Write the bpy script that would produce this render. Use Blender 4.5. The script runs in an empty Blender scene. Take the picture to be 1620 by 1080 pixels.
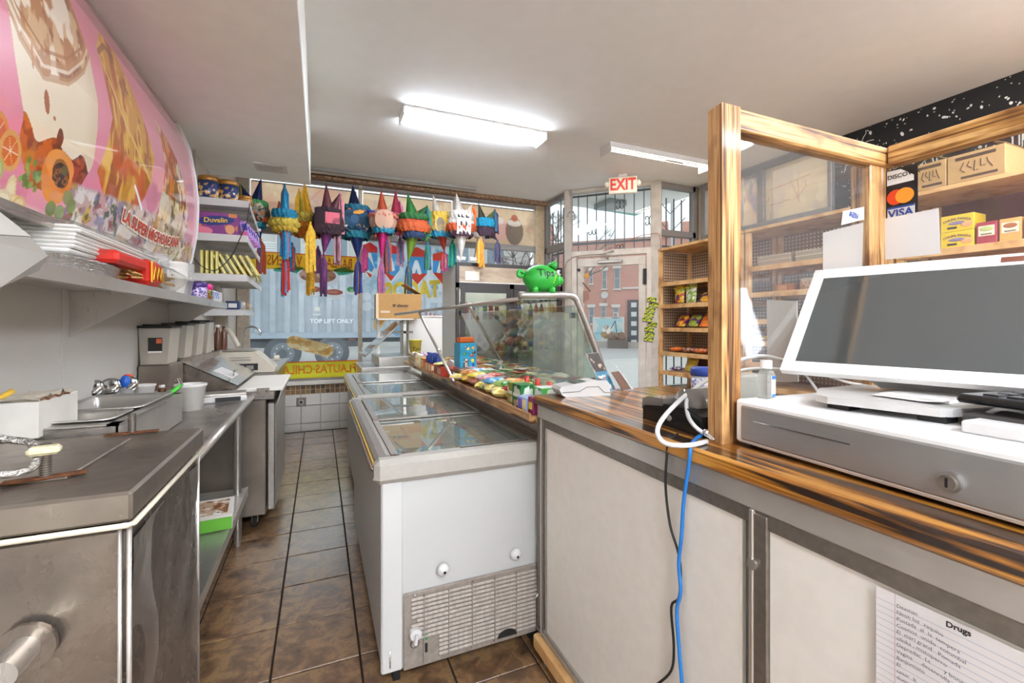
import bpy, bmesh, math, random
import numpy as np
from mathutils import Vector, Matrix, Euler
random.seed(7); RNG = np.random.RandomState(11)
PI = math.pi
scn = bpy.context.scene
COL = scn.collection

# ---------------------------------------------------------------- camera, world, exposure
F_PX, YAW, HOR, EYE = 706.0, 0.4067, 512.0, 1.30
SN, CS = math.sin(YAW), math.cos(YAW)
cam = bpy.data.cameras.new('camera'); camo = bpy.data.objects.new('camera', cam)
COL.objects.link(camo); camo.location = (0, 0, EYE); camo.rotation_euler = (PI/2, 0, -YAW)
cam.sensor_width = 36; cam.lens = F_PX/1620*36; cam.shift_y = -(540-HOR)/1620; cam.clip_start = 0.02; cam.clip_end = 300
scn.camera = camo
w = bpy.data.worlds.new('overcast_sky'); scn.world = w; w.use_nodes = True
nt = w.node_tree; bg = nt.nodes['Background']
tc = nt.nodes.new('ShaderNodeTexCoord'); sx = nt.nodes.new('ShaderNodeSeparateXYZ'); rp = nt.nodes.new('ShaderNodeValToRGB')
nt.links.new(tc.outputs['Generated'], sx.inputs[0]); nt.links.new(sx.outputs['Z'], rp.inputs[0]); nt.links.new(rp.outputs[0], bg.inputs[0])
rp.color_ramp.elements[0].position = 0.0; rp.color_ramp.elements[0].color = (.86, .90, .94, 1)
rp.color_ramp.elements[1].position = 0.8; rp.color_ramp.elements[1].color = (.80, .87, .95, 1)
bg.inputs[1].default_value = 0.66
scn.view_settings.view_transform = 'Standard'; scn.view_settings.look = 'None'
scn.view_settings.exposure = 1.42; scn.view_settings.gamma = 1.0; scn.view_settings.use_curve_mapping = False
LAMP = 21.            # emission of the ceiling fittings

def at(px, py, ax, v):
    """point of the place seen at photo pixel (px, py) on the plane ax = v (ax 'd': x + y = v)"""
    l = (px-810)/F_PX; d = (SN+l*CS, CS-l*SN, (HOR-py)/F_PX)
    if ax == 'd': t = v/(d[0]+d[1])
    else:
        i = 'xyz'.index(ax); t = (v-(0, 0, EYE)[i])/d[i]
    return Vector((d[0]*t, d[1]*t, EYE+d[2]*t))

# ---------------------------------------------------------------- materials
def lin(c):
    if isinstance(c, str): c = [int(c[i:i+2], 16)/255 for i in (0, 2, 4)]
    return tuple(((x/12.92) if x <= .04045 else ((x+.055)/1.055)**2.4) for x in c[:3])
MC = {}
def M(hexc, rough=.6, metal=0., bump=0., scale=40., var=0., spec=.5, coat=0., alpha=1., sub=0.):
    key = (hexc, rough, metal, bump, scale, var, spec, coat, alpha)
    if key in MC: return MC[key]
    m = bpy.data.materials.new('paint_'+hexc); m.use_nodes = True; n = m.node_tree.nodes; L = m.node_tree.links
    b = n['Principled BSDF']; c = lin(hexc)
    b.inputs['Base Color'].default_value = (*c, 1); b.inputs['Roughness'].default_value = rough
    b.inputs['Metallic'].default_value = metal; b.inputs['Specular IOR Level'].default_value = spec
    b.inputs['Coat Weight'].default_value = coat; b.inputs['Alpha'].default_value = alpha
    if bump or var:
        t = n.new('ShaderNodeTexCoord'); no = n.new('ShaderNodeTexNoise'); no.inputs['Scale'].default_value = scale
        no.inputs['Detail'].default_value = 5; L.new(t.outputs['Object'], no.inputs['Vector'])
        if var:
            r = n.new('ShaderNodeValToRGB'); L.new(no.outputs['Fac'], r.inputs[0])
            r.color_ramp.elements[0].position = .3; r.color_ramp.elements[1].position = .7
            r.color_ramp.elements[0].color = (*[max(0, x*(1-var)) for x in c], 1)
            r.color_ramp.elements[1].color = (*[min(1, x*(1+var*.6)) for x in c], 1)
            L.new(r.outputs[0], b.inputs['Base Color'])
        if bump:
            bp = n.new('ShaderNodeBump'); bp.inputs['Strength'].default_value = bump; bp.inputs['Distance'].default_value = .01
            L.new(no.outputs['Fac'], bp.inputs['Height']); L.new(bp.outputs[0], b.inputs['Normal'])
    MC[key] = m; return m
def newmat(name):
    m = bpy.data.materials.new(name); m.use_nodes = True
    return m, m.node_tree.nodes, m.node_tree.links, m.node_tree.nodes['Principled BSDF']
def emis(name, hexc, s):
    m, n, L, b = newmat(name); b.inputs['Base Color'].default_value = (*lin(hexc), 1)
    b.inputs['Emission Color'].default_value = (*lin(hexc), 1); b.inputs['Emission Strength'].default_value = s; return m
def ramp(n, L, src, stops):
    r = n.new('ShaderNodeValToRGB'); L.new(src, r.inputs[0]); e = r.color_ramp.elements
    while len(e) < len(stops): e.new(.5)
    for i, (p, c) in enumerate(stops): e[i].position = p; e[i].color = (*lin(c), 1)
    return r
def coords(n, L, scale, kind='Object', rot=(0, 0, 0)):
    t = n.new('ShaderNodeTexCoord'); mp = n.new('ShaderNodeMapping'); mp.inputs['Scale'].default_value = scale
    mp.inputs['Rotation'].default_value = rot; L.new(t.outputs[kind], mp.inputs[0]); return mp.outputs[0]
def bumpn(n, L, b, src, st, dist=.01):
    bp = n.new('ShaderNodeBump'); bp.inputs['Strength'].default_value = st; bp.inputs['Distance'].default_value = dist
    L.new(src, bp.inputs['Height']); L.new(bp.outputs[0], b.inputs['Normal'])
def steel(name, c='b4ada4', rough=.28, stretch=(2, 2, 60), wob=.25, dirt=.35):
    m, n, L, b = newmat(name); b.inputs['Metallic'].default_value = .78
    v = coords(n, L, stretch); no = n.new('ShaderNodeTexNoise'); no.inputs['Scale'].default_value = 6; no.inputs['Detail'].default_value = 4; L.new(v, no.inputs['Vector'])
    v2 = coords(n, L, (3, 3, 3)); n2 = n.new('ShaderNodeTexNoise'); n2.inputs['Scale'].default_value = 1.6; n2.inputs['Detail'].default_value = 6; L.new(v2, n2.inputs['Vector'])
    mr = n.new('ShaderNodeMapRange'); mr.inputs['To Min'].default_value = rough*.65; mr.inputs['To Max'].default_value = rough*1.5
    L.new(no.outputs['Fac'], mr.inputs['Value']); L.new(mr.outputs[0], b.inputs['Roughness'])
    cc = lin(c); r = n.new('ShaderNodeValToRGB'); L.new(n2.outputs['Fac'], r.inputs[0])
    r.color_ramp.elements[0].position = .35; r.color_ramp.elements[1].position = .65
    r.color_ramp.elements[0].color = (*[x*(1-dirt) for x in cc], 1); r.color_ramp.elements[1].color = (*cc, 1)
    L.new(r.outputs[0], b.inputs['Base Color']); bumpn(n, L, b, n2.outputs['Fac'], wob, .02); return m
def pine(name, a, bb, c, grain=(30, 1.5, 30), gl=.5, knots=True, coat=0.):
    m, n, L, b = newmat(name); v = coords(n, L, grain)
    no = n.new('ShaderNodeTexNoise'); no.inputs['Scale'].default_value = 1.; no.inputs['Detail'].default_value = 6; no.inputs['Distortion'].default_value = .6; L.new(v, no.inputs['Vector'])
    r = ramp(n, L, no.outputs['Fac'], [(.32, c), (.45, bb), (.6, a), (.75, bb)]); L.new(r.outputs[0], b.inputs['Base Color'])
    b.inputs['Roughness'].default_value = gl; b.inputs['Coat Weight'].default_value = coat; bumpn(n, L, b, no.outputs['Fac'], .15, .004); return m
def glassm(name, tint='eef6f3', refl=1.0, rough=0.0, haze=0., hazec='ffffff', ior=1.5):
    m = bpy.data.materials.new(name); m.use_nodes = True; n = m.node_tree.nodes; L = m.node_tree.links; n.clear()
    o = n.new('ShaderNodeOutputMaterial'); tr = n.new('ShaderNodeBsdfTransparent'); tr.inputs[0].default_value = (*lin(tint), 1)
    g = n.new('ShaderNodeBsdfGlossy'); g.inputs['Roughness'].default_value = rough
    f = n.new('ShaderNodeFresnel'); f.inputs[0].default_value = ior; mx = n.new('ShaderNodeMixShader')
    mu = n.new('ShaderNodeMath'); mu.operation = 'MULTIPLY'; mu.inputs[1].default_value = refl; L.new(f.outputs[0], mu.inputs[0]); ge = n.new('ShaderNodeNewGeometry'); iv = n.new('ShaderNodeMath'); iv.operation = 'SUBTRACT'; iv.inputs[0].default_value = 1.; L.new(ge.outputs['Backfacing'], iv.inputs[1]); m3 = n.new('ShaderNodeMath'); m3.operation = 'MULTIPLY'; m3.use_clamp = True; L.new(mu.outputs[0], m3.inputs[0]); L.new(iv.outputs[0], m3.inputs[1]); mu = m3
    L.new(mu.outputs[0], mx.inputs[0]); L.new(tr.outputs[0], mx.inputs[1]); L.new(g.outputs[0], mx.inputs[2]); last = mx
    if haze:
        df = n.new('ShaderNodeBsdfDiffuse'); df.inputs[0].default_value = (*lin(hazec), 1); m2 = n.new('ShaderNodeMixShader')
        m2.inputs[0].default_value = haze; L.new(mx.outputs[0], m2.inputs[1]); L.new(df.outputs[0], m2.inputs[2]); last = m2
    L.new(last.outputs[0], o.inputs[0]); return m

STEEL = steel('brushed_steel'); STEELD = steel('brown_tinted_steel', 'a2978a', .3, (2, 40, 2), .3, .3)
STEELV = steel('steel_side', '91867a', .25, (2, 2, 2), .6, .35); STEELL = steel('light_steel', 'cfcac2', .3, (40, 2, 2), .1, .15)
CHROME = M('d8d8d8', .12, 1.); ALU = M('b9b4ac', .38, .85, .05, 60, .1); ALUD = M('8c857c', .4, .8, .05, 60, .15)
RUST = M('6f4426', .85, .3, .6, 60, .5); RUSTP = M('8a6a4d', .85, 0, .5, 30, .7)
CEILM = M('eeeeea', .75, 0, .02, 8, .02); SOFM = M('f2f4ee', .55, 0, .02, 8, .03)
WALLW = M('cfc9c0', .55, 0, .05, 200, .04); WALLG = M('c2beb6', .45, 0, .12, 300, .06)
WHITE = M('d6d3ce', .5); WHITEG = M('d0cecb', .3, spec=.5, coat=.15); OFFW = M('d9d5cb', .5); BLACK = M('1a1917', .5); BLACKG = M('121213', .25)
TANW = M('c9b08c', .7, 0, .02, 10, .05); GREYM = M('8f8a83', .5); RUBBER = M('1c1b1a', .8)
PINE = pine('pine_shelf_wood', 'dcb27a', 'cf9f66', 'a87745', (6, 6, 6))
def burnt(name, scale, rot=(0, 0, 0), light='c88f3a', mid='9a611c', dark='241206', coat=.9, lo=.36, gl=.3):
    m, n, L, b = newmat(name); v = coords(n, L, scale, rot=rot)
    no = n.new('ShaderNodeTexNoise'); no.inputs['Scale'].default_value = 1; no.inputs['Detail'].default_value = 3; no.inputs['Distortion'].default_value = .5; L.new(v, no.inputs['Vector'])
    r = ramp(n, L, no.outputs['Fac'], [(lo, dark), (lo+.09, mid), (lo+.17, light), (lo+.34, mid)])
    v2 = coords(n, L, tuple(5. if q > 20 else 3. for q in scale)); n2 = n.new('ShaderNodeTexNoise'); n2.inputs['Scale'].default_value = 1.6; n2.inputs['Detail'].default_value = 4; L.new(v2, n2.inputs['Vector'])
    r2 = ramp(n, L, n2.outputs['Fac'], [(.36, '9a7a58'), (.5, 'ffffff'), (.64, 'ffffff')] if coat < .5 else [(.3, 'e8dccc'), (.6, 'ffffff')]); mm_ = n.new('ShaderNodeMix'); mm_.data_type = 'RGBA'; mm_.blend_type = 'MULTIPLY'; mm_.inputs[0].default_value = 1.
    L.new(r.outputs[0], mm_.inputs[6]); L.new(r2.outputs[0], mm_.inputs[7]); L.new(mm_.outputs[2], b.inputs['Base Color'])
    b.inputs['Roughness'].default_value = gl; b.inputs['Coat Weight'].default_value = coat; b.inputs['Coat Roughness'].default_value = .08
    bumpn(n, L, b, no.outputs['Fac'], .12, .003); return m
BURNT = burnt('burnt_varnished_wood', (48, 2.0, 48), lo=.437)
BURNTZ = burnt('torched_post_wood', (75, 75, 2.2), light='cfa26a', mid='a8753a', dark='4a2a0e', coat=.1, lo=.36, gl=.6)
BURNTX = burnt('torched_beam_wood_x', (2.2, 75, 75), light='d0a266', mid='a97838', dark='4f2b0d', coat=.15, lo=.36, gl=.5)
BURNTY = burnt('torched_beam_wood_y', (75, 2.2, 75), light='d8ac70', mid='b07e3c', dark='5a3310', coat=.15, lo=.34, gl=.5)
LEDGEW = burnt('ledge_wood', (38, 2.5, 38), light='caa06c', mid='b08050', dark='4d2c14', coat=.2, lo=.33, gl=.5)
GLASS = glassm('clear_glass'); GLASSW = glassm('window_glass', 'f4f8f8', .8, haze=.04, hazec='e8eef2')
PLEXI = glassm('plexiglass', 'f3f3f0', .9, haze=.03); CASEG = glassm('case_glass', 'e9efec', 1.7)
LIDG = glassm('freezer_lid_glass', 'cfd6cc', 1.6, haze=.16, hazec='c9cdc4'); PLASTIC = glassm('clear_plastic', 'f2f2f0', 1.4, .08, haze=.25)
WRAP = glassm('plastic_wrap', 'fafaf8', 1.0, .15, haze=.05)
FLUO = emis('lit_diffuser', 'e6f0ff', LAMP); LEDM = emis('lit_led', 'fff6ea', 22.); FILLB = emis('fill_diffuser_rear', 'eaf1ff', 40.)  # the last one is the glow of the added, unseen fill lights

# vertex-colour print (flat printed picture on a surface)
def printm(name, rough=.4, coat=0., emit=0., trans=0.):
    m, n, L, b = newmat(name); a = n.new('ShaderNodeAttribute'); a.attribute_name = 'Col'
    L.new(a.outputs['Color'], b.inputs['Base Color']); b.inputs['Roughness'].default_value = rough; b.inputs['Coat Weight'].default_value = coat
    b.inputs['Coat Roughness'].default_value = .03
    if trans:
        o = n['Material Output']; tl = n.new('ShaderNodeBsdfTranslucent'); L.new(a.outputs['Color'], tl.inputs[0]); mx = n.new('ShaderNodeMixShader'); mx.inputs[0].default_value = .65
        tp = n.new('ShaderNodeBsdfTransparent'); L.new(a.outputs['Color'], tp.inputs[0]); m2 = n.new('ShaderNodeMixShader'); m2.inputs[0].default_value = trans
        L.new(b.outputs[0], mx.inputs[1]); L.new(tl.outputs[0], mx.inputs[2]); L.new(mx.outputs[0], m2.inputs[1]); L.new(tp.outputs[0], m2.inputs[2]); L.new(m2.outputs[0], o.inputs[0])
    return m
PRINT = printm('printed_colours'); PRINTG = printm('glossy_print', .3, 1.); PAINTED = printm('paint_on_glass', .6, 0, 0, .35)
PRINTW = printm('matt_print', .8)
PRINTT = printm('backlit_print', .8, 0, 0, .25)

# ---------------------------------------------------------------- mesh builder
class MB:
    def __init__(s): s.v = []; s.f = []; s.m = []; s.sm = []; s.mats = []
    def mi(s, mat):
        if mat not in s.mats: s.mats.append(mat)
        return s.mats.index(mat)
    def add(s, vs, fs, mat, smooth=False, conv=False):
        o = len(s.v); k = s.mi(mat); vs = [Vector(p) for p in vs]
        if conv:
            c = sum(vs, Vector())/len(vs); g = []
            for f in fs:
                p = [vs[i] for i in f]; nn = (p[1]-p[0]).cross(p[2]-p[0])
                g.append(f if nn.dot(sum(p, Vector())/len(p)-c) >= 0 else tuple(reversed(f)))
            fs = g
        s.v += vs; s.f += [tuple(i+o for i in f) for f in fs]; s.m += [k]*len(fs); s.sm += [smooth]*len(fs); return s
    def obox(s, c, size, mat, rot=None, bev=0.):
        hx, hy, hz = [q/2 for q in size]; c = Vector(c)
        R = rot if isinstance(rot, Matrix) else (Euler(rot).to_matrix() if rot else None)
        if bev <= 0:
            vs = [Vector((x, y, z)) for x in (-hx, hx) for y in (-hy, hy) for z in (-hz, hz)]
            fs = [(0, 1, 3, 2), (4, 6, 7, 5), (0, 4, 5, 1), (2, 3, 7, 6), (0, 2, 6, 4), (1, 5, 7, 3)]
        else:
            b = min(bev, hx*.98, hy*.98, hz*.98); vs = []; ix = {}
            for sx_ in (-1, 1):
                for sy in (-1, 1):
                    for sz in (-1, 1):
                        for a in range(3):
                            p = [sx_*(hx-b), sy*(hy-b), sz*(hz-b)]; p[a] = (sx_*hx, sy*hy, sz*hz)[a]
                            ix[(sx_, sy, sz, a)] = len(vs); vs.append(Vector(p))
            fs = []; S = (-1, 1)
            for a in range(3):
                o1, o2 = [k for k in range(3) if k != a]
                for sg in S:
                    q = []
                    for e1, e2 in ((-1, -1), (1, -1), (1, 1), (-1, 1)):
                        t = [0, 0, 0]; t[a] = sg; t[o1] = e1; t[o2] = e2; q.append(ix[(*t, a)])
                    fs.append(tuple(q))
                for e1 in S:
                    for e2 in S:
                        q = []
                        for sg, aa in ((-1, o1), (-1, o2), (1, o2), (1, o1)):
                            t = [0, 0, 0]; t[a] = sg; t[o1] = e1; t[o2] = e2; q.append(ix[(*t, aa)])
                        fs.append(tuple(q))
            for x in S:
                for y in S:
                    for z in S: fs.append((ix[(x, y, z, 0)], ix[(x, y, z, 1)], ix[(x, y, z, 2)]))
        if R: vs = [R @ p for p in vs]
        return s.add([p+c for p in vs], fs, mat, False, True)
    def box(s, x0, x1, y0, y1, z0, z1, mat, bev=0.):
        return s.obox(((x0+x1)/2, (y0+y1)/2, (z0+z1)/2), (abs(x1-x0), abs(y1-y0), abs(z1-z0)), mat, None, bev)
    def cyl(s, p0, p1, r0, mat, r1=None, n=14, caps=True, smooth=True):
        p0, p1 = Vector(p0), Vector(p1); r1 = r0 if r1 is None else r1; d = (p1-p0).normalized()
        a = d.orthogonal().normalized(); b = d.cross(a); vs = []
        for k in range(n):
            t = 2*PI*k/n; q = a*math.cos(t)+b*math.sin(t); vs += [p0+q*r0, p1+q*r1]
        fs = [(2*k, (2*k+2) % (2*n), (2*k+3) % (2*n), 2*k+1) for k in range(n)]; s.add(vs, fs, mat, smooth, True)
        if caps:
            if r0 > 1e-6: s.add(vs[0::2], [tuple(reversed(range(n)))], mat)
            if r1 > 1e-6: s.add(vs[1::2], [tuple(range(n))], mat)
        return s
    def tube(s, pts, r, mat, n=8, sub=0):
        P = [Vector(p) for p in pts]
        if sub:
            Q = []
            for i in range(len(P)-1):
                a, b, c, d = P[max(i-1, 0)], P[i], P[i+1], P[min(i+2, len(P)-1)]
                for k in range(sub):
                    t = k/sub; Q.append(.5*((2*b)+(c-a)*t+(2*a-5*b+4*c-d)*t*t+(3*b-a-3*c+d)*t**3))
            P = Q+[P[-1]]
        R = r if isinstance(r, (list, tuple)) else [r]*len(P)
        if len(R) != len(P): R = [R[min(len(R)-1, int(i*len(R)/len(P)))] for i in range(len(P))]
        vs = []; prev = None
        for i, p in enumerate(P):
            d = (P[min(i+1, len(P)-1)]-P[max(i-1, 0)]).normalized()
            a = d.orthogonal().normalized() if prev is None else (prev-d*prev.dot(d)).normalized()
            prev = a; b = d.cross(a)
            for k in range(n): vs.append(p+(a*math.cos(2*PI*k/n)+b*math.sin(2*PI*k/n))*R[i])
        fs = [(i*n+k, i*n+(k+1) % n, (i+1)*n+(k+1) % n, (i+1)*n+k) for i in range(len(P)-1) for k in range(n)]
        fs += [tuple(reversed(range(n))), tuple((len(P)-1)*n+k for k in range(n))]
        return s.add(vs, fs, mat, True)
    def lathe(s, prof, mat, o=(0, 0, 0), n=20, rot=None, smooth=True, ruf=0.):
        o = Vector(o); R = Euler(rot).to_matrix() if rot else Matrix.Identity(3); vs = []
        for (r, z) in prof:
            for k in range(n):
                t = 2*PI*k/n; rr = r*(1+(ruf*(-1)**k)); vs.append(o+R @ Vector((rr*math.cos(t), rr*math.sin(t), z)))
        fs = [(i*n+k, i*n+(k+1) % n, (i+1)*n+(k+1) % n, (i+1)*n+k) for i in range(len(prof)-1) for k in range(n)]
        if prof[0][0] > 1e-5: fs.append(tuple(reversed(range(n))))
        if prof[-1][0] > 1e-5: fs.append(tuple((len(prof)-1)*n+k for k in range(n)))
        return s.add(vs, fs, mat, smooth)
    def ball(s, c, r, mat, nu=16, nv=10, rot=None):
        r = (r, r, r) if not isinstance(r, (tuple, list)) else r; c = Vector(c); R = Euler(rot).to_matrix() if rot else Matrix.Identity(3); vs = []
        for i in range(nv+1):
            ph = PI*i/nv
            for k in range(nu):
                t = 2*PI*k/nu; vs.append(c+R @ Vector((r[0]*math.sin(ph)*math.cos(t), r[1]*math.sin(ph)*math.sin(t), r[2]*math.cos(ph))))
        fs = [(i*nu+k, (i+1)*nu+k, (i+1)*nu+(k+1) % nu, i*nu+(k+1) % nu) for i in range(nv) for k in range(nu)]
        return s.add(vs, fs, mat, True)
    def prism(s, poly, axis, a0, a1, mat):
        """2-D polygon extruded along an axis; x: (y,z), y: (x,z), z: (x,y)"""
        def P(p, a): return {'x': (a, p[0], p[1]), 'y': (p[0], a, p[1]), 'z': (p[0], p[1], a)}[axis]
        n = len(poly); vs = [P(p, a0) for p in poly]+[P(p, a1) for p in poly]
        ar = sum(poly[i][0]*poly[(i+1) % n][1]-poly[(i+1) % n][0]*poly[i][1] for i in range(n))
        flip = (ar > 0) != (axis == 'y'); flip = flip if a1 > a0 else not flip
        fs = [tuple(range(n)), tuple(range(2*n-1, n-1, -1))]+[(i, n+i, n+(i+1) % n, (i+1) % n) for i in range(n)]
        if flip: fs = [tuple(reversed(f)) for f in fs]
        return s.add(vs, fs, mat)
    def plate(s, pts, th, mat):
        """flat polygon with thickness th along its normal"""
        P = [Vector(p) for p in pts]; nn = (P[1]-P[0]).cross(P[2]-P[0]).normalized()*th; n = len(P)
        fs = [tuple(reversed(range(n))), tuple(range(n, 2*n))]+[(i, (i+1) % n, n+(i+1) % n, n+i) for i in range(n)]
        return s.add(P+[p+nn for p in P], fs, mat)
    def grid(s, fn, nu, nv, mat, smooth=True, wrap=False):
        vs = [fn(i/nu, j/nv) for j in range(nv+1) for i in range(nu+1)]
        fs = [(j*(nu+1)+i, j*(nu+1)+i+1, (j+1)*(nu+1)+i+1, (j+1)*(nu+1)+i) for j in range(nv) for i in range(nu)]
        return s.add(vs, fs, mat, smooth)
    def build(s, name, parent=None, world=False, **tags):
        me = bpy.data.meshes.new(name); vs = s.v
        if world and parent is not None:
            mt = chain(parent).inverted(); vs = [mt @ p for p in vs]
        me.from_pydata([tuple(p) for p in vs], [], s.f)
        for m in s.mats: me.materials.append(m)
        if me.polygons:
            me.polygons.foreach_set('material_index', s.m); me.polygons.foreach_set('use_smooth', s.sm)
        me.update(); o = bpy.data.objects.new(name, me); COL.objects.link(o)
        if parent is not None: o.parent = parent
        for k, v in tags.items(): o[{'cat': 'category'}.get(k, k)] = v
        return o
def chain(o):
    m = Matrix.Identity(4)
    while o is not None: m = o.matrix_basis @ m; o = o.parent
    return m
def thing(name, label, cat, loc=(0, 0, 0), rz=0., group=None):
    o = bpy.data.objects.new(name, None); COL.objects.link(o); o.location = loc; o.rotation_euler = (0, 0, rz); o.empty_display_size = .05
    o['label'] = label; o['category'] = cat
    if group: o['group'] = group
    return o
def struct(name, loc=(0, 0, 0)):
    o = bpy.data.objects.new(name, None); COL.objects.link(o); o.location = loc; o['kind'] = 'structure'; o['label'] = name.replace('_', ' '); return o
def dup(root, loc=None, rz=None, label=None, group=None):
    r = root.copy(); COL.objects.link(r)
    if loc is not None: r.location = loc
    if rz is not None: r.rotation_euler = (0, 0, rz)
    if label: r['label'] = label
    if group: r['group'] = group
    for ch in list(root.children):
        c = ch.copy(); COL.objects.link(c); c.parent = r
        for g in list(ch.children):
            d = g.copy(); COL.objects.link(d); d.parent = c
    return r
def inst(o, loc, parent=None, rot=None):
    c = o.copy(); COL.objects.link(c); c.location = loc
    if rot: c.rotation_euler = rot
    if parent is not None: c.parent = parent
    return c
def text(mb, s, fn, size, mat, align='CENTER', off=0., bold=0.):
    """lettering: font outline turned to mesh, every vertex put in place by fn(x, y)"""
    cu = bpy.data.curves.new('t', 'FONT'); cu.body = s; cu.size = size; cu.align_x = align; cu.align_y = 'CENTER'; cu.offset = bold; cu.resolution_u = 3
    o = bpy.data.objects.new('t', cu); COL.objects.link(o); dg = bpy.context.evaluated_depsgraph_get()
    me = bpy.data.meshes.new_from_object(o.evaluated_get(dg)); bm = bmesh.new(); bm.from_mesh(me); bmesh.ops.triangulate(bm, faces=bm.faces)
    mb.add([fn(v.co.x, v.co.y) for v in bm.verts], [tuple(v.index for v in f.verts) for f in bm.faces], mat)
    bm.free(); bpy.data.objects.remove(o); bpy.data.curves.remove(cu); bpy.data.meshes.remove(me)

# ---------------------------------------------------------------- painter for printed pictures
def vnoise(X, Y, s, seed=0, oct=3):
    r = np.random.RandomState(seed); T = r.rand(64, 64); out = 0; amp = 1.; tot = 0
    for o in range(oct):
        x = X*s*2**o; y = Y*s*2**o; i = np.floor(x).astype(int); j = np.floor(y).astype(int); fx = x-i; fy = y-j
        fx = fx*fx*(3-2*fx); fy = fy*fy*(3-2*fy); g = lambda a, b: T[a % 64, b % 64]
        out = out+amp*((g(i, j)*(1-fx)+g(i+1, j)*fx)*(1-fy)+(g(i, j+1)*(1-fx)+g(i+1, j+1)*fx)*fy); tot += amp; amp *= .5
    return out/tot
class Canvas:
    def __init__(s, w, h, nx, ny, base='ffffff', alpha=1.):
        s.w, s.h, s.nx, s.ny = w, h, nx, ny
        s.X, s.Y = np.meshgrid(np.linspace(0, w, nx+1), np.linspace(0, h, ny+1))
        s.C = np.zeros(s.X.shape+(3,)); s.C[:] = lin(base); s.A = np.full(s.X.shape, float(alpha))
    def put(s, mask, c, k=1.):
        c = np.array(lin(c)); m = np.clip(mask*k, 0, 1)[..., None]; s.C = s.C*(1-m)+c*m; s.A = np.maximum(s.A, np.clip(mask*k, 0, 1)); return s
    def ell(s, cx, cy, rx, ry, c, ang=0., k=1., soft=.0):
        ca, sa = math.cos(ang), math.sin(ang); dx, dy = s.X-cx, s.Y-cy
        d = np.hypot((dx*ca+dy*sa)/rx, (-dx*sa+dy*ca)/ry); m = (d < 1).astype(float) if not soft else np.clip((1-d)/soft, 0, 1)
        return s.put(m, c, k)
    def inside(s, poly):
        m = np.zeros(s.X.shape, bool); n = len(poly)
        for i in range(n):
            x1, y1 = poly[i]; x2, y2 = poly[(i+1) % n]
            if y1 == y2: continue
            cnd = ((y1 > s.Y) != (y2 > s.Y)) & (s.X < (x2-x1)*(s.Y-y1)/(y2-y1)+x1); m ^= cnd
        return m.astype(float)
    def poly(s, poly, c, k=1.): return s.put(s.inside(poly), c, k)
    def rect(s, x0, x1, y0, y1, c, k=1.): return s.put(((s.X >= x0) & (s.X <= x1) & (s.Y >= y0) & (s.Y <= y1)).astype(float), c, k)
    def line(s, pts, wd, c, k=1.):
        m = np.zeros(s.X.shape)
        for (x1, y1), (x2, y2) in zip(pts[:-1], pts[1:]):
            L2 = max(1e-12, (x2-x1)**2+(y2-y1)**2); t = np.clip(((s.X-x1)*(x2-x1)+(s.Y-y1)*(y2-y1))/L2, 0, 1)
            m = np.maximum(m, (np.hypot(s.X-x1-t*(x2-x1), s.Y-y1-t*(y2-y1)) < wd/2).astype(float))
        return s.put(m, c, k)
    fq = 1.
    def noisy(s, c, sx_, sy, thr, seed, k=1., mask=None, soft=.08):
        sx_ *= s.fq; sy *= s.fq
        nv = vnoise(s.X*sx_, s.Y*sy, 1., seed, 4); m = np.clip((nv-thr)/soft, 0, 1)
        if mask is not None: m = m*mask
        return s.put(m, c, k)
    def build(s, fn, name, mat, parent=None, world=False, cut=False, **tags):
        """fn maps arrays X, Y to a (..., 3) array of positions"""
        P = fn(s.X, s.Y).reshape(-1, 3); nx, ny = s.nx, s.ny
        if world and parent is not None:
            mt = np.array(chain(parent).inverted()); P = P @ mt[:3, :3].T+mt[:3, 3]
        i = np.arange(nx); j = np.arange(ny); I, J = np.meshgrid(i, j); a = (J*(nx+1)+I).ravel(); F = np.stack([a, a+1, a+nx+2, a+nx+1], 1)
        if cut: F = F[(s.A.ravel()[F] > .5).sum(1) >= 3]
        me = bpy.data.meshes.new(name)
        me.vertices.add(len(P)); me.vertices.foreach_set('co', P.astype(np.float32).ravel())
        me.loops.add(F.size); me.loops.foreach_set('vertex_index', F.astype(np.int32).ravel())
        me.polygons.add(len(F)); me.polygons.foreach_set('loop_start', np.arange(0, F.size, 4, dtype=np.int32))
        me.polygons.foreach_set('use_smooth', np.ones(len(F), bool)); me.update(calc_edges=True); me.validate()
        ca = me.color_attributes.new('Col', 'FLOAT_COLOR', 'POINT')
        ca.data.foreach_set('color', np.concatenate([s.C.reshape(-1, 3), np.ones((len(P), 1))], 1).astype(np.float32).ravel())
        me.materials.append(mat); o = bpy.data.objects.new(name, me); COL.objects.link(o)
        if parent is not None: o.parent = parent
        for k, v in tags.items(): o[{'cat': 'category'}.get(k, k)] = v
        return o
def plane_fn(o, u, v):
    o, u, v = [np.array(q, float) for q in (o, u, v)]
    return lambda X, Y: o+X[..., None]*u+Y[..., None]*v
def tplane(o, u, v, off=0.):
    o, u, v = Vector(o), Vector(u), Vector(v); n = u.cross(v).normalized()*off
    return lambda x, y: o+u*x+v*y+n

# ================================================================ THE SETTING
CZ = 3.10; WY = 5.93; LX = -.87; RX = 4.60; NOOK = 3.09; PY = 4.46; REAR = -2.4
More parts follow.
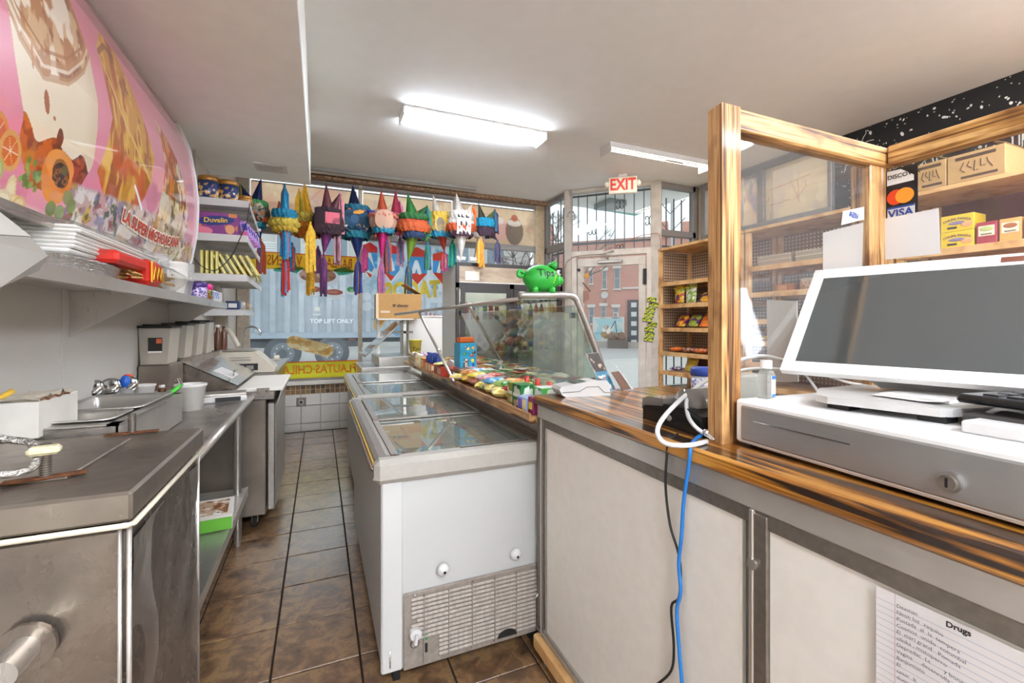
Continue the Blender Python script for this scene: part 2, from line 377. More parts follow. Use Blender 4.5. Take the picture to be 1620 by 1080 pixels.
# ---- floor with laid tiles
tm, n, L, b = newmat('brown_slate_tile'); v = coords(n, L, (1, 1, 1), 'Object'); oi = n.new('ShaderNodeObjectInfo'); ad = n.new('ShaderNodeVectorMath'); ad.operation = 'ADD'
L.new(v, ad.inputs[0]); ml = n.new('ShaderNodeVectorMath'); ml.operation = 'SCALE'; ml.inputs['Scale'].default_value = 40; L.new(oi.outputs['Random'], ml.inputs[0]); L.new(ml.outputs[0], ad.inputs[1])
no = n.new('ShaderNodeTexNoise'); no.inputs['Scale'].default_value = 11; no.inputs['Detail'].default_value = 9; no.inputs['Roughness'].default_value = .65; no.inputs['Distortion'].default_value = .5; L.new(ad.outputs[0], no.inputs['Vector'])
r = ramp(n, L, no.outputs['Fac'], [(.30, '4c3624'), (.43, '6c4f35'), (.50, '806043'), (.57, '9c7a50'), (.68, '7d6148'), (.8, '5f4a38')]); L.new(r.outputs[0], b.inputs['Base Color'])
b.inputs['Specular IOR Level'].default_value = .9; b.inputs['Coat Weight'].default_value = 1.; b.inputs['Coat IOR'].default_value = 1.9; b.inputs['Coat Roughness'].default_value = .26; mr = n.new('ShaderNodeMapRange'); mr.inputs['To Min'].default_value = .2; mr.inputs['To Max'].default_value = .42; L.new(no.outputs['Fac'], mr.inputs['Value']); L.new(mr.outputs[0], b.inputs['Roughness']); bumpn(n, L, b, no.outputs['Fac'], .35, .006)
GROUT = M('2c231d', .9, 0, .2, 100, .2)
floor = struct('floor')
MB().box(LX-.2, RX+.2, REAR-.2, 5.98, -.1, -.003, GROUT).build('grout_bed', floor)
TS = .3105; TX0, TY0 = -.166, 1.836
tile = MB().box(-TS/2+.0035, TS/2-.0035, -TS/2+.0035, TS/2-.0035, -.003, .006, tm, .002)
first = None; rest = MB(); nt_ = 0
for i in range(-3, 16):
    for j in range(-14, 14):
        cx, cy = TX0+TS*(i+.5), TY0+TS*(j+.5)
        if cx > RX or cy > WY or cy < REAR or cx < LX-.1: continue
        if -3 <= i <= 4 and cy > .6:
            h = random.uniform(-.0012, .0012)
            if first is None: first = tile.build('tile', floor); first.location = (cx, cy, h)
            else: inst(first, (cx, cy, h), floor)
            nt_ += 1
        else: rest.box(cx-TS/2+.0035, cx+TS/2-.0035, cy-TS/2+.0035, cy+TS/2-.0035, -.003, .006, tm)
rest.build('tile_field', floor, kind='stuff', label='brown slate tiles of the shop floor beyond the aisle')
# ---- ceiling and soffit
c_ = struct('ceiling'); MB().box(LX-.2, RX+.2, REAR-.2, WY-.02, CZ, CZ+.1, CEILM).build('ceiling_board', c_)
s_ = struct('trim_1'); s_['label'] = 'boxed soffit dropped from the ceiling over the kitchen side'
MB().box(LX-.1, -.08, REAR, 4.6, 2.60, CZ+.01, SOFM, .004).build('soffit_box', s_)
# ---- left wall: panels with seams
wl = struct('wall_left'); MB().box(LX-.2, LX-.006, REAR-.2, WY+.2, 0, CZ, WALLW).build('backing', wl)
seams = [-2.4, -1.2, 0.4, 2.15, 3.42]
for a, bb in zip(seams[:-1], seams[1:]): MB().box(LX-.006, LX+.004, a+.003, bb-.003, .1, 2.6, WALLG, .002).build('panel', wl)
for k in range(6):
    y = 3.44+k*.33; MB().box(LX-.006, LX+.002, y, y+.324, .1, 2.6, WALLW, .001).build('panel', wl)
MB().box(LX, LX+.012, 3.66, 3.70, 1.05, 2.6, ALU).build('seam_strip', wl); MB().box(LX, LX+.012, 3.98, 4.02, 1.05, 2.6, ALU).build('seam_strip', wl)
# ---- rear wall and right wall
wr = struct('wall_rear'); MB().box(LX-.2, RX+.2, REAR-.2, REAR, 0, CZ, M('e2e1dc', .7, 0, .02, 8, .04)).build('plaster', wr)
w2 = struct('wall_right')
MB().box(RX+.0, RX+.12, REAR-.2, PY, 0, 2.33, M('6b3b30', .7, 0, .03, 4, .3)).build('lower_wall', w2)
MB().box(RX, RX+.2, REAR-.2, 2.74, 2.33, CZ, M('17130f', .55)).build('black_wall_paint', w2)
MB().box(RX, RX+.2, 4.36, PY+.1, 2.33, CZ, TANW).build('column', w2)
# white splashes of paint on the black wall
sp = Canvas(3.6, .77, 1300, 280, '17130f')
for k in range(900):
    x, y = RNG.rand()*3.6, RNG.rand()*.77; rr = .0028+.008*RNG.rand()**5; sp.ell(x, y, rr*(1+RNG.rand()), rr, 'd8d2c6', RNG.rand()*3)
for x0, y0 in ((.15, .5), (.42, .4), (.7, .3), (1.15, .35), (1.6, .5), (2.2, .4), (2.7, .3)):
    for q in range(4):
        pts = [(x0+RNG.rand()*.1, y0+RNG.rand()*.1)]; a = RNG.rand()*6.3
        for t in range(7): a += RNG.randn()*.5; pts.append((pts[-1][0]+.03*math.cos(a), pts[-1][1]+.03*math.sin(a)))
        sp.line(pts, .006, 'cfc8bb')
    for q in range(5): x = x0+RNG.rand()*.12; y = y0+RNG.rand()*.05; sp.line([(x, y), (x, y-.05-.1*RNG.rand())], .006, 'cfc8bb')
sp.ell(.42, .02, .2, .24, 'a94a24'); sp.noisy('20382c', 3, 3, .62, 5, .8)
sp.build(plane_fn((RX-.004, 2.74, 2.33), (0, -1, 0), (0, 0, 1)), 'splashed_paint', PRINTW, w2)
# ---- windows of the right wall: grey frame with tan sheets
FRM = M('8d8883', .5, .3, .05, 40, .1); TANS = M('d4b995', .8, 0, .02, 6, .06)
wn = struct('window_1'); wn['label'] = 'high window band of the right wall behind tan picture sheets'
for y0, y1, z0, z1 in ((2.74, 4.36, 2.33, 2.44), (2.74, 4.36, 3.02, CZ), (2.74, 2.78, 2.44, 3.02), (3.46, 3.54, 2.44, 3.02), (4.28, 4.36, 2.44, 3.02)): MB().box(RX-.06, RX+.1, y0, y1, z0, z1, FRM, .004).build('frame_bar', wn)
def picture_sheet(w_, h_, seed, dark='9a8a8a'):
    c = Canvas(w_, h_, 110, 80, 'd0b795'); r_ = np.random.RandomState(seed)
    c.noisy('c98f7c', 3.5, 4, .5, seed, .55, soft=.2); c.noisy('b9a79c', 6, 3, .58, seed+1, .5); c.noisy('e2cba8', 4, 4, .6, seed+5, .7)
    for q in range(5):
        x, y = r_.rand()*w_, h_*(.2+.6*r_.rand()); c.line([(x, y), (x+.12*r_.randn(), y+.12*r_.randn()), (x+.2*r_.randn(), y+.1*r_.randn())], .012, 'bd7f6e', .5)
    return c
picture_sheet(.66, .58, 3).build(plane_fn((RX-.02, 3.46, 2.44), (0, -1, 0), (0, 0, 1)), 'picture_sheet', PRINTT, wn)
cs = picture_sheet(.70, .58, 9); cs.noisy('8b8792', 9, 2.5, .55, 21, .7); cs.build(plane_fn((RX-.02, 4.26, 2.44), (0, -1, 0), (0, 0, 1)), 'picture_sheet', PRINTT, wn)
# ---- window wall: knee wall with tiles
WT = M('ddd8ce', .25, 0, .03, 20, .03, coat=.3); MOS = M('7a5a3a', .4, 0, .05, 18, .5)
wf = struct('wall_front')
MB().box(LX-.1, NOOK+.02, WY+.012, WY+.2, -.02, .56, M('a99f92', .9)).build('core', wf)
T = .2155; zb = .313; tl = None
for i in range(-4, 15):
    x0 = .008+i*T
    if x0+T < LX or x0 > NOOK-.05: continue
    for (z0, z1) in ((.1-.215+.01, zb-T), (zb-T+.002, zb-.002), (zb+.002, .452)):
        if z0 < 0: z0 = 0.0
        if z1-z0 < .02: continue
        MB().box(max(LX, x0)+.002, min(x0+T, NOOK)-.002, WY+random.uniform(-.001, .001), WY+.014, z0+.002, z1-.002, WT, .003).build('tile', wf)
mo = MB(); msc = [M(h, .4, 0, .05, 40, .3) for h in ('7b5c3c', '8d6b45', '6a4a2f', '9a7b52', '5b4430')]
for i in range(72):
    for j in range(2):
        x0 = LX+.0548*i; mo.box(x0+.004, x0+.052, WY-.002, WY+.014, .457+.0525*j, .457+.0525*j+.0475, random.choice(msc))
mo.build('mosaic_band', wf, kind='stuff', label='two rows of small brown mosaic tiles')
MB().box(LX, NOOK, WY+.004, WY+.014, .452, .562, M('d8c7a4', .8)).build('mosaic_grout', wf)
t2 = struct('trim_2'); t2['label'] = 'white window ledge'; MB().box(LX, NOOK+.01, WY-.035, WY+.2, .562, .612, M('dcd6ca', .5), .006).build('ledge', t2)
# electric socket on the tiles
ob = thing('wall_socket', 'square grey metal socket plate on the white tiles under the window', 'socket', (-.205, WY-.004, .36))
MB().obox((0, 0, 0), (.105, .008, .105), ALUD, None, .004).build('plate', ob)
MB().cyl((0, -.004, 0), (0, -.013, 0), .03, ALU).cyl((0, -.012, 0), (0, -.015, 0), .017, BLACK).build('outlet', ob)
# ---- storefront frame
GF = M('b9ab98', .5, .15, .08, 30, .15); TANC = M('c4ad8c', .7, 0, .1, 20, .15)
w3 = struct('window_2'); w3['label'] = 'big storefront window'
for x0, x1 in ((-.87, -.745), (.447, .492), (1.68, 1.725), (2.93, 3.10)): MB().box(x0, x1, WY-.02, WY+.06, .612, 3.06, GF if x0 < 2 else TANC, .004).build('mullion', w3)
for z0, z1 in ((2.36, 2.44), (3.0, 3.1)): MB().box(LX, NOOK, WY-.015, WY+.06, z0, z1, FRM, .004).build('transom_bar', w3)
MB().box(LX, NOOK, WY-.01, WY+.05, .612, .64, FRM).build('bottom_bar', w3)
for x0, x1 in ((-.745, .447), (.492, 1.68), (1.725, 2.93)):
    MB().box(x0, x1, WY+.02, WY+.026, .64, 2.36, GLASSW).build('pane', w3)
    MB().box(x0+.02, x1-.03, WY+.0, WY+.012, 2.955, 2.965, BLACK).build('shade_rail', w3)
    sh = picture_sheet(x1-x0-.03, .52, int(x0*10)+30)
    if x0 > 1.5: # two painted cones with scoops at the right
        sh.ell(.62, .2, .17, .15, 'd9a79c', .2, .75); sh.ell(.86, .2, .14, .2, '6a5f58', 0, .8); sh.ell(.86, .32, .11, .05, 'ddd0c0', 0, .8); sh.ell(.86, .39, .05, .05, 'b5654f', 0, .9); sh.ell(.6, .33, .09, .06, 'd8cfc6', 0, .8)
    sh.build(plane_fn((x0+.01, WY+.005, 2.44), (1, 0, 0), (0, 0, 1)), 'picture_sheet', PRINTT, w3)
t3 = struct('trim_3'); t3['label'] = 'rusty pipe and conduit along the head of the window'
MB().tube([(LX, 5.62, 3.0), (.4, 5.63, 3.0), (1.8, 5.61, 3.0), (3.0, 5.62, 3.0)], .016, RUSTP, 8).build('rusty_pipe', t3)
MB().box(-.86, 1.9, 5.60, 5.64, 3.065, 3.10, GREYM).build('conduit', t3)
MB().box(LX, NOOK, 5.84, 5.92, 3.04, 3.10, RUSTP).build('head_beam', t3)
# ---- entrance nook: side pane, door at 45 degrees, right pane
w4 = struct('window_3'); w4['label'] = 'side pane left of the door'
for y0, y1, z0, z1 in ((5.28, 5.32, .3, CZ), (5.85, 5.93, .3, CZ), (5.3, 5.9, 2.33, 2.42), (5.3, 5.9, .3, .5), (5.3, 5.9, 3.03, CZ)): MB().box(NOOK-.02, NOOK+.05, y0, y1, z0, z1, FRM, .003).build('frame_bar', w4)
MB().box(NOOK+.012, NOOK+.018, 5.3, 5.88, .5, 3.05, GLASSW).build('pane', w4)
w5 = struct('window_4'); w5['label'] = 'side pane right of the door'
for x0, x1, z0, z1 in ((3.93, 3.97, .3, CZ), (4.5, 4.6, .3, CZ), (3.95, 4.55, 2.42, 2.50), (3.95, 4.55, .3, .5), (3.95, 4.55, 3.03, CZ)): MB().box(x0, x1, PY-.02, PY+.05, z0, z1, FRM, .003).build('frame_bar', w5)
MB().box(3.97, 4.52, PY+.012, PY+.018, .5, 3.05, GLASSW).build('pane', w5)
MB().box(3.95, RX, PY+.0, PY+.15, 0, .46, MOS).build('knee_wall', w5); MB().box(3.95, RX, PY-.03, PY+.15, .46, .5, M('dcd6ca', .5)).build('ledge', w5)
t4 = struct('trim_4'); t4['label'] = 'painted posts either side of the door'
PAINTD = M('b4aa9c', .6, .1, .2, 9, .18)
def post45(c, wd, dp, z0, z1, mat): return MB().obox((c[0], c[1], (z0+z1)/2), (wd, dp, z1-z0), mat, (0, 0, -PI/4), .006)
post45((3.10, 5.26), .10, .09, 0, CZ, PAINTD).build('post', t4); post45((3.915, 4.47), .13, .10, 0, CZ, PAINTD).build('post', t4)
dr = struct('door_1', (3.505, 4.865, 0)); dr.rotation_euler = (0, 0, -PI/4); dr['label'] = 'glazed shop door in a worn painted frame under a transom light'
DF = M('c6bcae', .5, .1, .2, 9, .15); hw = .515
for x0, x1, z0, z1, nm in ((-hw, hw, 2.19, 2.27, 'header'), (-hw, -hw+.07, 0, 2.2, 'jamb'), (hw-.06, hw, 0, 2.2, 'jamb'), (-hw, hw, 3.05, 3.1, 'head_bar')): MB().box(x0, x1, -.04, .04, z0, z1, DF, .005).build(nm, dr)
for x0, x1, z0, z1, nm in ((-hw+.08, hw-.07, 2.06, 2.17, 'top_rail'), (-hw+.08, -hw+.16, .02, 2.06, 'stile'), (hw-.16, hw-.07, .02, 2.06, 'stile'), (-hw+.08, hw-.07, .02, .25, 'bottom_rail')): MB().box(x0, x1, -.025, .025, z0, z1, DF, .004).build(nm, dr)
MB().box(-hw+.16, hw-.16, -.003, .003, .25, 2.06, GLASSW).build('door_pane', dr); MB().box(-hw, hw, -.003, .003, 2.27, 3.05, GLASSW).build('transom_pane', dr)
MB().box(-.16, .16, -.075, -.028, 2.09, 2.13, ALU, .006).tube([(-.02, -.06, 2.14), (-.1, -.12, 2.2), (.05, -.06, 2.24)], .009, ALU, 6).build('door_closer', dr)
MB().cyl((-hw+.1, -.03, 2.02), (-hw+.1, -.05, 2.02), .02, BLACK).box(hw-.1, hw-.06, -.05, -.03, 1.8, 2.0, BLACK, .003).build('hinge', dr)
MB().box(-hw+.2, -hw+.215, -.06, -.03, .8, 1.2, ALU, .004).build('pull_bar', dr)
# security grille outside the transom
gr = thing('security_grille', 'grey iron security grille with heart scrolls outside the door transom', 'grille', (3.505+.12, 4.865+.12, 2.3), -PI/4)
IR = M('565b5e', .5, .3)
for k in range(11): x = -.72+k*.125; MB().box(x-.006, x+.006, -.006, .006, 0.0, .78, IR).build('bar', gr)
for z in (.1, .76): MB().box(-.8, .62, -.008, .008, z-.012, z+.012, IR).build('rail', gr)
def scroll(cx, cz):
    m = MB()
    for sx_ in (-1, 1):
        for sz in (-1, 1):
            pts = []
            for k in range(15):
                t = k/14*4.6; rr = .026*(1-.5*k/14); pts.append((cx+sx_*(.03-rr*math.cos(t)), 0, cz+sz*(.035+rr*math.sin(t)*1.0)))
            pts = [(cx, 0, cz)]+pts; m.tube(pts, .006, BLACK, 5)
    return m
for cx, cz in ((-.28, .28), (.095, .6), (.47, .35), (.095, .0)): scroll(cx, cz).build('scroll', gr)
# grilles of side panes
g2 = thing('window_grille', 'thin iron bars outside the narrow pane left of the door', 'grille', (NOOK+.1, 5.6, .5))
for k in range(4): MB().box(-.006, .006, -.22+k*.16, -.208+k*.16, 0, 2.45, IR).build('bar', g2)
MB().box(-.008, .008, -.26, .3, 1.8, 1.825, IR).build('rail', g2)
g3 = thing('window_grille', 'thin iron bars with chevron rods outside the pane right of the door', 'grille', (4.24, PY+.12, .5))
for k in range(4): MB().box(-.2+k*.13, -.188+k*.13, -.006, .006, 0, 2.45, IR).build('bar', g3)
for z in (2.1, 2.35):
    MB().tube([(-.26, 0, z+.12), (0, 0, z-.1), (.26, 0, z+.12)], .006, IR, 5).build('chevron', g3)
MB().box(-.3, .3, -.008, .008, 1.8, 1.825, IR).build('rail', g3)
# teal soffit outside above the entrance
aw = thing('entrance_canopy', 'teal painted canopy soffit outside over the shop door', 'canopy', (4.3, 5.6, 3.0))
MB().add([(3.14-4.3, 5.9-5.6, .12), (3.2-4.3, 5.25-5.6, .12), (3.95-4.3, 4.5-5.6, .12), (4.6-4.3, 4.52-5.6, .12), (4.9-4.3, 6.1-5.6, .12),
          (3.14-4.3, 5.9-5.6, .16), (3.2-4.3, 5.25-5.6, .16), (3.95-4.3, 4.5-5.6, .16), (4.6-4.3, 4.52-5.6, .16), (4.9-4.3, 6.1-5.6, .16)],
         [(4, 3, 2, 1, 0), (5, 6, 7, 8, 9), (0, 1, 6, 5), (1, 2, 7, 6), (2, 3, 8, 7), (3, 4, 9, 8), (4, 0, 5, 9)], M('6fb5ae', .6)).build('canopy_board', aw)
MB().box(-.5, -.2, -.3, .1, .02, .12, M('9fa6a4', .5)).build('lamp_box', aw)

# ---- ceiling fixtures
f1 = thing('ceiling_light', 'long lit fluorescent ceiling light with a prismatic diffuser', 'ceiling light', (1.295, 3.83, CZ))
MB().box(-.66, .66, -.12, .12, -.018, 0, WHITE, .003).box(-.665, -.655, -.115, .115, -.075, 0, WHITE).box(.655, .665, -.115, .115, -.075, 0, WHITE).build('housing', f1)
MB().prism([(-.115, -.018), (-.075, -.072), (.075, -.072), (.115, -.018)], 'x', -.654, .654, FLUO).build('diffuser', f1)
f2 = thing('ceiling_light', 'bare white ceiling light with rows of small lit LEDs, nearer the door', 'ceiling light', (3.30, 3.74, CZ))
MB().box(-.66, .66, -.07, .07, -.03, 0, WHITE, .003).box(-.67, -.655, -.09, .09, -.1, 0, WHITE, .003).box(.655, .67, -.09, .09, -.1, 0, WHITE, .003).box(-.66, .66, -.082, -.07, -.05, 0, WHITE).build('housing', f2)
MB().box(.1, .36, -.025, .025, -.05, -.03, WHITE, .004).build('driver_cover', f2)
ld = MB()
for k in range(36):
    for yy in (-.045, .045): ld.box(-.63+k*.036-.009, -.63+k*.036+.009, yy-.009, yy+.009, -.036, -.03, LEDM)
ld.build('led_strip', f2, kind='stuff', label='two rows of small lit LEDs')
for x, y, z in ((3.3, .4, CZ), (-.0, -1.5, 2.6), (1.3, -1.7, CZ), (3.2, -1.6, CZ)):  # unseen lights added to brighten the room
    if 'rear_' not in globals(): rear_ = MB().prism([(-.115, -.018), (-.075, -.072), (.075, -.072), (.115, -.018)], 'x', -.654, .654, FILLB).build('diffuser')
    c = dup(f1, (x, y, z), PI/2 if z < 3 else 0, 'added ceiling light out of view, brightening the room', 'added fill lights out of view')
    for q in list(c.children):
        if q.name.startswith('diffuser'): q.data = rear_.data
bpy.data.objects.remove(rear_)
vt = thing('ceiling_vent', 'small square white vent in the soffit above the wall shelves', 'vent', (-.37, 4.2, 2.60))
MB().box(-.12, .12, -.1, .1, -.012, 0, WHITE, .004).build('vent_frame', vt)
for k in range(5): MB().obox((0, -.06+k*.03, -.014), (.18, .02, .003), OFFW, (.5, 0, 0)).build('slat', vt)
# EXIT sign
ex = thing('exit_sign', 'white box exit sign with red letters hanging from the ceiling by the door', 'exit sign', (3.36, 4.42, CZ), -.62)
MB().box(-.05, .05, -.03, .03, -.03, 0, WHITE).build('canopy', ex)
MB().box(-.165, .165, -.028, .028, -.23, -.03, M('e9ddc8', .4), .01).build('housing', ex)
mm = MB(); text(mm, 'EXIT', tplane((0, -.0285, -.13), (.78, 0, 0), (0, 0, 1.0), .001), .19, M('d63a24', .4), bold=.006); mm.build('lettering', ex)
MB().ball((-.185, 0, -.11), (.03, .03, .035), M('e9ddc8', .3)).build('lamp_head', ex); MB().ball((.185, 0, -.11), (.03, .03, .035), M('e9ddc8', .3)).build('lamp_head', ex)
hk = thing('hanging_hook', 'grey curved iron hook hanging beside the door post', 'hook', (3.05, 5.1, 2.72))
hp = [(-.03+.055*math.cos(t)+.03, 0, .06*math.sin(t)) for t in np.linspace(-.3, PI+.3, 12)]; MB().tube(hp, .009, GREYM, 6).tube([hp[3], (0.02, .05, .25), (.03, .12, .38)], .002, GREYM, 4).build('hook', hk)
wc = thing('red_wire', 'thin red wire looping over the door from the right post', 'wire', (3.5, 4.8, 2.3))
MB().tube([at(955, 397, 'd', 8.25), at(985, 385, 'd', 8.25), at(1010, 374, 'd', 8.25), at(1030, 370, 'd', 8.25), at(1043, 371, 'd', 8.25), at(1045, 395, 'd', 8.25)], .004, M('9a4f36', .6), 5, 4).build('wire', wc, True)
wc = thing('brown_cable', 'brown cable running up the left door post and over the header', 'cable', (3.1, 5.1, 1))
MB().tube([at(893, 600, 'd', 8.22), at(893, 480, 'd', 8.22), at(894, 425, 'd', 8.22), at(902, 410, 'd', 8.22), at(920, 404, 'd', 8.22), at(960, 402, 'd', 8.22)], .006, M('8b6b50', .6), 5, 4).build('cable', wc, True)
# hangings on the door pane
dh = thing('door_hanging', 'wooden chime with a round disc hanging inside the door glass', 'wind chime', (3.2, 5.05, 1.2))
m = MB(); a = at(928, 436, 'd', 8.25); m.cyl(a-Vector((.005, .005, 0)), a+Vector((.005, .005, 0)), .035, M('c08a3c', .5)); m.build('disc', dh, True)
m = MB(); m.tube([at(922, 447, 'd', 8.25), at(934, 461, 'd', 8.25)], .008, M('6b4a35', .6)); m.build('stick', dh, True)
for k in range(3): m = MB(); a = at(924+k*3.2, 460, 'd', 8.25); m.cyl(a, a-Vector((0, 0, .16-.02*k)), .007, M('8a5a3a', .5)); m.build('chime_tube', dh, True)

# ================================================================ LEFT SIDE (KITCHEN)
# ---- big curved menu sign
PROF = [(1.60, -.80), (1.726, -.77), (1.887, -.744), (2.0, -.738), (2.095, -.737), (2.25, -.752), (2.42, -.779), (2.52, -.815), (2.598, -.855)]
def profx(Z): return np.interp(Z, [p[0] for p in PROF], [p[1] for p in PROF])
sg = thing('menu_sign', 'big glossy pink curved picture sign of frappes and fruit on the left wall', 'sign', (LX, 2.2, 1.6))
W_, H_, Z0, Y0s = 2.55, .998, 1.60, .95
cv = Canvas(W_, H_, 900, 340, 'e78fa6')
U = lambda y: y-Y0s
V = lambda z: z-Z0
cv.noisy('d9597f', .9, .8, .42, 3, .8, soft=.35); cv.put(np.clip((cv.Y-.75)/.3, 0, 1), 'd9a6b2', .8); cv.put(np.clip((cv.X-1.5)/.9, 0, 1), 'efb3bf', .7); cv.put(np.clip((.45-cv.Y)/.4, 0, 1)*(cv.X < .8), 'e07c96', .6)
# first glass
cv.fq = 2.6
g1 = [(U(1.50), V(2.6)), (U(1.565), V(2.13)), (U(1.60), V(2.0)), (U(1.655), V(1.87)), (U(1.66), V(1.79)), (U(1.74), V(1.70)), (U(1.98), V(1.72)), (U(2.06), V(1.86)), (U(2.075), V(2.0)), (U(2.075), V(2.12)), (U(2.05), V(2.25)), (U(2.01), V(2.33)), (U(1.94), V(2.45)), (U(1.86), V(2.6))]
ins = cv.inside(g1); cv.put(ins, 'f2e3c6'); cv.put(ins*np.clip((cv.X-U(1.98))/.12, 0, 1), 'd8c19c', .7)
low = ins*(cv.Y < V(1.835)+.025*np.sin(cv.X*38)+.03*vnoise(cv.X*14, cv.Y*4, 1, 5)); cv.put(low, 'a4480f'); cv.noisy('d96a12', 6, 9, .48, 31, .9, low); cv.noisy('4f1d10', 5, 8, .58, 32, .8, low*(cv.X > U(1.85))); cv.noisy('d98a3a', 22, 9, .64, 33, .5, low)
arc = np.interp(cv.X+Y0s, [1.5, 1.615, 1.73, 1.87, 1.99, 2.08], [2.2, 2.07, 2.02, 2.07, 2.17, 2.30])-Z0; top = ins*(cv.Y > arc); cv.put(top, 'dcb88a'); cv.noisy('b4743a', 6, 3.5, .46, 41, .9, top, .05); cv.noisy('8f4a1c', 7, 4, .58, 42, .85, top, .04); cv.noisy('fdf2de', 6, 3, .53, 43, .95, top, .05)
for dd, hw_, cl in ((0, .012, 'b98247'), (.03, .006, 'f7ead2'), (.045, .010, 'c08a50'), (.075, .006, 'a8662c')): cv.put(ins*(np.abs(cv.Y-arc-dd) < hw_), cl, .75)
cv.ell(U(1.755), V(1.955), .014, .034, 'a8561b', .25); cv.ell(U(1.675), V(2.05), .006, .036, 'c98547', .15); cv.ell(U(1.80), V(1.925), .007, .007, 'b8672a'); cv.ell(U(1.84), V(1.88), .018, .03, '7d3510'); cv.ell(U(1.84), V(1.845), .03, .012, '7d3510'); cv.ell(U(1.9), V(1.835), .09, .008, '6b2c0e', 0, .7)
# second glass: glazed fruit cup
g2_ = [(U(2.14), V(2.33)), (U(2.17), V(2.22)), (U(2.20), V(2.1)), (U(2.16), V(1.98)), (U(2.10), V(1.86)), (U(2.17), V(1.80)), (U(2.3), V(1.74)), (U(2.42), V(1.74)), (U(2.55), V(1.86)), (U(2.63), V(1.97)), (U(2.68), V(2.1)), (U(2.62), V(2.2)), (U(2.48), V(2.34)), (U(2.34), V(2.42)), (U(2.2), V(2.42))]
ins = cv.inside(g2_); cv.put(ins, 'd89a25'); ang = (cv.X*.8+cv.Y*.9); cv.noisy('b5560c', 7, 2, .5, 51, .95, ins); cv.noisy('f0c050', 9, 2.2, .55, 52, .9, ins); cv.noisy('d8600d', 4, 3, .5, 53, .9, ins*(cv.Y < V(2.0))); cv.noisy('93400c', 6, 5, .62, 54, .8, ins*(cv.Y > V(2.0)))
cv.line([(U(2.16), V(2.3)), (U(2.35), V(2.12)), (U(2.64), V(1.97))], .012, 'f0d27a', .9); cv.line([(U(2.15), V(2.32)), (U(2.22), V(2.38)), (U(2.3), V(2.38))], .02, '8c4a1d', .8)
# third: fruit and cream cup
g3_ = [(U(2.78), V(2.33)), (U(2.86), V(2.16)), (U(2.80), V(1.98)), (U(2.74), V(1.82)), (U(2.76), V(1.70)), (U(3.05), V(1.68)), (U(3.25), V(1.80)), (U(3.30), V(1.95)), (U(3.22), V(2.10)), (U(3.1), V(2.24)), (U(2.95), V(2.30))]
ins = cv.inside(g3_); cv.put(ins, 'e9d6b4'); cv.noisy('e3861f', 5, 3, .47, 61, .95, ins*(cv.Y > V(1.98))); cv.noisy('b02a16', 5, 3, .55, 62, .95, ins); cv.noisy('3c2a16', 7, 4, .62, 63, .8, ins); cv.noisy('f7eeda', 6, 5, .52, 64, .9, ins*(cv.Y < V(1.98))); cv.noisy('a8a33c', 8, 4, .62, 65, .9, ins*(cv.X > U(3.1)))
cv.line([(U(2.8), V(2.3)), (U(2.95), V(2.1)), (U(2.93), V(2.0))], .02, 'e58a1c')
# lower fruit strip
strip = np.clip((V(1.80)-.05*np.sin(cv.X*2.2+.5)-cv.Y)/.02, 0, 1)*(cv.X > U(1.95)); cv.put(strip, 'b7a8a0', .75); cv.noisy('8a2f1b', 7, 9, .56, 71, .8, strip); cv.noisy('caa02c', 8, 9, .6, 72, .9, strip); cv.noisy('e9e2d6', 5, 7, .52, 73, .85, strip); cv.noisy('46532a', 9, 9, .63, 74, .9, strip); cv.noisy('7e6f9c', 10, 8, .64, 75, .8, strip)
bot = np.clip((V(1.655)-cv.Y)/.05, 0, 1); cv.put(bot, 'd8d5ce', .8); cv.noisy('f0efe9', 6, 9, .5, 76, .8, bot)
for x, y, rx, ry, c, cc in ((1.575, 1.795, .04, .05, 'd98a40', 'd8623a'), (1.635, 1.765, .045, .055, 'e0a254', 'dd6f1e'), (1.565, 1.69, .03, .045, 'e3dab0', 'd6d69a'), (1.60, 1.70, .028, .035, 'a9b968', 'c4d07f'), (1.62, 1.655, .02, .025, 'b4c07a', 'cfd79a'), (1.565, 1.635, .045, .03, 'e9a33c', 'f0c060'), (1.68, 1.66, .022, .05, 'e2cf9a', 'eeddb0'), (1.70, 1.64, .05, .022, 'e6c989', 'efd9a0'), (1.66, 1.63, .04, .035, 'ded0a8', 'eee4c4'), (1.73, 1.635, .03, .03, 'dcb87a', 'e6cfa0')):
    cv.ell(U(x), V(y), rx, ry, c, .2); cv.ell(U(x), V(y), rx*.72, ry*.72, cc, .2)
    for k in range(6): cv.line([(U(x), V(y)), (U(x)+rx*.7*math.cos(k*1.05), V(y)+ry*.7*math.sin(k*1.05))], .002, 'f3e6c0', .8)
for k in range(24): x, y = 1.70+RNG.rand()*.09, 1.70+RNG.rand()*.07; cv.ell(U(x), V(y), .009, .011, ['7d9440', '93a856', '6b8236'][k % 3])
cv.ell(U(1.87), V(1.765), .085, .085, 'e88a2c'); cv.ell(U(1.875), V(1.80), .08, .05, 'f09a3e'); cv.ell(U(1.885), V(1.78), .052, .042, 'a86a24', -.4); m_ = ((((cv.X-U(1.885))/.05)**2+((cv.Y-V(1.775))/.038)**2) < 1).astype(float); cv.noisy('2b2412', 40, 40, .38, 81, .95, m_); cv.ell(U(1.90), V(1.795), .022, .014, '66682c', .1, .8)
for x, y, c in ((1.95, 1.72, '8d9a58'), (1.985, 1.70, '7b8f4a'), (1.88, 1.665, '6f8446'), (1.93, 1.665, '8aa060')): cv.ell(U(x), V(y), .028, .024, c)
cv.line([(U(2.45), V(1.90)), (U(2.56), V(1.83))], .018, 'ffffff')
def sheet(X, Y): Z = Z0+Y; return np.stack([profx(Z), Y0s+X, Z], -1)
cv.build(sheet, 'picture_sheet', PRINTG, sg, True, label='printed picture of drinks and fruit')
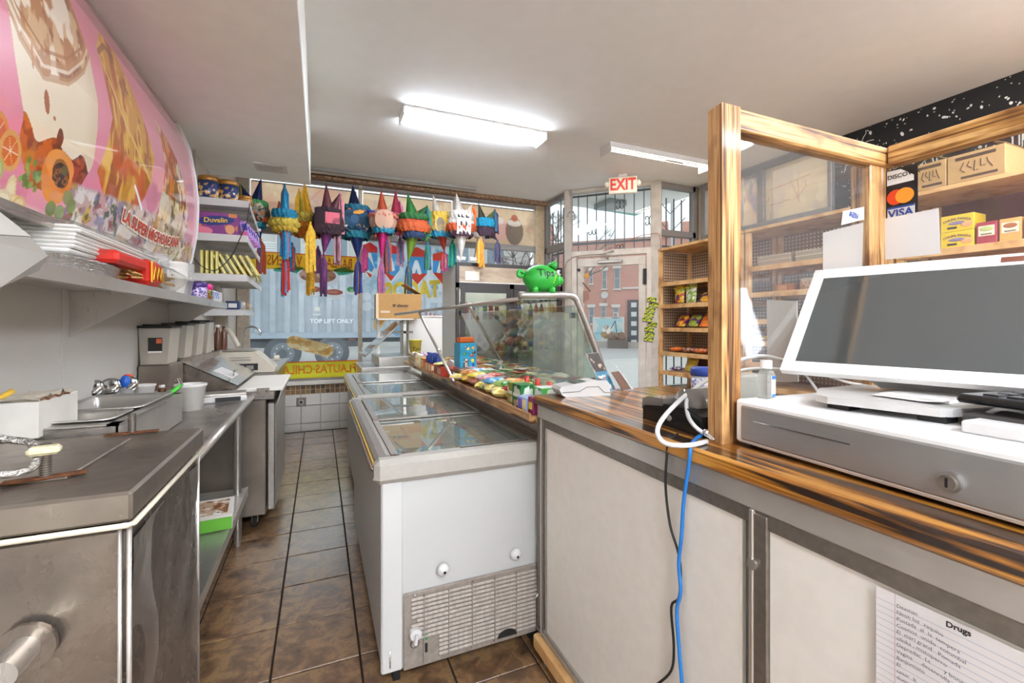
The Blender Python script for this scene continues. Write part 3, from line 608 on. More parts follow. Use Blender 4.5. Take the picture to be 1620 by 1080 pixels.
m = MB()
rim = [(profx(np.array([z]))[0]+.002, Y0s+W_+.004, z) for z in np.linspace(1.6, 2.598, 22)]; m.tube(rim, .010, WHITEG, 6)
m.tube([(profx(np.array([1.6]))[0], Y0s, 1.598), (profx(np.array([1.6]))[0], Y0s+W_, 1.598)], .008, WHITEG, 6); m.build('edge_trim', sg, True)
bp_ = [(-.866, 1.60)]+[(float(profx(np.array([z]))[0])-.004, z) for z in np.linspace(1.6, 2.595, 14)]+[(-.866, 2.595)]
MB().prism([(p[0], p[1]) for p in bp_], 'y', Y0s, Y0s+W_, WHITE).build('sign_box', sg, True)
RED = M('c23a26', .4); def_out = M('f4ead8', .4)
m = MB(); m2 = MB(); L0, L1 = 2.37, 3.24
def wave(x, y, off):
    yy = L0+x; q_ = (yy-L0)/(L1-L0); z = 1.758-.10*q_+.125*q_*q_+y; xx = float(profx(np.array([max(1.6, min(2.59, z))]))[0]); return Vector((xx+off, yy, z))
text(m2, 'LA SUPER MICHOACANA', lambda x, y: wave(x*.98, y, .004), .072, def_out, 'LEFT', bold=.010); text(m, 'LA SUPER MICHOACANA', lambda x, y: wave(x*.98, y, .006), .072, RED, 'LEFT', bold=.0025)
m2.build('lettering_outline', sg, True); m.build('lettering', sg, True, label='red shop name lettering on a cream outline')

# ---- overshelf and what stands on it
os_ = thing('wall_shelf', 'long stainless wall shelf below the menu sign', 'shelf', (LX, 2.4, 1.40))
MB().box(LX+.005, -.575, 1.05, 3.47, 1.425, 1.435, STEELL).build('board', os_, True)
MB().prism([(-.585, 1.40), (-.565, 1.40), (-.565, 1.437), (-.585, 1.437)], 'y', 1.05, 3.47, STEELL).build('front_lip', os_, True)
for y in (3.40, 2.2, 1.2): MB().prism([(-.865, 1.25), (-.865, 1.424), (-.59, 1.424)], 'y', y, y+.012, STEELL).build('bracket', os_, True)
us = thing('wall_shelf', 'short upper stainless shelf at the top left under the sign', 'shelf', (LX, 1.4, 1.56))
MB().box(LX+.005, -.66, .6, 1.95, 1.570, 1.580, STEEL).box(-.67, -.655, .6, 1.95, 1.555, 1.583, STEEL).build('board', us, True)
ep = thing('steel_splash_panel', 'folded stainless splash panel at the left edge of the picture', 'panel', (-.62, 1.08, 1.3))
pl = [at(-60, 368, 'y', 1.0), at(48, 375, 'y', 1.06), at(76, 404, 'y', 1.08), at(62, 428, 'y', 1.08), at(0, 455, 'y', 1.03), at(-60, 470, 'y', 1.0)]
MB().plate(pl, .012, M('8d8880', .55, .3, .05, 8, .1)).build('panel', ep, True)
MB().plate([at(-60, 310, 'y', 1.05), at(0, 335, 'y', 1.08), at(50, 374, 'y', 1.1), at(-60, 367, 'y', 1.04)], .01, M('9a958d', .5, .3, .05, 8, .1)).build('folded_edge', ep, True)

FOAM = M('dcd9d2', .6); CLEARC = glassm('clear_cup_plastic', 'e9e9e6', 1.6, .06, haze=.22)
t = thing('napkin_bag', 'clear bag of stacked white paper napkins on the wall shelf', 'bag', (-.70, 1.93, 1.485))
for k in range(7): MB().obox((.004*(k % 2), -.05+.006*k, .012+k*.0115), (.18, .66, .010), FOAM, (0, 0, .012*(k % 3)), .004).build('napkin_stack', t)
def bagf(w_, l_, h_, seed):
    def f(u, v):
        a = 2*PI*u; y = (v-.5)*l_; e = (1-abs(2*v-1)**5)**.5+.02; rr = 1+.05*math.sin(9*a+seed+8*v)+.04*math.sin(23*v+a*4)
        return Vector((math.cos(a)*w_/2*rr*e, y, math.sin(a)*h_/2*rr*e))
    return f
bm_ = MB(); bm_.grid(bagf(.24, .80, .13, 2), 32, 26, WRAP); ob = bm_.build('plastic_bag', t); ob.location = (0, 0, .05)
t = thing('foil_tray_stack', 'stack of crimped foil trays under the napkin bag', 'foil tray', (-.67, 1.68, 1.437))
MB().lathe([(.085+.002*k, 0.0045*k) for k in range(10)], M('cfccc8', .25, .9, .8, 160), (0, 0, 0), 64, ruf=.03).build('tray_stack', t).scale = (.9, 2.6, 1)
t = thing('skewer_pack', 'red printed pack of wooden skewers in plastic on the wall shelf', 'skewers', (-.63, 2.06, 1.44))
WOODSK = M('c79a5a', .6, 0, .2, 60, .3)
m = MB()
for k in range(34): m.tube([(RNG.uniform(-.06, .06), -.20+.02*RNG.rand(), .012+RNG.rand()*.06), (RNG.uniform(-.06, .06), .27, .012+RNG.rand()*.06)], .0035, WOODSK, 5)
m.build('skewers', t, kind='stuff', label='bundle of thin wooden skewers')
m = MB(); m.box(-.075, .075, -.08, .05, .0, .092, M('c8281a', .4), .015); m.build('red_label', t)
m = MB(); m.tube([(.0765, -.06+.018*k, .02+.05*(k % 2)) for k in range(7)], .003, M('f0c030', .4), 4); m.box(.074, .077, .0-.078, .0-.07, .01, .085, M('f0c030')); m.build('label_pattern', t)
m = MB().box(-.07, .07, -.35, -.1, .045, .085, M('c8281a', .4), .01); m.build('red_box', t)
m = MB(); m.grid(bagf(.17, .40, .10, 5), 24, 18, WRAP); o = m.build('plastic_wrap', t); o.location = (0, .22, .05)
MB().box(.068, .072, .13, .17, .05, .078, WHITE).build('price_label', t)
def cup_stack(name, label, p, r0, r1, h, n, mat, group=None):
    t = thing(name, label, 'cups', p, 0, group)
    prof = [(r0, 0), (r0+.001, .004)]; 
    zz = h-n*.009; prof += [(r1, zz)]
    for k in range(n): prof += [(r1+.004, zz+.001+k*.009), (r1+.004, zz+.005+k*.009), (r1+.001, zz+.007+k*.009)]
    MB().lathe(prof, mat, n=24).build('cup_stack', t); return t
cup_stack('clear_cup_stack', 'stack of clear plastic cups left of the white foam cups', (-.66, 2.42, 1.437), .03, .042, .17, 8, CLEARC)
cup_stack('foam_cup_stack', 'stack of white foam cups on the wall shelf', (-.62, 2.52, 1.437), .036, .048, .15, 9, FOAM)
cup_stack('clear_cup_stack', 'tall clear cup stack right of the foam cups', (-.63, 2.70, 1.437), .032, .045, .165, 10, CLEARC)
cup_stack('clear_cup_stack', 'shorter clear cup stack behind the purple lidded jar', (-.69, 2.84, 1.437), .032, .042, .18, 10, CLEARC)
cup_stack('clear_cup_stack', 'slim clear cup stack beside the wall shelf end', (-.72, 2.98, 1.437), .032, .042, .2, 10, CLEARC)
def jar(name, label, p, r, h, body, lid, band=None, lh=.25, cat='jar', group=None, bm2=None):
    t = thing(name, label, cat, p, 0, group)
    MB().lathe([(r*.85, 0), (r, h*.06), (r, h*(1-lh)-.004), (r*.9, h*(1-lh))], body, n=22).build('body', t)
    MB().lathe([(r*.96, h*(1-lh)), (r*1.0, h*(1-lh)+.003), (r*1.0, h-.003), (r*.93, h)], lid, n=22).build('lid', t)
    if band is not None:
        MB().lathe([(r*1.008, h*.14), (r*1.008, h*(1-lh)-.02)], band, n=22).build('paper_label', t)
    return t
def mixm(name, cols, scale=30, rough=.35, sx_=(1, 1, 1), coat=.3, det=2):
    m, n, L, b = newmat(name); v = coords(n, L, sx_); no = n.new('ShaderNodeTexNoise'); no.inputs['Scale'].default_value = scale; no.inputs['Detail'].default_value = det; L.new(v, no.inputs['Vector'])
    k = len(cols); r = ramp(n, L, no.outputs['Fac'], [(.30+.4*i/(k-1), c) for i, c in enumerate(cols)]); r.color_ramp.interpolation = 'CONSTANT'
    L.new(r.outputs[0], b.inputs['Base Color']); b.inputs['Roughness'].default_value = rough; b.inputs['Coat Weight'].default_value = coat; return m
PURPC = mixm('purple_candy_wrap', ['3c2a6e', '8b7ac0', 'd8cfe6', '5b3d8f', 'b04c6a'], 45); GREENC = mixm('green_candy', ['3a4a1e', '6f8a34', '9a2a20', 'b8b060', '27401e'], 60)
GOLD = M('a9793a', .35, .5); NAVY = M('1f3560', .35, coat=.4); NAVYL = mixm('navy_gold_label', ['1c2f5c', '27407c', 'd9a24a', 'e8dcc0', '8d2a2a'], 28)
jar('candy_jar', 'rounded jar of purple wrapped candy with a purple lid', (-.61, 2.90, 1.437), .046, .088, PURPC, M('4a2f7a', .3), None, .3)
jar('candy_jar', 'jar of green candy with a bright pink lid', (-.61, 3.03, 1.437), .046, .088, GREENC, M('e0267e', .3), None, .34)
for k in range(3):
    t = thing('candy_box', ['first', 'second', 'third'][k]+' small blue and white carton after the pink lidded jar', 'carton', (-.61, 3.13+.065*k, 1.437), 0, 'small cartons at the wall shelf end')
    MB().box(-.03, .03, -.027, .027, 0, .062, M('e7e4ea', .4), .002).build('carton', t); MB().box(.0305, .032, -.024, .024, .006, .054, mixm('blue_print', ['3c57b0', '5b6fc4', 'e6e6f0', '2c3f8c'], 60)).build('front_print', t)
t = thing('display_tray', 'open white card tray around the small blue cartons', 'tray', (-.61, 3.2, 1.437)); MB().box(-.04, .04, .132, .137, 0, .06, WHITE).box(.036, .04, -.1, .137, 0, .012, WHITE).build('card_tray', t)

# ---- cantilever shelves further back
def canti(z, ya, yb, xa, xb, label, sl=0.):
    t = thing('cantilever_shelf', label, 'shelf', (LX, ya, z))
    P = [(LX+.004, ya), (xa, ya), (xb, yb), (LX+.004, yb)]
    vs = [(p[0], p[1], z-sl*(i in (2, 3))) for i, p in enumerate(P)]
    MB().plate([vs[3], vs[2], vs[1], vs[0]], -.006, WHITEG).build('board', t, True)
    d = Vector((xb-xa, yb-ya, -sl)); nrm = Vector((d.y, -d.x, 0)).normalized()
    MB().plate([(xa, ya, z+.004), (xb, yb, z-sl+.004), (xb, yb, z-sl-.04), (xa, ya, z-.04)], .006, WHITEG).build('front_lip', t, True)
    MB().plate([(LX+.01, ya, z), (xa, ya, z), (xa, ya, z-.045), (LX+.01, ya, z-.05)], .005, WHITEG).build('end_lip', t, True)
    for k in range(1, 4):
        y = ya+(yb-ya)*k/3.6; MB().box(LX+.02, xa-.02, y, y+.02, z-.03-sl*k/4, z-.007-sl*k/4, OFFW).build('rib', t, True)
    return t
canti(2.225, 3.90, 4.98, -.49, -.54, 'top white steel shelf holding the navy jars', .03)
canti(1.955, 3.86, 4.98, -.50, -.535, 'middle white steel shelf holding the purple boxes', .02)
canti(1.66, 3.84, 5.05, -.50, -.53, 'lower white steel shelf holding the yellow packets', 0)
canti(1.415, 4.3, 5.1, -.58, -.60, 'small lowest wire-edged shelf at the end of the row', 0)
t = jar('peanut_jar', 'navy and gold jar nearest the menu sign on the top shelf', (-.775, 4.02, 2.226), .068, .185, NAVY, GOLD, NAVYL, .2, group='navy jars')
dup(t, (-.655, 4.08, 2.226), label='second navy and gold jar on the top shelf')
jar('peanut_jar', 'short brown and gold jar right of the navy jars', (-.54, 4.10, 2.226), .045, .085, M('b98544', .4), GOLD, mixm('amber_label', ['c99a4e', '8d4a22', 'e7c98a'], 40), .25)
t = thing('candy_carton', 'wide purple and pink display carton on the middle shelf', 'carton', (-.70, 3.98, 1.958))
MB().box(-.13, .13, -.06, .06, 0, .17, M('7d3f86', .4), .004).build('carton', t)
cp = Canvas(.26, .17, 90, 60, '8a3f86'); cp.noisy('c9598e', 8, 10, .5, 3, .9); cp.noisy('e3884a', 9, 9, .6, 8, .9, (cp.Y < .08).astype(float)); cp.ell(.12, .11, .12, .035, '23357e', .1); cp.ell(.21, .05, .03, .035, 'e0a070'); cp.ell(.04, .03, .06, .03, 'e87f98'); cp.rect(.2, .255, .14, .168, 'd98a4a')
cp.build(plane_fn((-.13, -.0615, 0), (1, 0, 0), (0, 0, 1)), 'front_print', PRINT, t); m = MB(); text(m, 'Duvalin', tplane((-.01, -.063, .112), (1, 0, .05), (0, 0, 1)), .05, M('f0c23c', .4), bold=.001); m.build('lettering', t)
for k in range(5):
    t = thing('spoon_candy_pack', ['first', 'second', 'third', 'fourth', 'fifth'][k]+' slim lilac packet leaning beside the purple carton', 'packet', (-.53+.004*k, 3.97+.12*k, 1.958), 0, 'lilac packets on the middle shelf')
    MB().obox((0, 0, .065), (.05, .015, .13), M('b58ad0', .4), (0, -.25, 0), .004).obox((0, -.009, .085), (.034, .003, .05), M('3b3f9a', .4), (0, -.25, 0)).obox((0, -.009, .03), (.034, .003, .035), M('d85a90', .4), (0, -.25, 0)).build('packet', t)
for k in range(10):
    lean = 0 if k < 4 else -.5; x = -.795+.030*k+(.012*(k-3) if k > 3 else 0)
    t = thing('yellow_candy_packet', ('upright' if k < 4 else 'leaning')+' yellow striped packet, number '+['one', 'two', 'three', 'four', 'five', 'six', 'seven', 'eight', 'nine', 'ten'][k]+' from the menu sign', 'packet', (x, 3.95+.008*k, 1.664), 0, 'yellow packets on the lower shelf')
    MB().obox((-.03 if lean else 0, 0, .09 if not lean else .085), (.02, .11, .175), M('cdbf5a', .5, 0, .1, 30, .15), (0, lean, 0), .003).obox((-.03 if lean else 0, -.057, .09 if not lean else .085), (.007, .003, .16), M('f0e9b0', .4), (0, lean, 0)).build('packet', t)
for k, (dx, dy) in enumerate(((0, 0), (.02, .14), (.0, .28), (-.01, .42), (.01, .56), (0, .7))):
    t = thing('candy_bag', ['green round candy tub at the packet end', 'second green and red candy bag on the lower shelf', 'third candy bag toward the window', 'fourth candy bag toward the window', 'fifth candy bag close to the piñatas', 'last red candy bag at the shelf end'][k], 'candy bag', (-.545+dx*.5, 4.02+dy, 1.664), 0, 'candy bags on the lower shelf')
    MB().lathe([(.03, 0), (.045, .02), (.047, .07), (.03, .095), (.012, .11)], [GREENC, mixm('redgreen_bag', ['a23326', '6b8a3a', 'e3d9cc', 'b5532e'], 50)][k > 0], n=14, ruf=.03).build('bag', t)
for k in range(4):
    t = thing('small_carton', ['dark blue carton', 'white carton', 'tan carton', 'white and gold carton'][k]+' on the small lowest shelf', 'carton', (-.66+.004*k, 4.34+.19*k, 1.418), 0, 'cartons on the small shelf')
    MB().box(-.05, .05, -.05, .05, 0, .07, [NAVY, WHITE, M('b08a4a', .5), WHITE][k], .003).build('carton', t); MB().box(-.03, .03, -.052, -.05, .015, .05, [WHITE, NAVY, WHITE, GOLD][k]).build('front_print', t)
t = thing('shelf_rail', 'thin wire guard rail on the small lowest shelf', 'rail', (-.59, 4.7, 1.42)); MB().tube([(-.585, 4.3, 1.45), (-.60, 5.08, 1.45)], .004, ALU, 5).tube([(-.585, 4.3, 1.415), (-.585, 4.3, 1.45)], .004, ALU, 5).tube([(-.60, 5.08, 1.415), (-.60, 5.08, 1.45)], .004, ALU, 5).build('rail', t, True)
t = thing('power_cable', 'black cord draped down past the white shelves', 'cord', (-.49, 3.85, 2.1))
MB().tube([at(395, 322, 'y', 3.84), at(390, 352, 'y', 3.84), at(376, 385, 'y', 3.83), at(367, 404, 'y', 3.83), at(352, 420, 'y', 3.83), at(337, 428, 'y', 3.8), at(318, 420, 'y', 3.8), at(300, 400, 'y', 3.78), at(296, 394, 'y', 3.76)], .0035, BLACK, 5, 4).build('cord', t, True)

# ---- near stainless chest
ch = thing('stainless_chest', 'low stainless steam chest with rusty bolted lid at bottom left', 'chest', (-.6, 1.4, 0))
X1, YA, YB, ZT = -.345, 1.12, 1.72, .965
MB().box(LX+.01, X1-.012, YA+.012, YB-.01, .08, .895, STEELV, .012).build('body', ch, True)
MB().box(LX+.01, X1, YA, YB, .905, ZT, STEELD, .006).build('top', ch, True)
MB().tube([(LX+.01, YA-.001, .899), (X1-.005, YA-.001, .899), (X1+.001, YA+.006, .899), (X1+.001, YB-.01, .899)], .006, M('d8cfb8', .6), 6).build('gasket', ch, True)
for a_, b_, r_ in ((X1-.008, YA+.012, .005), (X1-.022, YA+.008, .004), (X1-.011, YB-.02, .005)): MB().tube([(a_, b_, .10), (a_, b_, .89)], r_, STEELL, 6).build('corner_bead', ch, True)
MB().box(LX+.02, -.50, YA+.14, 1.62, ZT-.001, ZT+.006, STEELD, .003).build('lid', ch, True)
def dent(u, v):
    y = YA+.03+u*.55; z = .12+v*.74; a = math.exp(-((z-.45)/.4)**2)*math.exp(-((y-1.45-(z-.4)*.16)/.13)**2); return Vector((X1-.010-.022*a+.006*math.sin(9*y+7*z)*a+.004*math.sin(z*14+y*5)*math.sin(y*20), y, z))
MB().grid(dent, 50, 60, steel('dented_panel', 'b5ada3', .16, (2, 2, 2), .5, .2)).build('dented_side_panel', ch, True)
for k, (px, py, hh) in enumerate(((72, 757, .075), (209, 686, .06))):
    p = at(px, py, 'z', ZT+.004); q = MB(); ang = .25 if k == 0 else .1
    q.obox((p.x, p.y, p.z+.003), (.13, .026, .006), RUST, (0, 0, ang), .003); q.build('strap', ch, True)
    q = MB(); q.cyl(p, p+Vector((0, 0, hh)), .009, M('6d665c', .5, .7), n=12)
    for j in range(int(hh/.005)): q.cyl(p+Vector((0, 0, .002+.005*j)), p+Vector((0, 0, .004+.005*j)), .0105, M('8a8278', .4, .7), n=12)
    q.build('threaded_bolt', ch, True)
p0 = at(72, 720, 'y', 1.22); q = MB(); q.tube([at(-20, 690, 'y', 1.28), at(20, 696, 'y', 1.28), at(48, 700, 'y', 1.27), at(55, 712, 'y', 1.25), at(57, 727, 'y', 1.22), at(48, 742, 'y', 1.2), at(10, 750, 'y', 1.18), at(-20, 752, 'y', 1.18)], .008, M('c9c6c0', .25, .9, .9, 120), 8, 4); q.build('foil_wrapped_handle', ch, True)
q = MB(); q.obox(at(70, 712, 'y', 1.22), (.05, .03, .018), M('d9cfa8', .7, 0, .4, 80, .2), (0, 0, .2), .006); q.build('tape_knot', ch, True)
q = MB(); q.cyl((-.50, 1.13, .70), (-.50, 1.04, .70), .024, STEELL, n=20).cyl((-.50, 1.12, .70), (-.50, 1.11, .70), .045, STEELV, n=20); q.build('drain_knob', ch, True)

# ---- steam well with pans
sw = thing('steam_well', 'stainless steam well with two open pans behind the chest', 'steam table', (-.7, 2.1, .865))
for a in (MB().box(LX+.01, -.568, 1.745, 1.76, .865, .99, STEEL, .003), MB().box(-.58, -.566, 1.745, 2.42, .865, .99, STEELL, .003), MB().box(LX+.01, -.568, 2.41, 2.42, .865, .99, STEEL, .003)): a.build('side_panel', sw, True)
MB().box(LX+.01, -.568, 1.745, 1.79, .985, .992, STEELL).box(-.60, -.566, 1.745, 2.42, .985, .992, STEELL).box(LX+.01, -.568, 2.39, 2.42, .985, .992, STEELL).box(LX+.01, -.568, 1.76, 2.41, .90, .905, STEELD).build('rim', sw, True)
def pan(x0, x1, y0, y1, z, dp, label):
    t = thing('food_pan', label, 'food pan', ((x0+x1)/2, (y0+y1)/2, z-dp)); m = MB(); cx, cy = (x0+x1)/2, (y0+y1)/2
    def rr(hx, hy, z_, rad=.03):
        o = []
        for sx_, sy, a0 in ((1, 1, 0), (-1, 1, PI/2), (-1, -1, PI), (1, -1, 1.5*PI)):
            for k in range(5): a = a0+k*PI/8; o.append((cx+sx_*(hx-rad)+rad*math.cos(a), cy+sy*(hy-rad)+rad*math.sin(a), z_))
        return o
    hx, hy = (x1-x0)/2, (y1-y0)/2; rings = [rr(hx, hy, z-.004), rr(hx, hy, z), rr(hx-.014, hy-.014, z), rr(hx-.02, hy-.02, z-.01), rr(hx-.03, hy-.03, z-dp)]; vs = sum(rings, []); n = 20
    fs = [(i*n+k, i*n+(k+1) % n, (i+1)*n+(k+1) % n, (i+1)*n+k) for i in range(4) for k in range(n)]+[tuple(4*n+k for k in range(n))]
    m.add(vs, fs, STEELL, True); m.build('pan', t, True); return t
pan(-.865, -.60, 1.79, 1.99, 1.002, .05, 'shallow stainless pan in the steam well nearest the chest')
t = pan(-.86, -.585, 2.0, 2.38, 1.004, .05, 'larger stainless pan behind, with a scoop lying in it')
MB().ball((-.70, 2.16, .968), (.05, .03, .014), CHROME).tube([(-.72, 2.15, .975), (-.80, 2.06, .99)], .006, CHROME, 6).build('scoop', t, True)
t = thing('yellow_handled_tool', 'kitchen tool with a yellow handle at the left edge', 'tool', (-.82, 1.8, 1.01)); MB().tube([at(-8, 634, 'y', 1.75), at(6, 626, 'y', 1.76), at(20, 618, 'y', 1.78)], .008, M('e0b43a', .5), 8).build('handle', t, True); MB().tube([at(2, 638, 'y', 1.75), at(22, 637, 'y', 1.78)], .006, BLACK, 6).build('blade', t, True)
t = thing('cardboard_box', 'torn white cardboard box against the wall at far left', 'box', (-.80, 1.86, .99))
MB().box(-.06, .055, -.14, .09, -.02, .085, M('d5d0c6', .7, 0, .1, 12, .08), .002).build('carton', t); m = MB()
m.grid(lambda u, v: Vector((-.058+.11*v, -.14+.22*u, .088+.012*math.sin(17*u+3*v)*v+.006*math.sin(41*u))), 24, 4, M('cfc5b2', .8, 0, .3, 30, .3)); m.build('torn_flap', t)
m = MB(); m.tube([(.057, -.13+.02*k, .09+.004*math.sin(k*2.2)) for k in range(9)], .003, M('7a4a28', .8), 5); m.build('torn_edge', t)
# ladles and lids heap
for k in range(4):
    q = at(118+28*k, 617-3*k, 'y', 2.36+.05*k); t = thing('pan_lid', ['first', 'second', 'third', 'fourth'][k]+' small stainless pan lid leaning in the row against the wall, from the left', 'bowl', q, 0, 'lids leaning behind the pans')
    MB().lathe([(.001, .02), (.02, .019), (.034, .012), (.04, 0), (.038, -.002)], CHROME, n=20, rot=(.9, -.5, .4)).lathe([(.028, .016), (.03, .019)], STEELL, n=20, rot=(.9, -.5, .4)).build('lid', t)
t = thing('squeeze_bottle_cap', 'upturned squeeze bottle with a blue cap behind the lids', 'bottle', (at(198, 612, 'y', 2.5)-Vector((0, 0, 0)))); MB().lathe([(.0, 0), (.022, .002), (.02, .03), (.012, .045), (.01, .05)], M('1f5fc0', .4), n=14).lathe([(.03, -.06), (.032, -.02), (.022, 0)], CLEARC, n=14).build('bottle', t)
t = thing('oil_bottle', 'amber oil bottle with an orange-red cap', 'bottle', Vector((*at(203, 600, 'y', 2.62)[:2], .956))); MB().lathe([(.028, 0), (.032, .01), (.032, .05), (.016, .075), (.014, .082)], M('7a3c12', .15, coat=.6), n=18).build('body', t); MB().lathe([(.017, .082), (.018, .09), (.016, .108), (.0, .11)], M('d5481e', .4), n=16).build('cap', t)
t = thing('white_tub', 'small white plastic tub behind the steam well pan', 'tub', Vector((*at(228, 600, 'y', 2.60)[:2], .956))); MB().lathe([(.034, 0), (.042, .052), (.045, .053), (.045, .06), (.041, .06), (.036, .005)], FOAM, n=22).build('tub', t)
t = thing('small_spice_jar', 'small brown jar with a white cap right of the white tub', 'jar', Vector((*at(256, 600, 'y', 2.72)[:2], .956))); MB().lathe([(.016, 0), (.018, .02), (.012, .028)], M('5a3a1e', .3), n=12).lathe([(.013, .028), (.013, .04), (0, .041)], WHITE, n=12).build('jar', t)
t = thing('sauce_bottle', 'orange tipped sauce bottle behind the white tub', 'bottle', Vector((*at(231, 600, 'y', 2.8)[:2], .956))); MB().lathe([(.02, -.03), (.022, .01), (.008, .03), (.003, .045)], M('c0602a', .4), n=12).build('bottle', t)
t = thing('green_handle', 'bright green plastic tool handle beside the bucket', 'tool', at(283, 613, 'y', 2.45)); a, b_ = at(272, 620, 'y', 2.4), at(287, 609, 'y', 2.5); MB().tube([a, (a+b_)/2, b_], [.008, .01, .007], M('4fc43a', .4), 8).build('handle', t, True)

# ---- worktable
wt = thing('worktable', 'stainless worktable with a rolled edge and undershelf', 'table', (-.6, 2.4, 0))
MB().box(LX+.01, -.39, 1.74, 3.16, .835, .862, STEEL, .004).build('tabletop', wt, True); MB().tube([(-.385, 1.74, .847), (-.385, 3.16, .847)], .017, STEELL, 10).build('rolled_edge', wt, True)
MB().box(LX+.01, -.40, 1.75, 3.10, .30, .315, STEELL, .003).box(-.41, -.395, 1.75, 3.10, .27, .318, STEELL).build('undershelf', wt, True)
for x, y in ((-.44, 3.02), (-.44, 1.80), (-.82, 3.02), (-.82, 1.80)): MB().cyl((x, y, .04), (x, y, .84), .021, ALU, n=16).cyl((x, y, 0.006), (x, y, .05), .015, STEELL, .02, n=12).build('leg', wt, True)
t = thing('glove_box', 'white, green and brown printed box on the undershelf of the worktable', 'box', (-.47, 2.62, .318), .1)
MB().box(-.11, .07, -.13, .13, 0, .07, M('e2ddd0', .5), .003).build('carton', t); MB().box(-.11, .07, -.132, -.13, .002, .06, M('6fbf3a', .5)).box(.07, .072, -.13, .0, .005, .06, M('e6e2d8', .5)).build('green_panel', t)
MB().box(-.09, .05, -.1, .1, .07, .0715, mixm('box_top_print', ['8a5230', 'c9a98a', 'ece6dc', '6b4a34'], 22)).build('top_print', t)
t = thing('blue_box', 'dark blue box deeper on the undershelf', 'box', (-.68, 2.45, .318)); MB().box(-.06, .06, -.08, .08, 0, .11, M('24509a', .5), .003).build('carton', t)
# bucket with ladle
bk = thing('white_bucket', 'white plastic bucket with a steel ladle on the worktable', 'bucket', (-.605, 2.74, .862))
MB().lathe([(.052, 0), (.066, .118), (.070, .119), (.071, .132), (.066, .133), (.064, .12), (.05, .004), (0, .003)], FOAM, n=28).build('pail', bk); MB().cyl((-.02, 0, .06), (-.055, -.01, .165), .013, CHROME).build('ladle_handle', bk)
sc = thing('kitchen_scale', 'flat white kitchen scale with a black display on the worktable', 'scale', (-.50, 2.98, .862), .15)
MB().box(-.13, .11, -.07, .09, 0, .03, WHITEG, .006).box(-.13, .11, -.02, .10, .03, .045, STEELL, .003).build('body', sc); MB().obox((.02, -.073, .017), (.12, .004, .024), BLACK).build('display', sc)
# ---- sandwich prep fridge
pf = thing('prep_fridge', 'stainless sandwich prep fridge on casters with an open hood and white cutting board', 'fridge', (-.6, 3.55, 0))
MB().box(LX+.01, -.31, 3.19, 3.98, .10, .83, STEELD, .006).build('cabinet', pf, True)
d = MB(); d.box(-.305, -.262, 3.21, 3.97, .12, .80, ALU, .006).box(-.262, -.255, 3.23, 3.95, .14, .78, STEELL, .003); d.build('door', pf, True)
MB().box(LX+.01, -.262, 3.17, 4.0, .825, .875, STEEL, .004).build('worktop', pf, True)
MB().plate([(-.25, 3.19, .80), (-.25, 3.95, .80), (-.225, 3.95, .88), (-.225, 3.19, .88)], .006, STEELL).build('handle_lip', pf, True)
MB().box(-.47, -.215, 3.19, 3.98, .876, .898, M('e9e4da', .45, 0, .05, 40, .04), .004).build('cutting_board', pf, True)
q = MB(); q.plate([(-.36, 3.168, .86), (-.29, 3.168, .86), (-.29, 3.168, .90), (-.36, 3.168, .90)], -.004, ALUD)
for x in (-.345, -.305): q.cyl((x, 3.166, .88), (x, 3.158, .88), .005, CHROME, n=8)
q.build('board_bracket', pf, True)
MB().box(LX+.01, -.47, 3.17, 4.0, .876, .90, STEELD).build('pan_rail', pf, True)
hd = MB(); A = [(-.865, 3.10, 1.12), (-.865, 3.10, .9), (-.47, 3.10, .9), (-.45, 3.10, .93)]
hd.plate([(-.79, 3.12, 1.112), (-.79, 3.95, 1.112), (-.455, 3.95, .93), (-.455, 3.12, .93)], .006, steel('hood_steel', 'cdc8c0', .15, (2, 2, 2), .15, .1)); hd.plate([(-.79, 3.12, 1.11), (-.455, 3.12, .93), (-.47, 3.12, .89), (-.80, 3.12, .89)], .006, STEELV)
hd.tube([(-.79, 3.12, 1.116), (-.79, 3.95, 1.116)], .007, CHROME, 6); hd.build('hood', pf, True)
q = MB(); q.tube([(-.51, 3.35, .965), (-.50, 3.30, 1.0), (-.505, 3.42, 1.0)], .006, CHROME, 6); q.build('hood_handle', pf, True)
MB().plate([(-.60, 3.25, 1.013), (-.60, 3.5, 1.013), (-.50, 3.5, .960), (-.50, 3.25, .960)], .003, WHITE).build('paper_sheet', pf, True)
for x, y in ((-.38, 3.27), (-.38, 3.9)):
    q = MB(); q.cyl((x-.012, y, .045), (x+.012, y, .045), .04, RUBBER, n=18).cyl((x-.015, y, .045), (x+.015, y, .045), .012, ALU, n=10).box(x-.03, x+.03, y-.03, y+.03, .092, .1, ALUD).box(x+.014, x+.018, y-.02, y+.02, .04, .095, ALUD).box(x-.018, x-.014, y-.02, y+.02, .04, .095, ALUD); q.build('caster', pf, True)
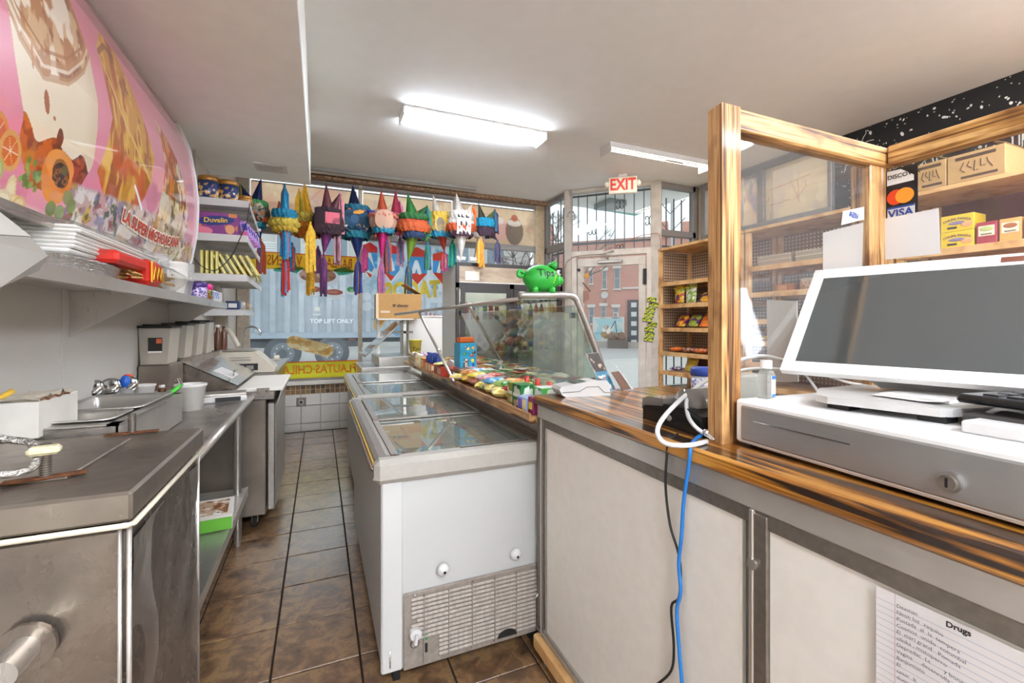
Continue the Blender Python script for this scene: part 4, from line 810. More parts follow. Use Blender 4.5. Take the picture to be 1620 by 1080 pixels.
# steel riser with storage bins
lr = thing('steel_step', 'low stainless step behind the pans under the bottles and tub', 'step', (-.77, 2.64, .862)); MB().box(LX+.012, -.68, 2.44, 2.85, .863, .955, STEELL, .004).build('step', lr, True)
rs = thing('steel_riser', 'low stainless riser box behind the hood holding the food bins', 'riser', (-.76, 2.95, .865)); MB().box(LX+.012, -.72, 2.86, 3.10, .862, 1.085, STEELD, .006).build('riser', rs, True); MB().box(LX+.012, -.70, 3.19, 4.0, .90, 1.10, STEELD, .004).build('riser_back', rs, True)
BINM = glassm('milky_bin_plastic', 'dcd8d0', 1.2, .15, haze=.5, hazec='cfc8bc')
b0 = thing('food_bin', 'tall clear food bin with a black lid and a black paper label', 'bin', (-.79, 2.97, 1.087), 0, 'tall food bins')
MB().prism([(-.062, 0), (.05, 0), (.065, .19), (-.07, .19)], 'y', -.09, .09, BINM).build('bin', b0); MB().box(-.075, .072, -.1, .1, .19, .203, BLACK, .003).box(-.06, .05, -.08, .08, .203, .21, BLACK, .003).build('lid', b0)
MB().box(-.05, .045, -.08, .08, .003, .05, M('d8c9ac', .7)).build('contents', b0); MB().plate([(-.03, -.0925, .06), (.03, -.0925, .06), (.03, -.0925, .14), (-.03, -.0925, .14)], -.002, BLACK).plate([(.005, -.0935, .11), (.028, -.0935, .11), (.028, -.0935, .135), (.005, -.0935, .135)], -.002, M('c05a30')).plate([(-.03, -.0935, .06), (.03, -.0935, .06), (.03, -.0935, .07), (-.03, -.0935, .07)], -.002, WHITE).build('paper_label', b0)
for k in range(3):
    t = thing('food_bin', ['second clear food bin with a black lid, behind the labelled one', 'third clear food bin in the row', 'last clear food bin, nearest the window'][k], 'bin', (-.775+.012*k, 3.24+.22*k, 1.10), 0, 'tall food bins')
    MB().prism([(-.055, 0), (.045, 0), (.06, .19+.01*k), (-.06, .19+.01*k)], 'y', -.08, .08, BINM).build('bin', t); MB().box(-.065, .065, -.085, .085, .19+.01*k, .205+.01*k, BLACK, .003).build('lid', t); MB().box(-.045, .04, -.07, .07, .003, .06, M('c8b490', .7)).build('contents', t)
for k in range(2): t = thing('brown_bottle', ['slim white capped brown bottle beside the food bins', 'slim dark brown bottle standing behind the hood'][k], 'bottle', (-.70+.03*k, 3.93+.05*k, 1.102)); MB().lathe([(.022, 0), (.024, .01), (.024, .12), (.012, .15), (.012, .17)], M('5a3826', .3), n=14).lathe([(.013, .17), (.013, .19-.01*k), (0, .19-.01*k)], [WHITE, M('6b4a3a')][k], n=12).build('bottle', t)
# back counter, label scale, dispensers, tap
bc = thing('back_counter', 'stainless back counter between the prep fridge and the window', 'counter', (-.6, 4.9, 0)); MB().box(LX+.012, -.33, 4.05, 5.82, .86, .90, STEEL, .004).build('countertop', bc, True); MB().box(LX+.03, -.37, 4.08, 5.8, .1, .86, STEELD, .004).build('cabinet', bc, True)
ls = thing('label_scale', 'beige price scale with a steel tray on the back counter', 'scale', (-.53, 4.28, .905))
BEI = M('cfc6b3', .5, 0, .05, 40, .05); MB().prism([(-.19, .0), (.19, 0), (.19, .03), (.05, .17), (-.19, .17)], 'y', -.15, .15, BEI).build('body', ls); MB().box(-.18, .04, -.14, .14, .175, .187, STEELL, .005).build('tray', ls); MB().box(-.09, .07, -.153, -.15, .02, .075, BLACK).box(-.06, -.03, -.156, -.153, .03, .06, OFFW).box(-.01, .04, -.156, -.153, .03, .06, GREYM).build('connector_plate', ls)
MB().box(-.13, .02, -.1515, -.15, .10, .108, GREYM).box(-.13, .02, -.1515, -.15, .12, .127, GREYM).build('printed_lines', ls); MB().cyl((.17, .05, .10), (.21, .05, .10), .025, BEI).build('knob', ls)
t = thing('soap_dispenser', 'beige wall soap dispenser above the sink', 'dispenser', (-.80, 4.75, 1.2)); MB().box(-.07, .03, -.05, .05, .0, .19, BEI, .01).build('housing', t); MB().obox((.075, 0, -.02), (.03, .08, .2), BEI, (0, -.45, 0), .008).box(.031, .034, -.03, .03, .06, .17, M('9fb0c0', .3)).build('push_lever', t)
t = thing('sink_tap', 'chrome swan-neck tap in front of the window pillar', 'tap', (-.74, 5.35, .90)); MB().tube([(0, 0, 0), (0, 0, .22), (.02, 0, .33), (.09, 0, .37), (.16, 0, .33), (.165, 0, .28)], .011, CHROME, 10, 5).lathe([(.03, 0), (.03, .03), (.012, .05)], CHROME, n=14).build('spout', t)

# ================================================================ FREEZERS
def freezer(name, label, x0, x1, y0, y1, seed):
    t = thing('chest_freezer', label, 'freezer', (x0, y0, 0), 0, 'glass topped chest freezers'); W2, D = x1-x0, y1-y0
    rr = np.random.RandomState(seed)
    MB().box(0.004, W2, .004, D, .075, .755, M('bdbdb9', .4, spec=.4, coat=.1), .012).build('cabinet', t)
    MB().box(.0, .075, -.004, .02, .08, .755, M('c6c6c2', .4, spec=.4, coat=.1), .006).build('corner_post', t)
    PL = M('a9a59b', .4, 0, .03, 60, .05)
    # thick rounded collar
    c = MB(); pf = [(0, .745), (0, .80), (.006, .817), (.02, .827), (.045, .83), (.06, .826), (.06, .745)]
    c.box(-.024, W2+.024, -.024, .045, .745, .83, PL, .018); c.build('end_collar', t); c = MB(); c.box(-.024, W2+.024, D-.045, D+.024, .745, .83, PL, .018)
    c.build('end_collar', t)
    c = MB(); c.prism([(-.022+a, b) for a, b in pf], 'y', .045, D-.045, ALU); c.prism([(W2+.022-a, b) for a, b in pf], 'y', .045, D-.045, ALU); c.build('side_rail', t)
    c = MB(); c.tube([(-.024, .03, .79), (-.024, D-.03, .79)], .007, CHROME, 8).box(-.026, -.02, .03, D-.03, .803, .815, M('d9b24a', .35, .4)); c.build('bright_side_strip', t)
    # lids
    for k, (a, b, z) in enumerate(((.05, D*.52, .818), (D*.48, D-.05, .826))):
        q = MB(); q.box(.045, W2-.045, a, a+.02, z-.004, z+.004, ALU, .002).box(.045, W2-.045, b-.02, b, z-.004, z+.004, ALUD, .002).box(.045, .07, a, b, z-.004, z+.004, ALU).box(W2-.07, W2-.045, a, b, z-.004, z+.004, ALU); f = q.build('lid_frame', t)
        MB().box(.07, W2-.07, a+.02, b-.02, z-.002, z+.002, LIDG).build('lid_pane', f)
        MB().box(W2*.45, W2-.08, a-.004+(.0 if k == 0 else b-a), a+.008+(0 if k == 0 else b-a), z+.004, z+.012, ALUD, .002).build('lid_handle', f)
    # inner basket wall and packets
    MB().box(.06, W2-.06, .06, D-.06, .757, .760, M('c3bfb4', .6)).build('inner_liner', t)
    MB().box(W2*.52, W2*.52+.01, .06, D-.06, .76, .80, WHITE).box(.07, W2-.07, D*.5, D*.5+.008, .76, .80, WHITE).build('basket_divider', t)
    cols = ['e3d27a', 'c9564a', 'd9e0e8', '6f9a5a', 'e6a23c', 'efe9dc', '5a7fb0', 'd97b8a', 'b98f5a', 'f0e6b0']
    g = MB()
    for k in range(44): g.obox((rr.uniform(.12, W2-.12), rr.uniform(.1, D-.1), .770+.01*rr.rand()), (rr.uniform(.05, .11), rr.uniform(.05, .12), .012), M(cols[k % 10], .4, 0, .1, 60, .2), (rr.uniform(-.15, .15), rr.uniform(-.15, .15), rr.uniform(0, 3)), .003)
    g.build('frozen_packets', t, kind='stuff', label='jumble of coloured ice cream packets under the glass')
    # front grille
    GR = M('8f857a', .55, 0, .1, 50, .2); GRL = M('aaa094', .5, 0, .15, 40, .25)
    MB().box(.075, W2-.005, -.006, .006, .075, .345, GR, .004).build('grille_panel', t)
    sl = MB().box(-.5, .5, -.006, .004, -.0065, .0065, GRL, .005); s0 = None
    for k in range(15):
        z = .322-.0155*k; xa, xb = .10, W2-(.07 if k < 3 else .035 if k < 7 else .075)
        if k > 9: xa = .20
        if k == 5: xa = .12
        if s0 is None: s0 = sl.build('grille_slat', t); s0.location = ((xa+xb)/2, -.010, z); s0.scale = (xb-xa, 1, 1)
        else: q = inst(s0, ((xa+xb)/2, -.010, z), t); q.scale = (xb-xa, 1, 1)
    v_ = MB()
    for k in range(6): v_.box(.145+.09*k, .149+.09*k, -.017, -.006, .09, .33, GR)
    v_.build('grille_ribs', t)
    q = MB(); q.cyl((.115, -.006, .208), (.115, -.03, .208), .02, WHITEG, n=16).obox((.115, -.036, .196), (.012, .014, .035), WHITEG, (0, .2, 0), .003); q.build('thermostat_knob', t)
    MB().cyl((.115, -.0065, .165), (.115, -.009, .165), .016, BLACK, n=16).cyl((.115, -.007, .165), (.115, -.0098, .165), .013, GRL, n=16).box(.1135, .1165, -.012, -.009, .155, .175, BLACK).build('key_lock', t)
    MB().box(.148, .160, -.012, -.008, .17, .195, M('1d8a4a', .3)).box(.148, .160, -.012, -.008, .125, .155, BLACK).build('indicator_lights', t)
    MB().box(W2-.07, W2-.035, -.0085, -.006, .155, .235, M('9a9a98', .5)).build('rating_plate', t)
    m = MB()
    for k in range(8): m.box(W2-.067, W2-.038, -.0092, -.0085, .16+.009*k, .163+.009*k, M('4a5560'))
    m.build('rating_plate_print', t)
    MB().prism([(W2*.70+.04*math.cos(a), .10+.028*math.sin(a)) for a in np.linspace(0, PI, 12)], 'y', -.0185, -.017, BLACK).build('drain_opening', t)
    for x in (.115, .33, .6): MB().cyl((x, -.006, .337), (x, -.010, .337), .004, CHROME, n=8).build('screw', t)
    for x, z in ((.217, .408), (.505, .405)):
        MB().lathe([(.008, 0), (.02, .008), (.023, .018), (.018, .028), (.0, .031)], WHITEG, (x, .003, z), 18, (PI/2, 0, 0)).cyl((x+.002, -.026, z-.004), (x+.002, -.030, z-.005), .005, BLACK, n=8).build('bumper_knob', t)
    for x, y in ((.06, .07), (W2-.06, .07), (.06, D-.07), (W2-.06, D-.07)): MB().cyl((x-.012, y, .032), (x+.012, y, .032), .03, RUBBER, n=16).box(x-.02, x+.02, y-.02, y+.02, .06, .078, ALUD).build('caster', t)
    MB().tube([(.03, -.002, .10), (.03, -.002, .16)], .004, CHROME, 6).build('side_clip', t)
    return t
freezer('a', 'white glass topped chest freezer in front, with the slatted grille', .195, .862, 1.60, 3.00, 4)
freezer('b', 'second glass topped chest freezer behind the first', .235, .862, 3.09, 4.50, 9)

# ================================================================ CANDY LEDGE AND DISPLAY CASE
ZL = .935
dc = thing('display_case', 'glass display case with a bent steel tube frame behind the candy ledge', 'display case', (1.2, 3.0, 0))
MB().box(.90, 1.50, 1.66, 4.30, .06, ZL-.035, OFFW, .004).build('cabinet', dc, True)
MB().box(.97, 1.49, 1.70, 4.28, ZL-.034, ZL+.005, STEELD, .004).build('deck', dc, True)
TR = .018
tb = [(.93, 2.07, 1.445), (1.10, 2.07, 1.450), (1.22, 2.07, 1.453), (1.262, 2.07, 1.438), (1.285, 2.07, 1.40), (1.35, 2.07, 1.26), (1.46, 2.07, 1.00), (1.475, 2.07, .95)]
MB().tube(tb, TR, ALU, 12, 4).build('tube_frame', dc, True)
ra, rb = at(625, 497, 'y', 4.0), Vector((.94, 2.09, 1.428)); MB().tube([ra, rb], .011, STEELL, 10).build('top_rail', dc, True)
def onrail(px):
    l = (px-810)/F_PX; k = (SN+l*CS)/(CS-l*SN); t = (k*ra.y-ra.x)/((rb.x-ra.x)-k*(rb.y-ra.y)); return ra+(rb-ra)*t
s1 = onrail(663); e1 = Vector((.78, 2.74, ZL)); s2 = onrail(742); e2 = at(791, 570, 'y', 2.85)
MB().tube([s1, s1+(e1-s1)*.08+Vector((0, 0, -.01)), e1], .011, STEELL, 8).cyl(s1+(e1-s1)*.6, s1+(e1-s1)*.62, .014, STEELL).build('strut', dc, True)
MB().tube([s2, s2+(e2-s2)*.1, e2], .010, STEELL, 8).cyl(s2+(e2-s2)*.18, s2+(e2-s2)*.24, .016, CHROME).cyl(e2, e2+Vector((0, 0, -.03)), .02, STEELL).build('strut', dc, True)
MB().tube([e2+Vector((0, 0, -.02)), e2+Vector((0, 0, -.15))], .012, STEELL, 8).build('strut_foot', dc, True)
# slanting customer side glass, top glass, end glass
MB().plate([(1.475, 2.10, .95), (1.475, 4.2, .95), (1.27, 4.2, 1.40), (1.27, 2.10, 1.40)], .006, CASEG).build('slanted_pane', dc, True)
MB().plate([(.95, 2.12, 1.425), (1.25, 2.12, 1.43), (1.25, 3.1, 1.43), (.78, 3.1, 1.40)], .006, CASEG).build('top_pane', dc, True)
MB().plate([(1.02, 2.085, .945), (1.455, 2.085, .945), (1.285, 2.085, 1.36), (1.02, 2.085, 1.36)], -.006, glassm('end_glass', 'e6ece6', 1.5, 0, haze=.10, hazec='c8ccc4')).build('end_pane', dc, True)
MB().box(1.25, 1.275, 2.09, 2.11, 1.33, 1.36, BLACK).box(1.36, 1.38, 2.075, 2.095, 1.10, 1.14, BLACK).build('pane_clip', dc, True)
# goods inside the case
gi = MB(); r_ = np.random.RandomState(5)
cc_ = ['6f7a4a', '8a5a3a', 'b9a98a', '3f6a3a', 'a34a2a', 'c9b98f', '5a5a52', 'd8d0c0', '7a3a2a', 'b8863a', '2f5a6a']
for k in range(11):
    for j in range(4):
        x, y = 1.03+.105*j, 2.2+.18*k; c = M(cc_[(k*3+j*5) % 11], .45, 0, .2, 30, .4)
        o = thing('bread_bag' if (k+j) % 3 == 0 else 'snack_pack', ['brown', 'green', 'cream', 'red', 'tan', 'grey'][(k*2+j) % 6]+' wrapped snack lying inside the glass case', 'snack', (x, y, ZL+.006), r_.uniform(-.4, .4), 'wrapped goods inside the display case')
        o['label'] = 'wrapped snack lying among others inside the glass display case'
        MB().obox((0, 0, .028), (.09, .14, .05), c, (r_.uniform(-.1, .1), r_.uniform(-.15, .15), 0), .014).obox((0, .0, .056), (.05, .09, .003), M(cc_[(k+j*2) % 11], .4)).build('packet', o)
lg = thing('candy_ledge', 'torched pine ledge full of candy between the freezers and the glass case', 'ledge', (.87, 3.0, .9))
MB().box(.765, .99, 1.585, 2.20, ZL-.03, ZL, LEDGEW, .004).build('plank', lg, True); MB().box(.765, .99, 2.205, 3.1, ZL-.03, ZL, LEDGEW, .004).build('plank', lg, True); MB().box(.765, .99, 3.105, 4.50, ZL-.03, ZL, LEDGEW, .004).build('plank', lg, True)
MB().box(.758, .766, 1.585, 2.62, ZL-.028, ZL+.012, LEDGEW, .002).build('front_strip', lg, True)
# --- candy goods
def pbox(name, label, cat, c, size, col, rz=0., prints=(), group=None, rot=None):
    t = thing(name, label, cat, (c[0], c[1], c[2]), rz, group); sx_, sy, sz = size
    MB().box(-sx_/2, sx_/2, -sy/2, sy/2, 0, sz, M(col, .4, coat=.2), .002).build('carton', t)
    for (fa, x0, x1, z0, z1, cc) in prints:
        m = MB()
        if fa == 'f': m.box(-sx_/2+x0*sx_, -sx_/2+x1*sx_, -sy/2-.0015, -sy/2, z0*sz, z1*sz, M(cc, .4))
        else: m.box(-sx_/2-.0015, -sx_/2, -sy/2+x0*sy, -sy/2+x1*sy, z0*sz, z1*sz, M(cc, .4))
        m.build('print_patch', t)
    return t
# tall blue chocolate box
b = at(733, 590, 'z', ZL); t = thing('chocolate_box', 'tall bright blue chocolate candy display box with an orange pack on top', 'box', (.915, 2.93, ZL), .12)
hb = .235; BL = 'f'; MB().box(-.062, .062, -.05, .05, 0, hb, M('2f9fc4', .35, coat=.3), .003).box(.063, .10, -.05, .05, 0, .05, M('2f9fc4', .35)).build('carton', t)
cv = Canvas(.12, .23, 60, 110, '2f9fc4')
for x, y, c in ((.03, .16, '3a9a4a'), (.055, .195, 'f0c23a'), (.085, .15, 'c0462a'), (.095, .20, 'e8a23a'), (.04, .205, '2a6a9a'), (.10, .17, '4a2a1a'), (.02, .02, '4a2a1a'), (.05, .012, 'd85a2a'), (.09, .02, '3a7a3a')): cv.ell(x, y, .013, .011, c); cv.ell(x-.003, y+.003, .005, .004, 'ffffff', 0, .6)
cv.poly([(.02, .03), (.055, .02), (.06, .125), (.025, .13)], '4a2414'); cv.ell(.09, .115, .012, .012, 'f2d23a'); cv.ell(.095, .085, .009, .014, '2a4a9a'); cv.ell(.095, .06, .014, .014, 'd8482a')
cv.build(plane_fn((-.06, -.0515, .002), (1, 0, 0), (0, 0, 1)), 'front_print', PRINT, t); m = MB(); text(m, "m&m's", tplane((-.02, -.053, .075), (0, 0, 1), (-1, 0, 0)), .040, WHITE, bold=.0015); m.build('lettering', t)
t = thing('orange_pack', 'small orange wrapped pack lying on the tall blue box', 'packet', (.915, 2.93, ZL+hb+.001), .12); MB().box(-.05, .055, -.03, .03, 0, .038, M('d8641e', .35, coat=.3), .008).box(-.052, -.045, -.032, .032, .004, .034, M('e8702a', .4)).build('packet', t)
# green mint box, open white top
t = thing('mint_box', 'bright green open mint display box with a white flap', 'box', (.985, 2.74, ZL), .35)
MB().box(-.10, .10, -.045, .045, 0, .055, M('3aa84a', .35, coat=.3), .002).box(-.102, -.07, -.047, .047, .0, .056, M('6cc46a', .4)).build('carton', t); MB().grid(lambda u, v: Vector((-.1+.2*u, .045-.09*v, .056+.022*math.sin(PI*u)*math.sin(PI*v)+.006*math.sin(19*u)*v)), 14, 6, WHITE).build('torn_flap', t)
q = MB(); q.ball((-.03, -.046, .028), (.028, .003, .018), M('1c3a22', .4), 16, 8).ball((.05, -.046, .03), (.026, .003, .014), M('d7e8d0', .4), 16, 8); q.build('print_patch', t); m = MB(); text(m, 'tic tac', tplane((-.03, -.0505, .027), (1, 0, 0), (0, 0, 1)), .018, WHITE, bold=.0008); m.build('lettering', t)
# ticked wooden crate
cr = thing('wooden_crate', 'small slatted wooden crate of wrapped sweets at the far ledge end', 'crate', (.83, 4.02, ZL), -.05); CW = M('c9b696', .7, 0, .1, 40, .15)
for z in (.004, .036, .068): MB().box(-.075, -.068, -.21, .21, z, z+.024, CW, .001).build('slat', cr); MB().box(.068, .075, -.21, .21, z, z+.024, CW, .001).build('slat', cr); MB().box(-.068, .068, -.212, -.205, z, z+.024, CW, .001).build('end_slat', cr)
for x in (-.066, .056):
    for y in (-.205, .195): MB().box(x, x+.01, y, y+.01, 0, .10, CW).build('corner_post', cr)
MB().box(-.066, .066, -.205, .205, 0, .005, CW).build('bottom', cr)
for k in range(8):
    t = thing('wrapped_sweet', ['white', 'pink', 'yellow', 'blue', 'lilac', 'red', 'cream', 'green'][k]+' twist-wrapped sweet in the crate', 'sweet', (.80+.05*(k % 2), 3.86+.045*k, ZL+.07), RNG.rand()*3); MB().ball((0, 0, .02), (.028, .018, .018), M(['efefef', 'e7a9c0', 'e8cf5a', '3f62b0', 'b7a3d4', 'c8402e', 'ead9b0', '6fa050'][k], .35, coat=.4), 12, 8).lathe([(.003, .026), (.02, .045)], WRAP, (0, 0, .02), 8, (0, PI/2, 0)).lathe([(.003, .026), (.02, .045)], WRAP, (0, 0, .02), 8, (0, -PI/2, 0)).build('sweet', t)
def bagthing(label, c, w_, l_, h_, cols, rz=0., cat='candy bag', name='candy_bag', group=None, tilt=0.):
    t = thing(name, label, cat, c, rz, group); m = MB()
    def f(u, v):
        a = 2*PI*u; e = max(.0, 1-abs(2*v-1)**3.2)**.6; return Vector(((v-.5)*w_, math.cos(a)*l_/2*(1 if e > .05 else 1)*(.82+.18*e), h_/2+math.sin(a)*h_/2*e+tilt*(v-.5)*w_))
    m.grid(f, 14, 12, mixm('bag_'+cols[0]+cols[-1], cols, 22)); m.build('bag', t)
    for sg_2 in (-1, 1): MB().box(min(sg_2*(w_/2+.006), sg_2*(w_/2-.008)), max(sg_2*(w_/2+.006), sg_2*(w_/2-.008)), -l_/2*.82, l_/2*.82, h_/2-.002, h_/2+.002, M(cols[0], .4)).build('crimped_end', t); return t
BG = 'candy heaped along the ledge'
for k in range(4):
    t = thing('blue_candy_tube', ['far-left', 'second', 'third', 'nearest'][k]+' blue wrapped upright candy bunch by the crate', 'candy', (.80+.028*(k % 2), 3.52-.055*k, ZL+.05), 0, 'blue candy bunches'); MB().lathe([(.01, 0), (.026, .015), (.024, .06), (.010, .07), (.02, .088)], M('23489f', .3, coat=.4), n=12, ruf=.05).build('wrapper', t)
pbox('candy_carton', 'yellow and white candy carton on the ledge by the crate', 'carton', (.80, 3.66, ZL), (.06, .10, .085), 'd99b2e', .0, (('s', .2, .8, .2, .8, 'efe2b0'), ('f', .1, .9, .5, .9, 'c8502a')))
pbox('candy_carton', 'orange candy carton with white stripes under the blue bunches', 'carton', (.805, 3.46, ZL), (.07, .22, .055), 'd9772a', .0, (('s', .05, .3, .1, .9, 'f0e4d0'), ('s', .5, .7, .1, .9, 'efd9a0'), ('f', .1, .9, .2, .8, 'f0e0c0')))
pbox('candy_carton', 'red and yellow candy carton left of the front strut', 'carton', (.81, 3.13, ZL), (.08, .22, .065), 'c23a1e', .0, (('s', .1, .5, .2, .8, 'e8a080'), ('s', .6, .95, .1, .9, '8d2416')))
bagthing('yellow and green ribboned bag on the red carton', (.82, 3.12, ZL+.066), .10, .16, .03, ['e8d24a', 'f0e6a0', '3a7a3a', 'e3c23a'], 1.4)
t = thing('white_plate', 'round white disc leaning against the tall blue box', 'lid', (.84, 3.02, ZL+.07)); MB().cyl((-.005, 0, 0), (.006, .004, .002), .045, WHITE, n=24).build('disc', t)
for k, (x, y, cols, lb) in enumerate(((.83, 2.80, ['e9e2d2', 'f0d23a', '3a5fb0', 'e8c02a'], 'white, blue and yellow bag right of the front strut'), (.855, 2.66, ['e9a81e', 'f2c84a', 'c8641e', 'ecb83a'], 'plump golden yellow bag in front of the blue box'), (.86, 2.53, ['d8705a', 'e8b0a0', 'e8a83a', '8a5a9a'], 'pink and orange bag beside the golden one'),
        (.85, 2.36, ['e3c83a', 'efe49a', '4a8a3a', '222a18'], 'yellow and black striped bag stack mid ledge'), (.90, 2.42, ['3a9a8a', 'd8e8e0', '2a6a5a', '8fc4b0'], 'teal pack in front of the green mint box'), (.84, 2.22, ['e8c83a', 'f4e49a', '5a9a3a', 'd8a02a'], 'yellow and lime bag nearer the green cartons'),
        (.92, 2.27, ['c83a2a', 'e8a03a', 'f0e0c0', 'a82a1a'], 'long red pack behind the yellow bags'), (.835, 2.08, ['ecd24a', 'f6ecb0', '8ab04a', 'd8b23a'], 'nearest small yellow bag at the ledge edge'), (.93, 2.14, ['5aa83a', 'e8f0d8', '2a7a3a', '8fd07a'], 'green and white pack above the small yellow bags'), (.88, 1.98, ['e0b83a', 'e8d090', 'b07a2a', 'f0e0a0'], 'gold bag tucked behind the green cartons'))):
    bagthing(lb, (x, y, ZL), .14, .10, .05, cols, 1.2+.3*(k % 3)-.2, group=BG)
pbox('red_symbol_box', 'small red box with a white ring standing behind the lollipops', 'box', (.97, 2.18, ZL), (.045, .05, .075), 'd8301e', .0, (('f', .25, .75, .35, .8, 'f2e6e0'), ('f', .38, .62, .48, .68, 'd8301e')))
EX = [('cherry red', ['b8302a', 'e0806a', 'f0e0d0']), ('lemon yellow', ['e6cf4a', 'f4eba8', 'c8962a']), ('leaf green', ['4a8a3a', 'a8c86a', 'e8e8c0']), ('orange', ['e0782a', 'f0b46a', 'b84a1e']), ('sky blue', ['5a9ac8', 'c8dcea', '2a5a9a']), ('cocoa brown', ['5a3420', 'a87850', 'e0c8a8']), ('pale pink', ['e0a0a8', 'f4dcdc', 'b85a6a'])]
for k in range(16):
    nm, cols = EX[k % 7]; x = .945 if k % 2 else .865; y = 1.96+.072*k
    bagthing(nm+' crinkled bag '+('at the back' if k % 2 else 'in the middle')+' of the ledge, '+['first', 'second', 'third', 'fourth', 'fifth', 'sixth', 'seventh', 'eighth', 'ninth', 'tenth', 'eleventh', 'twelfth', 'thirteenth', 'fourteenth', 'fifteenth', 'sixteenth'][k]+' from the counter', (x, y, ZL+.038), .12, .085, .04, cols, .4+.7*(k % 4), group=BG)
# red and white cane sweets
pb = thing('lollipop_tray', 'low tan tray holding the red and white twisted sweets', 'tray', (.955, 1.93, ZL)); MB().box(-.045, .045, -.22, .14, 0, .04, M('b99a6a', .6), .002).build('tray', pb)
for k in range(9):
    t = thing('twist_sweet', 'red and white twist-wrapped sweet standing in the tan tray', 'sweet', (.93+.02*(k % 3), 1.74+.04*k, ZL+.041), k*.7, 'red and white twisted sweets'); m = MB()
    m.lathe([(.002, 0), (.016, .012), (.017, .03), (.006, .045), (.013, .058)], M('d8402e', .3, coat=.4), n=10, ruf=.08).tube([(.014, 0, .01), (.0, .017, .022), (-.014, 0, .034)], .0035, WHITE, 5).build('sweet', t)
def gbox(label, c, size, col, dark, words=True):
    t = thing('gum_carton', label, 'carton', c, 0, 'gum cartons at the ledge end'); a, b2, h = size
    MB().box(-a/2, a/2, -b2/2, b2/2, 0, h, M(col, .4, coat=.2), .002).build('carton', t); cv = Canvas(b2, h, 50, 40, dark); cv.noisy('e8e8d8', 30, 30, .6, int(c[1]*10), .8); cv.rect(.1*b2, .8*b2, .45*h, .62*h, 'f0f0e4'); cv.ell(.3*b2, .2*h, .15*b2, .12*h, 'd8a080'); cv.rect(.5*b2, .8*b2, .08*h, .35*h, 'cfd8a0')
    cv.build(plane_fn((-a/2-.0015, b2/2, 0), (0, -1, 0), (0, 0, 1)), 'side_print', PRINT, t); cv.build(plane_fn((-a/2, -b2/2-.0015, 0), (a/b2, 0, 0), (0, 0, 1)), 'front_print', PRINT, t); return t
gbox('yellow-green gum carton, farthest of the row at the ledge end', (.845, 1.885, ZL), (.08, .07, .095), 'a3b04a', '8fa03a')
gbox('dark green gum carton in front of the sweets', (.83, 1.79, ZL), (.075, .085, .10), '1f7a3a', '1a6a30')
gbox('white and green gum carton beside the payment terminal', (.90, 1.70, ZL), (.10, .08, .095), 'e2e6da', '4aa84a')
gbox('blue gum carton against the counter end', (.965, 1.66, ZL), (.07, .07, .10), '2a62c0', '2a55b0')
pbox('gum_carton', 'pale blue candy carton with purple swirls at the ledge end', 'carton', (.81, 1.70, ZL), (.065, .09, .06), '9fb4e0', .0, (('s', .1, .45, .15, .85, 'e8e0a0'), ('s', .5, .9, .15, .85, '7a5ac0'), ('f', .1, .9, .2, .8, 'e6dce8')), 'gum cartons at the ledge end')
pbox('gum_carton', 'maroon candy carton right against the counter', 'carton', (.815, 1.622, ZL), (.07, .05, .07), '8a2a5a', .0, (('s', .2, .8, .3, .7, 'd8c83a'),), 'gum cartons at the ledge end')

# ---- green piggy bank on the tube frame
pg = thing('piggy_bank', 'bright green piggy bank marked Tips on the display case', 'piggy bank', (1.075, 2.11, 1.465), -.12); GRN = M('2aa838', .45, coat=.08)
MB().ball((0, 0, .075), (.098, .075, .072), GRN, 28, 16).build('body', pg); MB().ball((.088, 0, .068), (.032, .035, .035), GRN, 16, 10).ball((.118, 0, .066), (.010, .018, .02), M('28a036', .4), 14, 8).build('snout', pg)
for s_ in (-1, 1): MB().lathe([(.0, .045), (.012, .03), (.022, 0)], GRN, (.055, .03*s_, .130), 12, (0, .5, 0)).build('ear', pg)
MB().tube([(-.09, 0, .10), (-.118, 0, .112), (-.125, 0, .09), (-.108, 0, .082), (-.098, 0, .094)], .010, GRN, 8, 4).build('tail', pg)
for x, y in ((-.045, -.035), (-.045, .035), (.05, -.035), (.05, .035)): MB().lathe([(.018, 0), (.018, .02), (.014, .03)], GRN, (x, y, -.002), 12).build('foot', pg)
MB().ball((.082, -.045, .102), (.014, .012, .016), WHITE, 12, 8).ball((.088, -.055, .103), (.006, .005, .008), BLACK, 10, 6).build('eye', pg)
def onpig(x, z): 
    dx, dz = x/.098, (z)/.072; y = -.0765*math.sqrt(max(0, 1-dx*dx-dz*dz)); return Vector((x, y-.001, .075+z))
m = MB(); text(m, 'Tips', lambda x, y: onpig(x+.005, y+.022), .055, BLACK, bold=.0006); m.build('lettering', pg)
for k in range(4): MB().ball(onpig(.062-.004*k, .0-.012*k+.01), .0035, M('f0e23a', .4), 8, 6).build('painted_dot', pg)

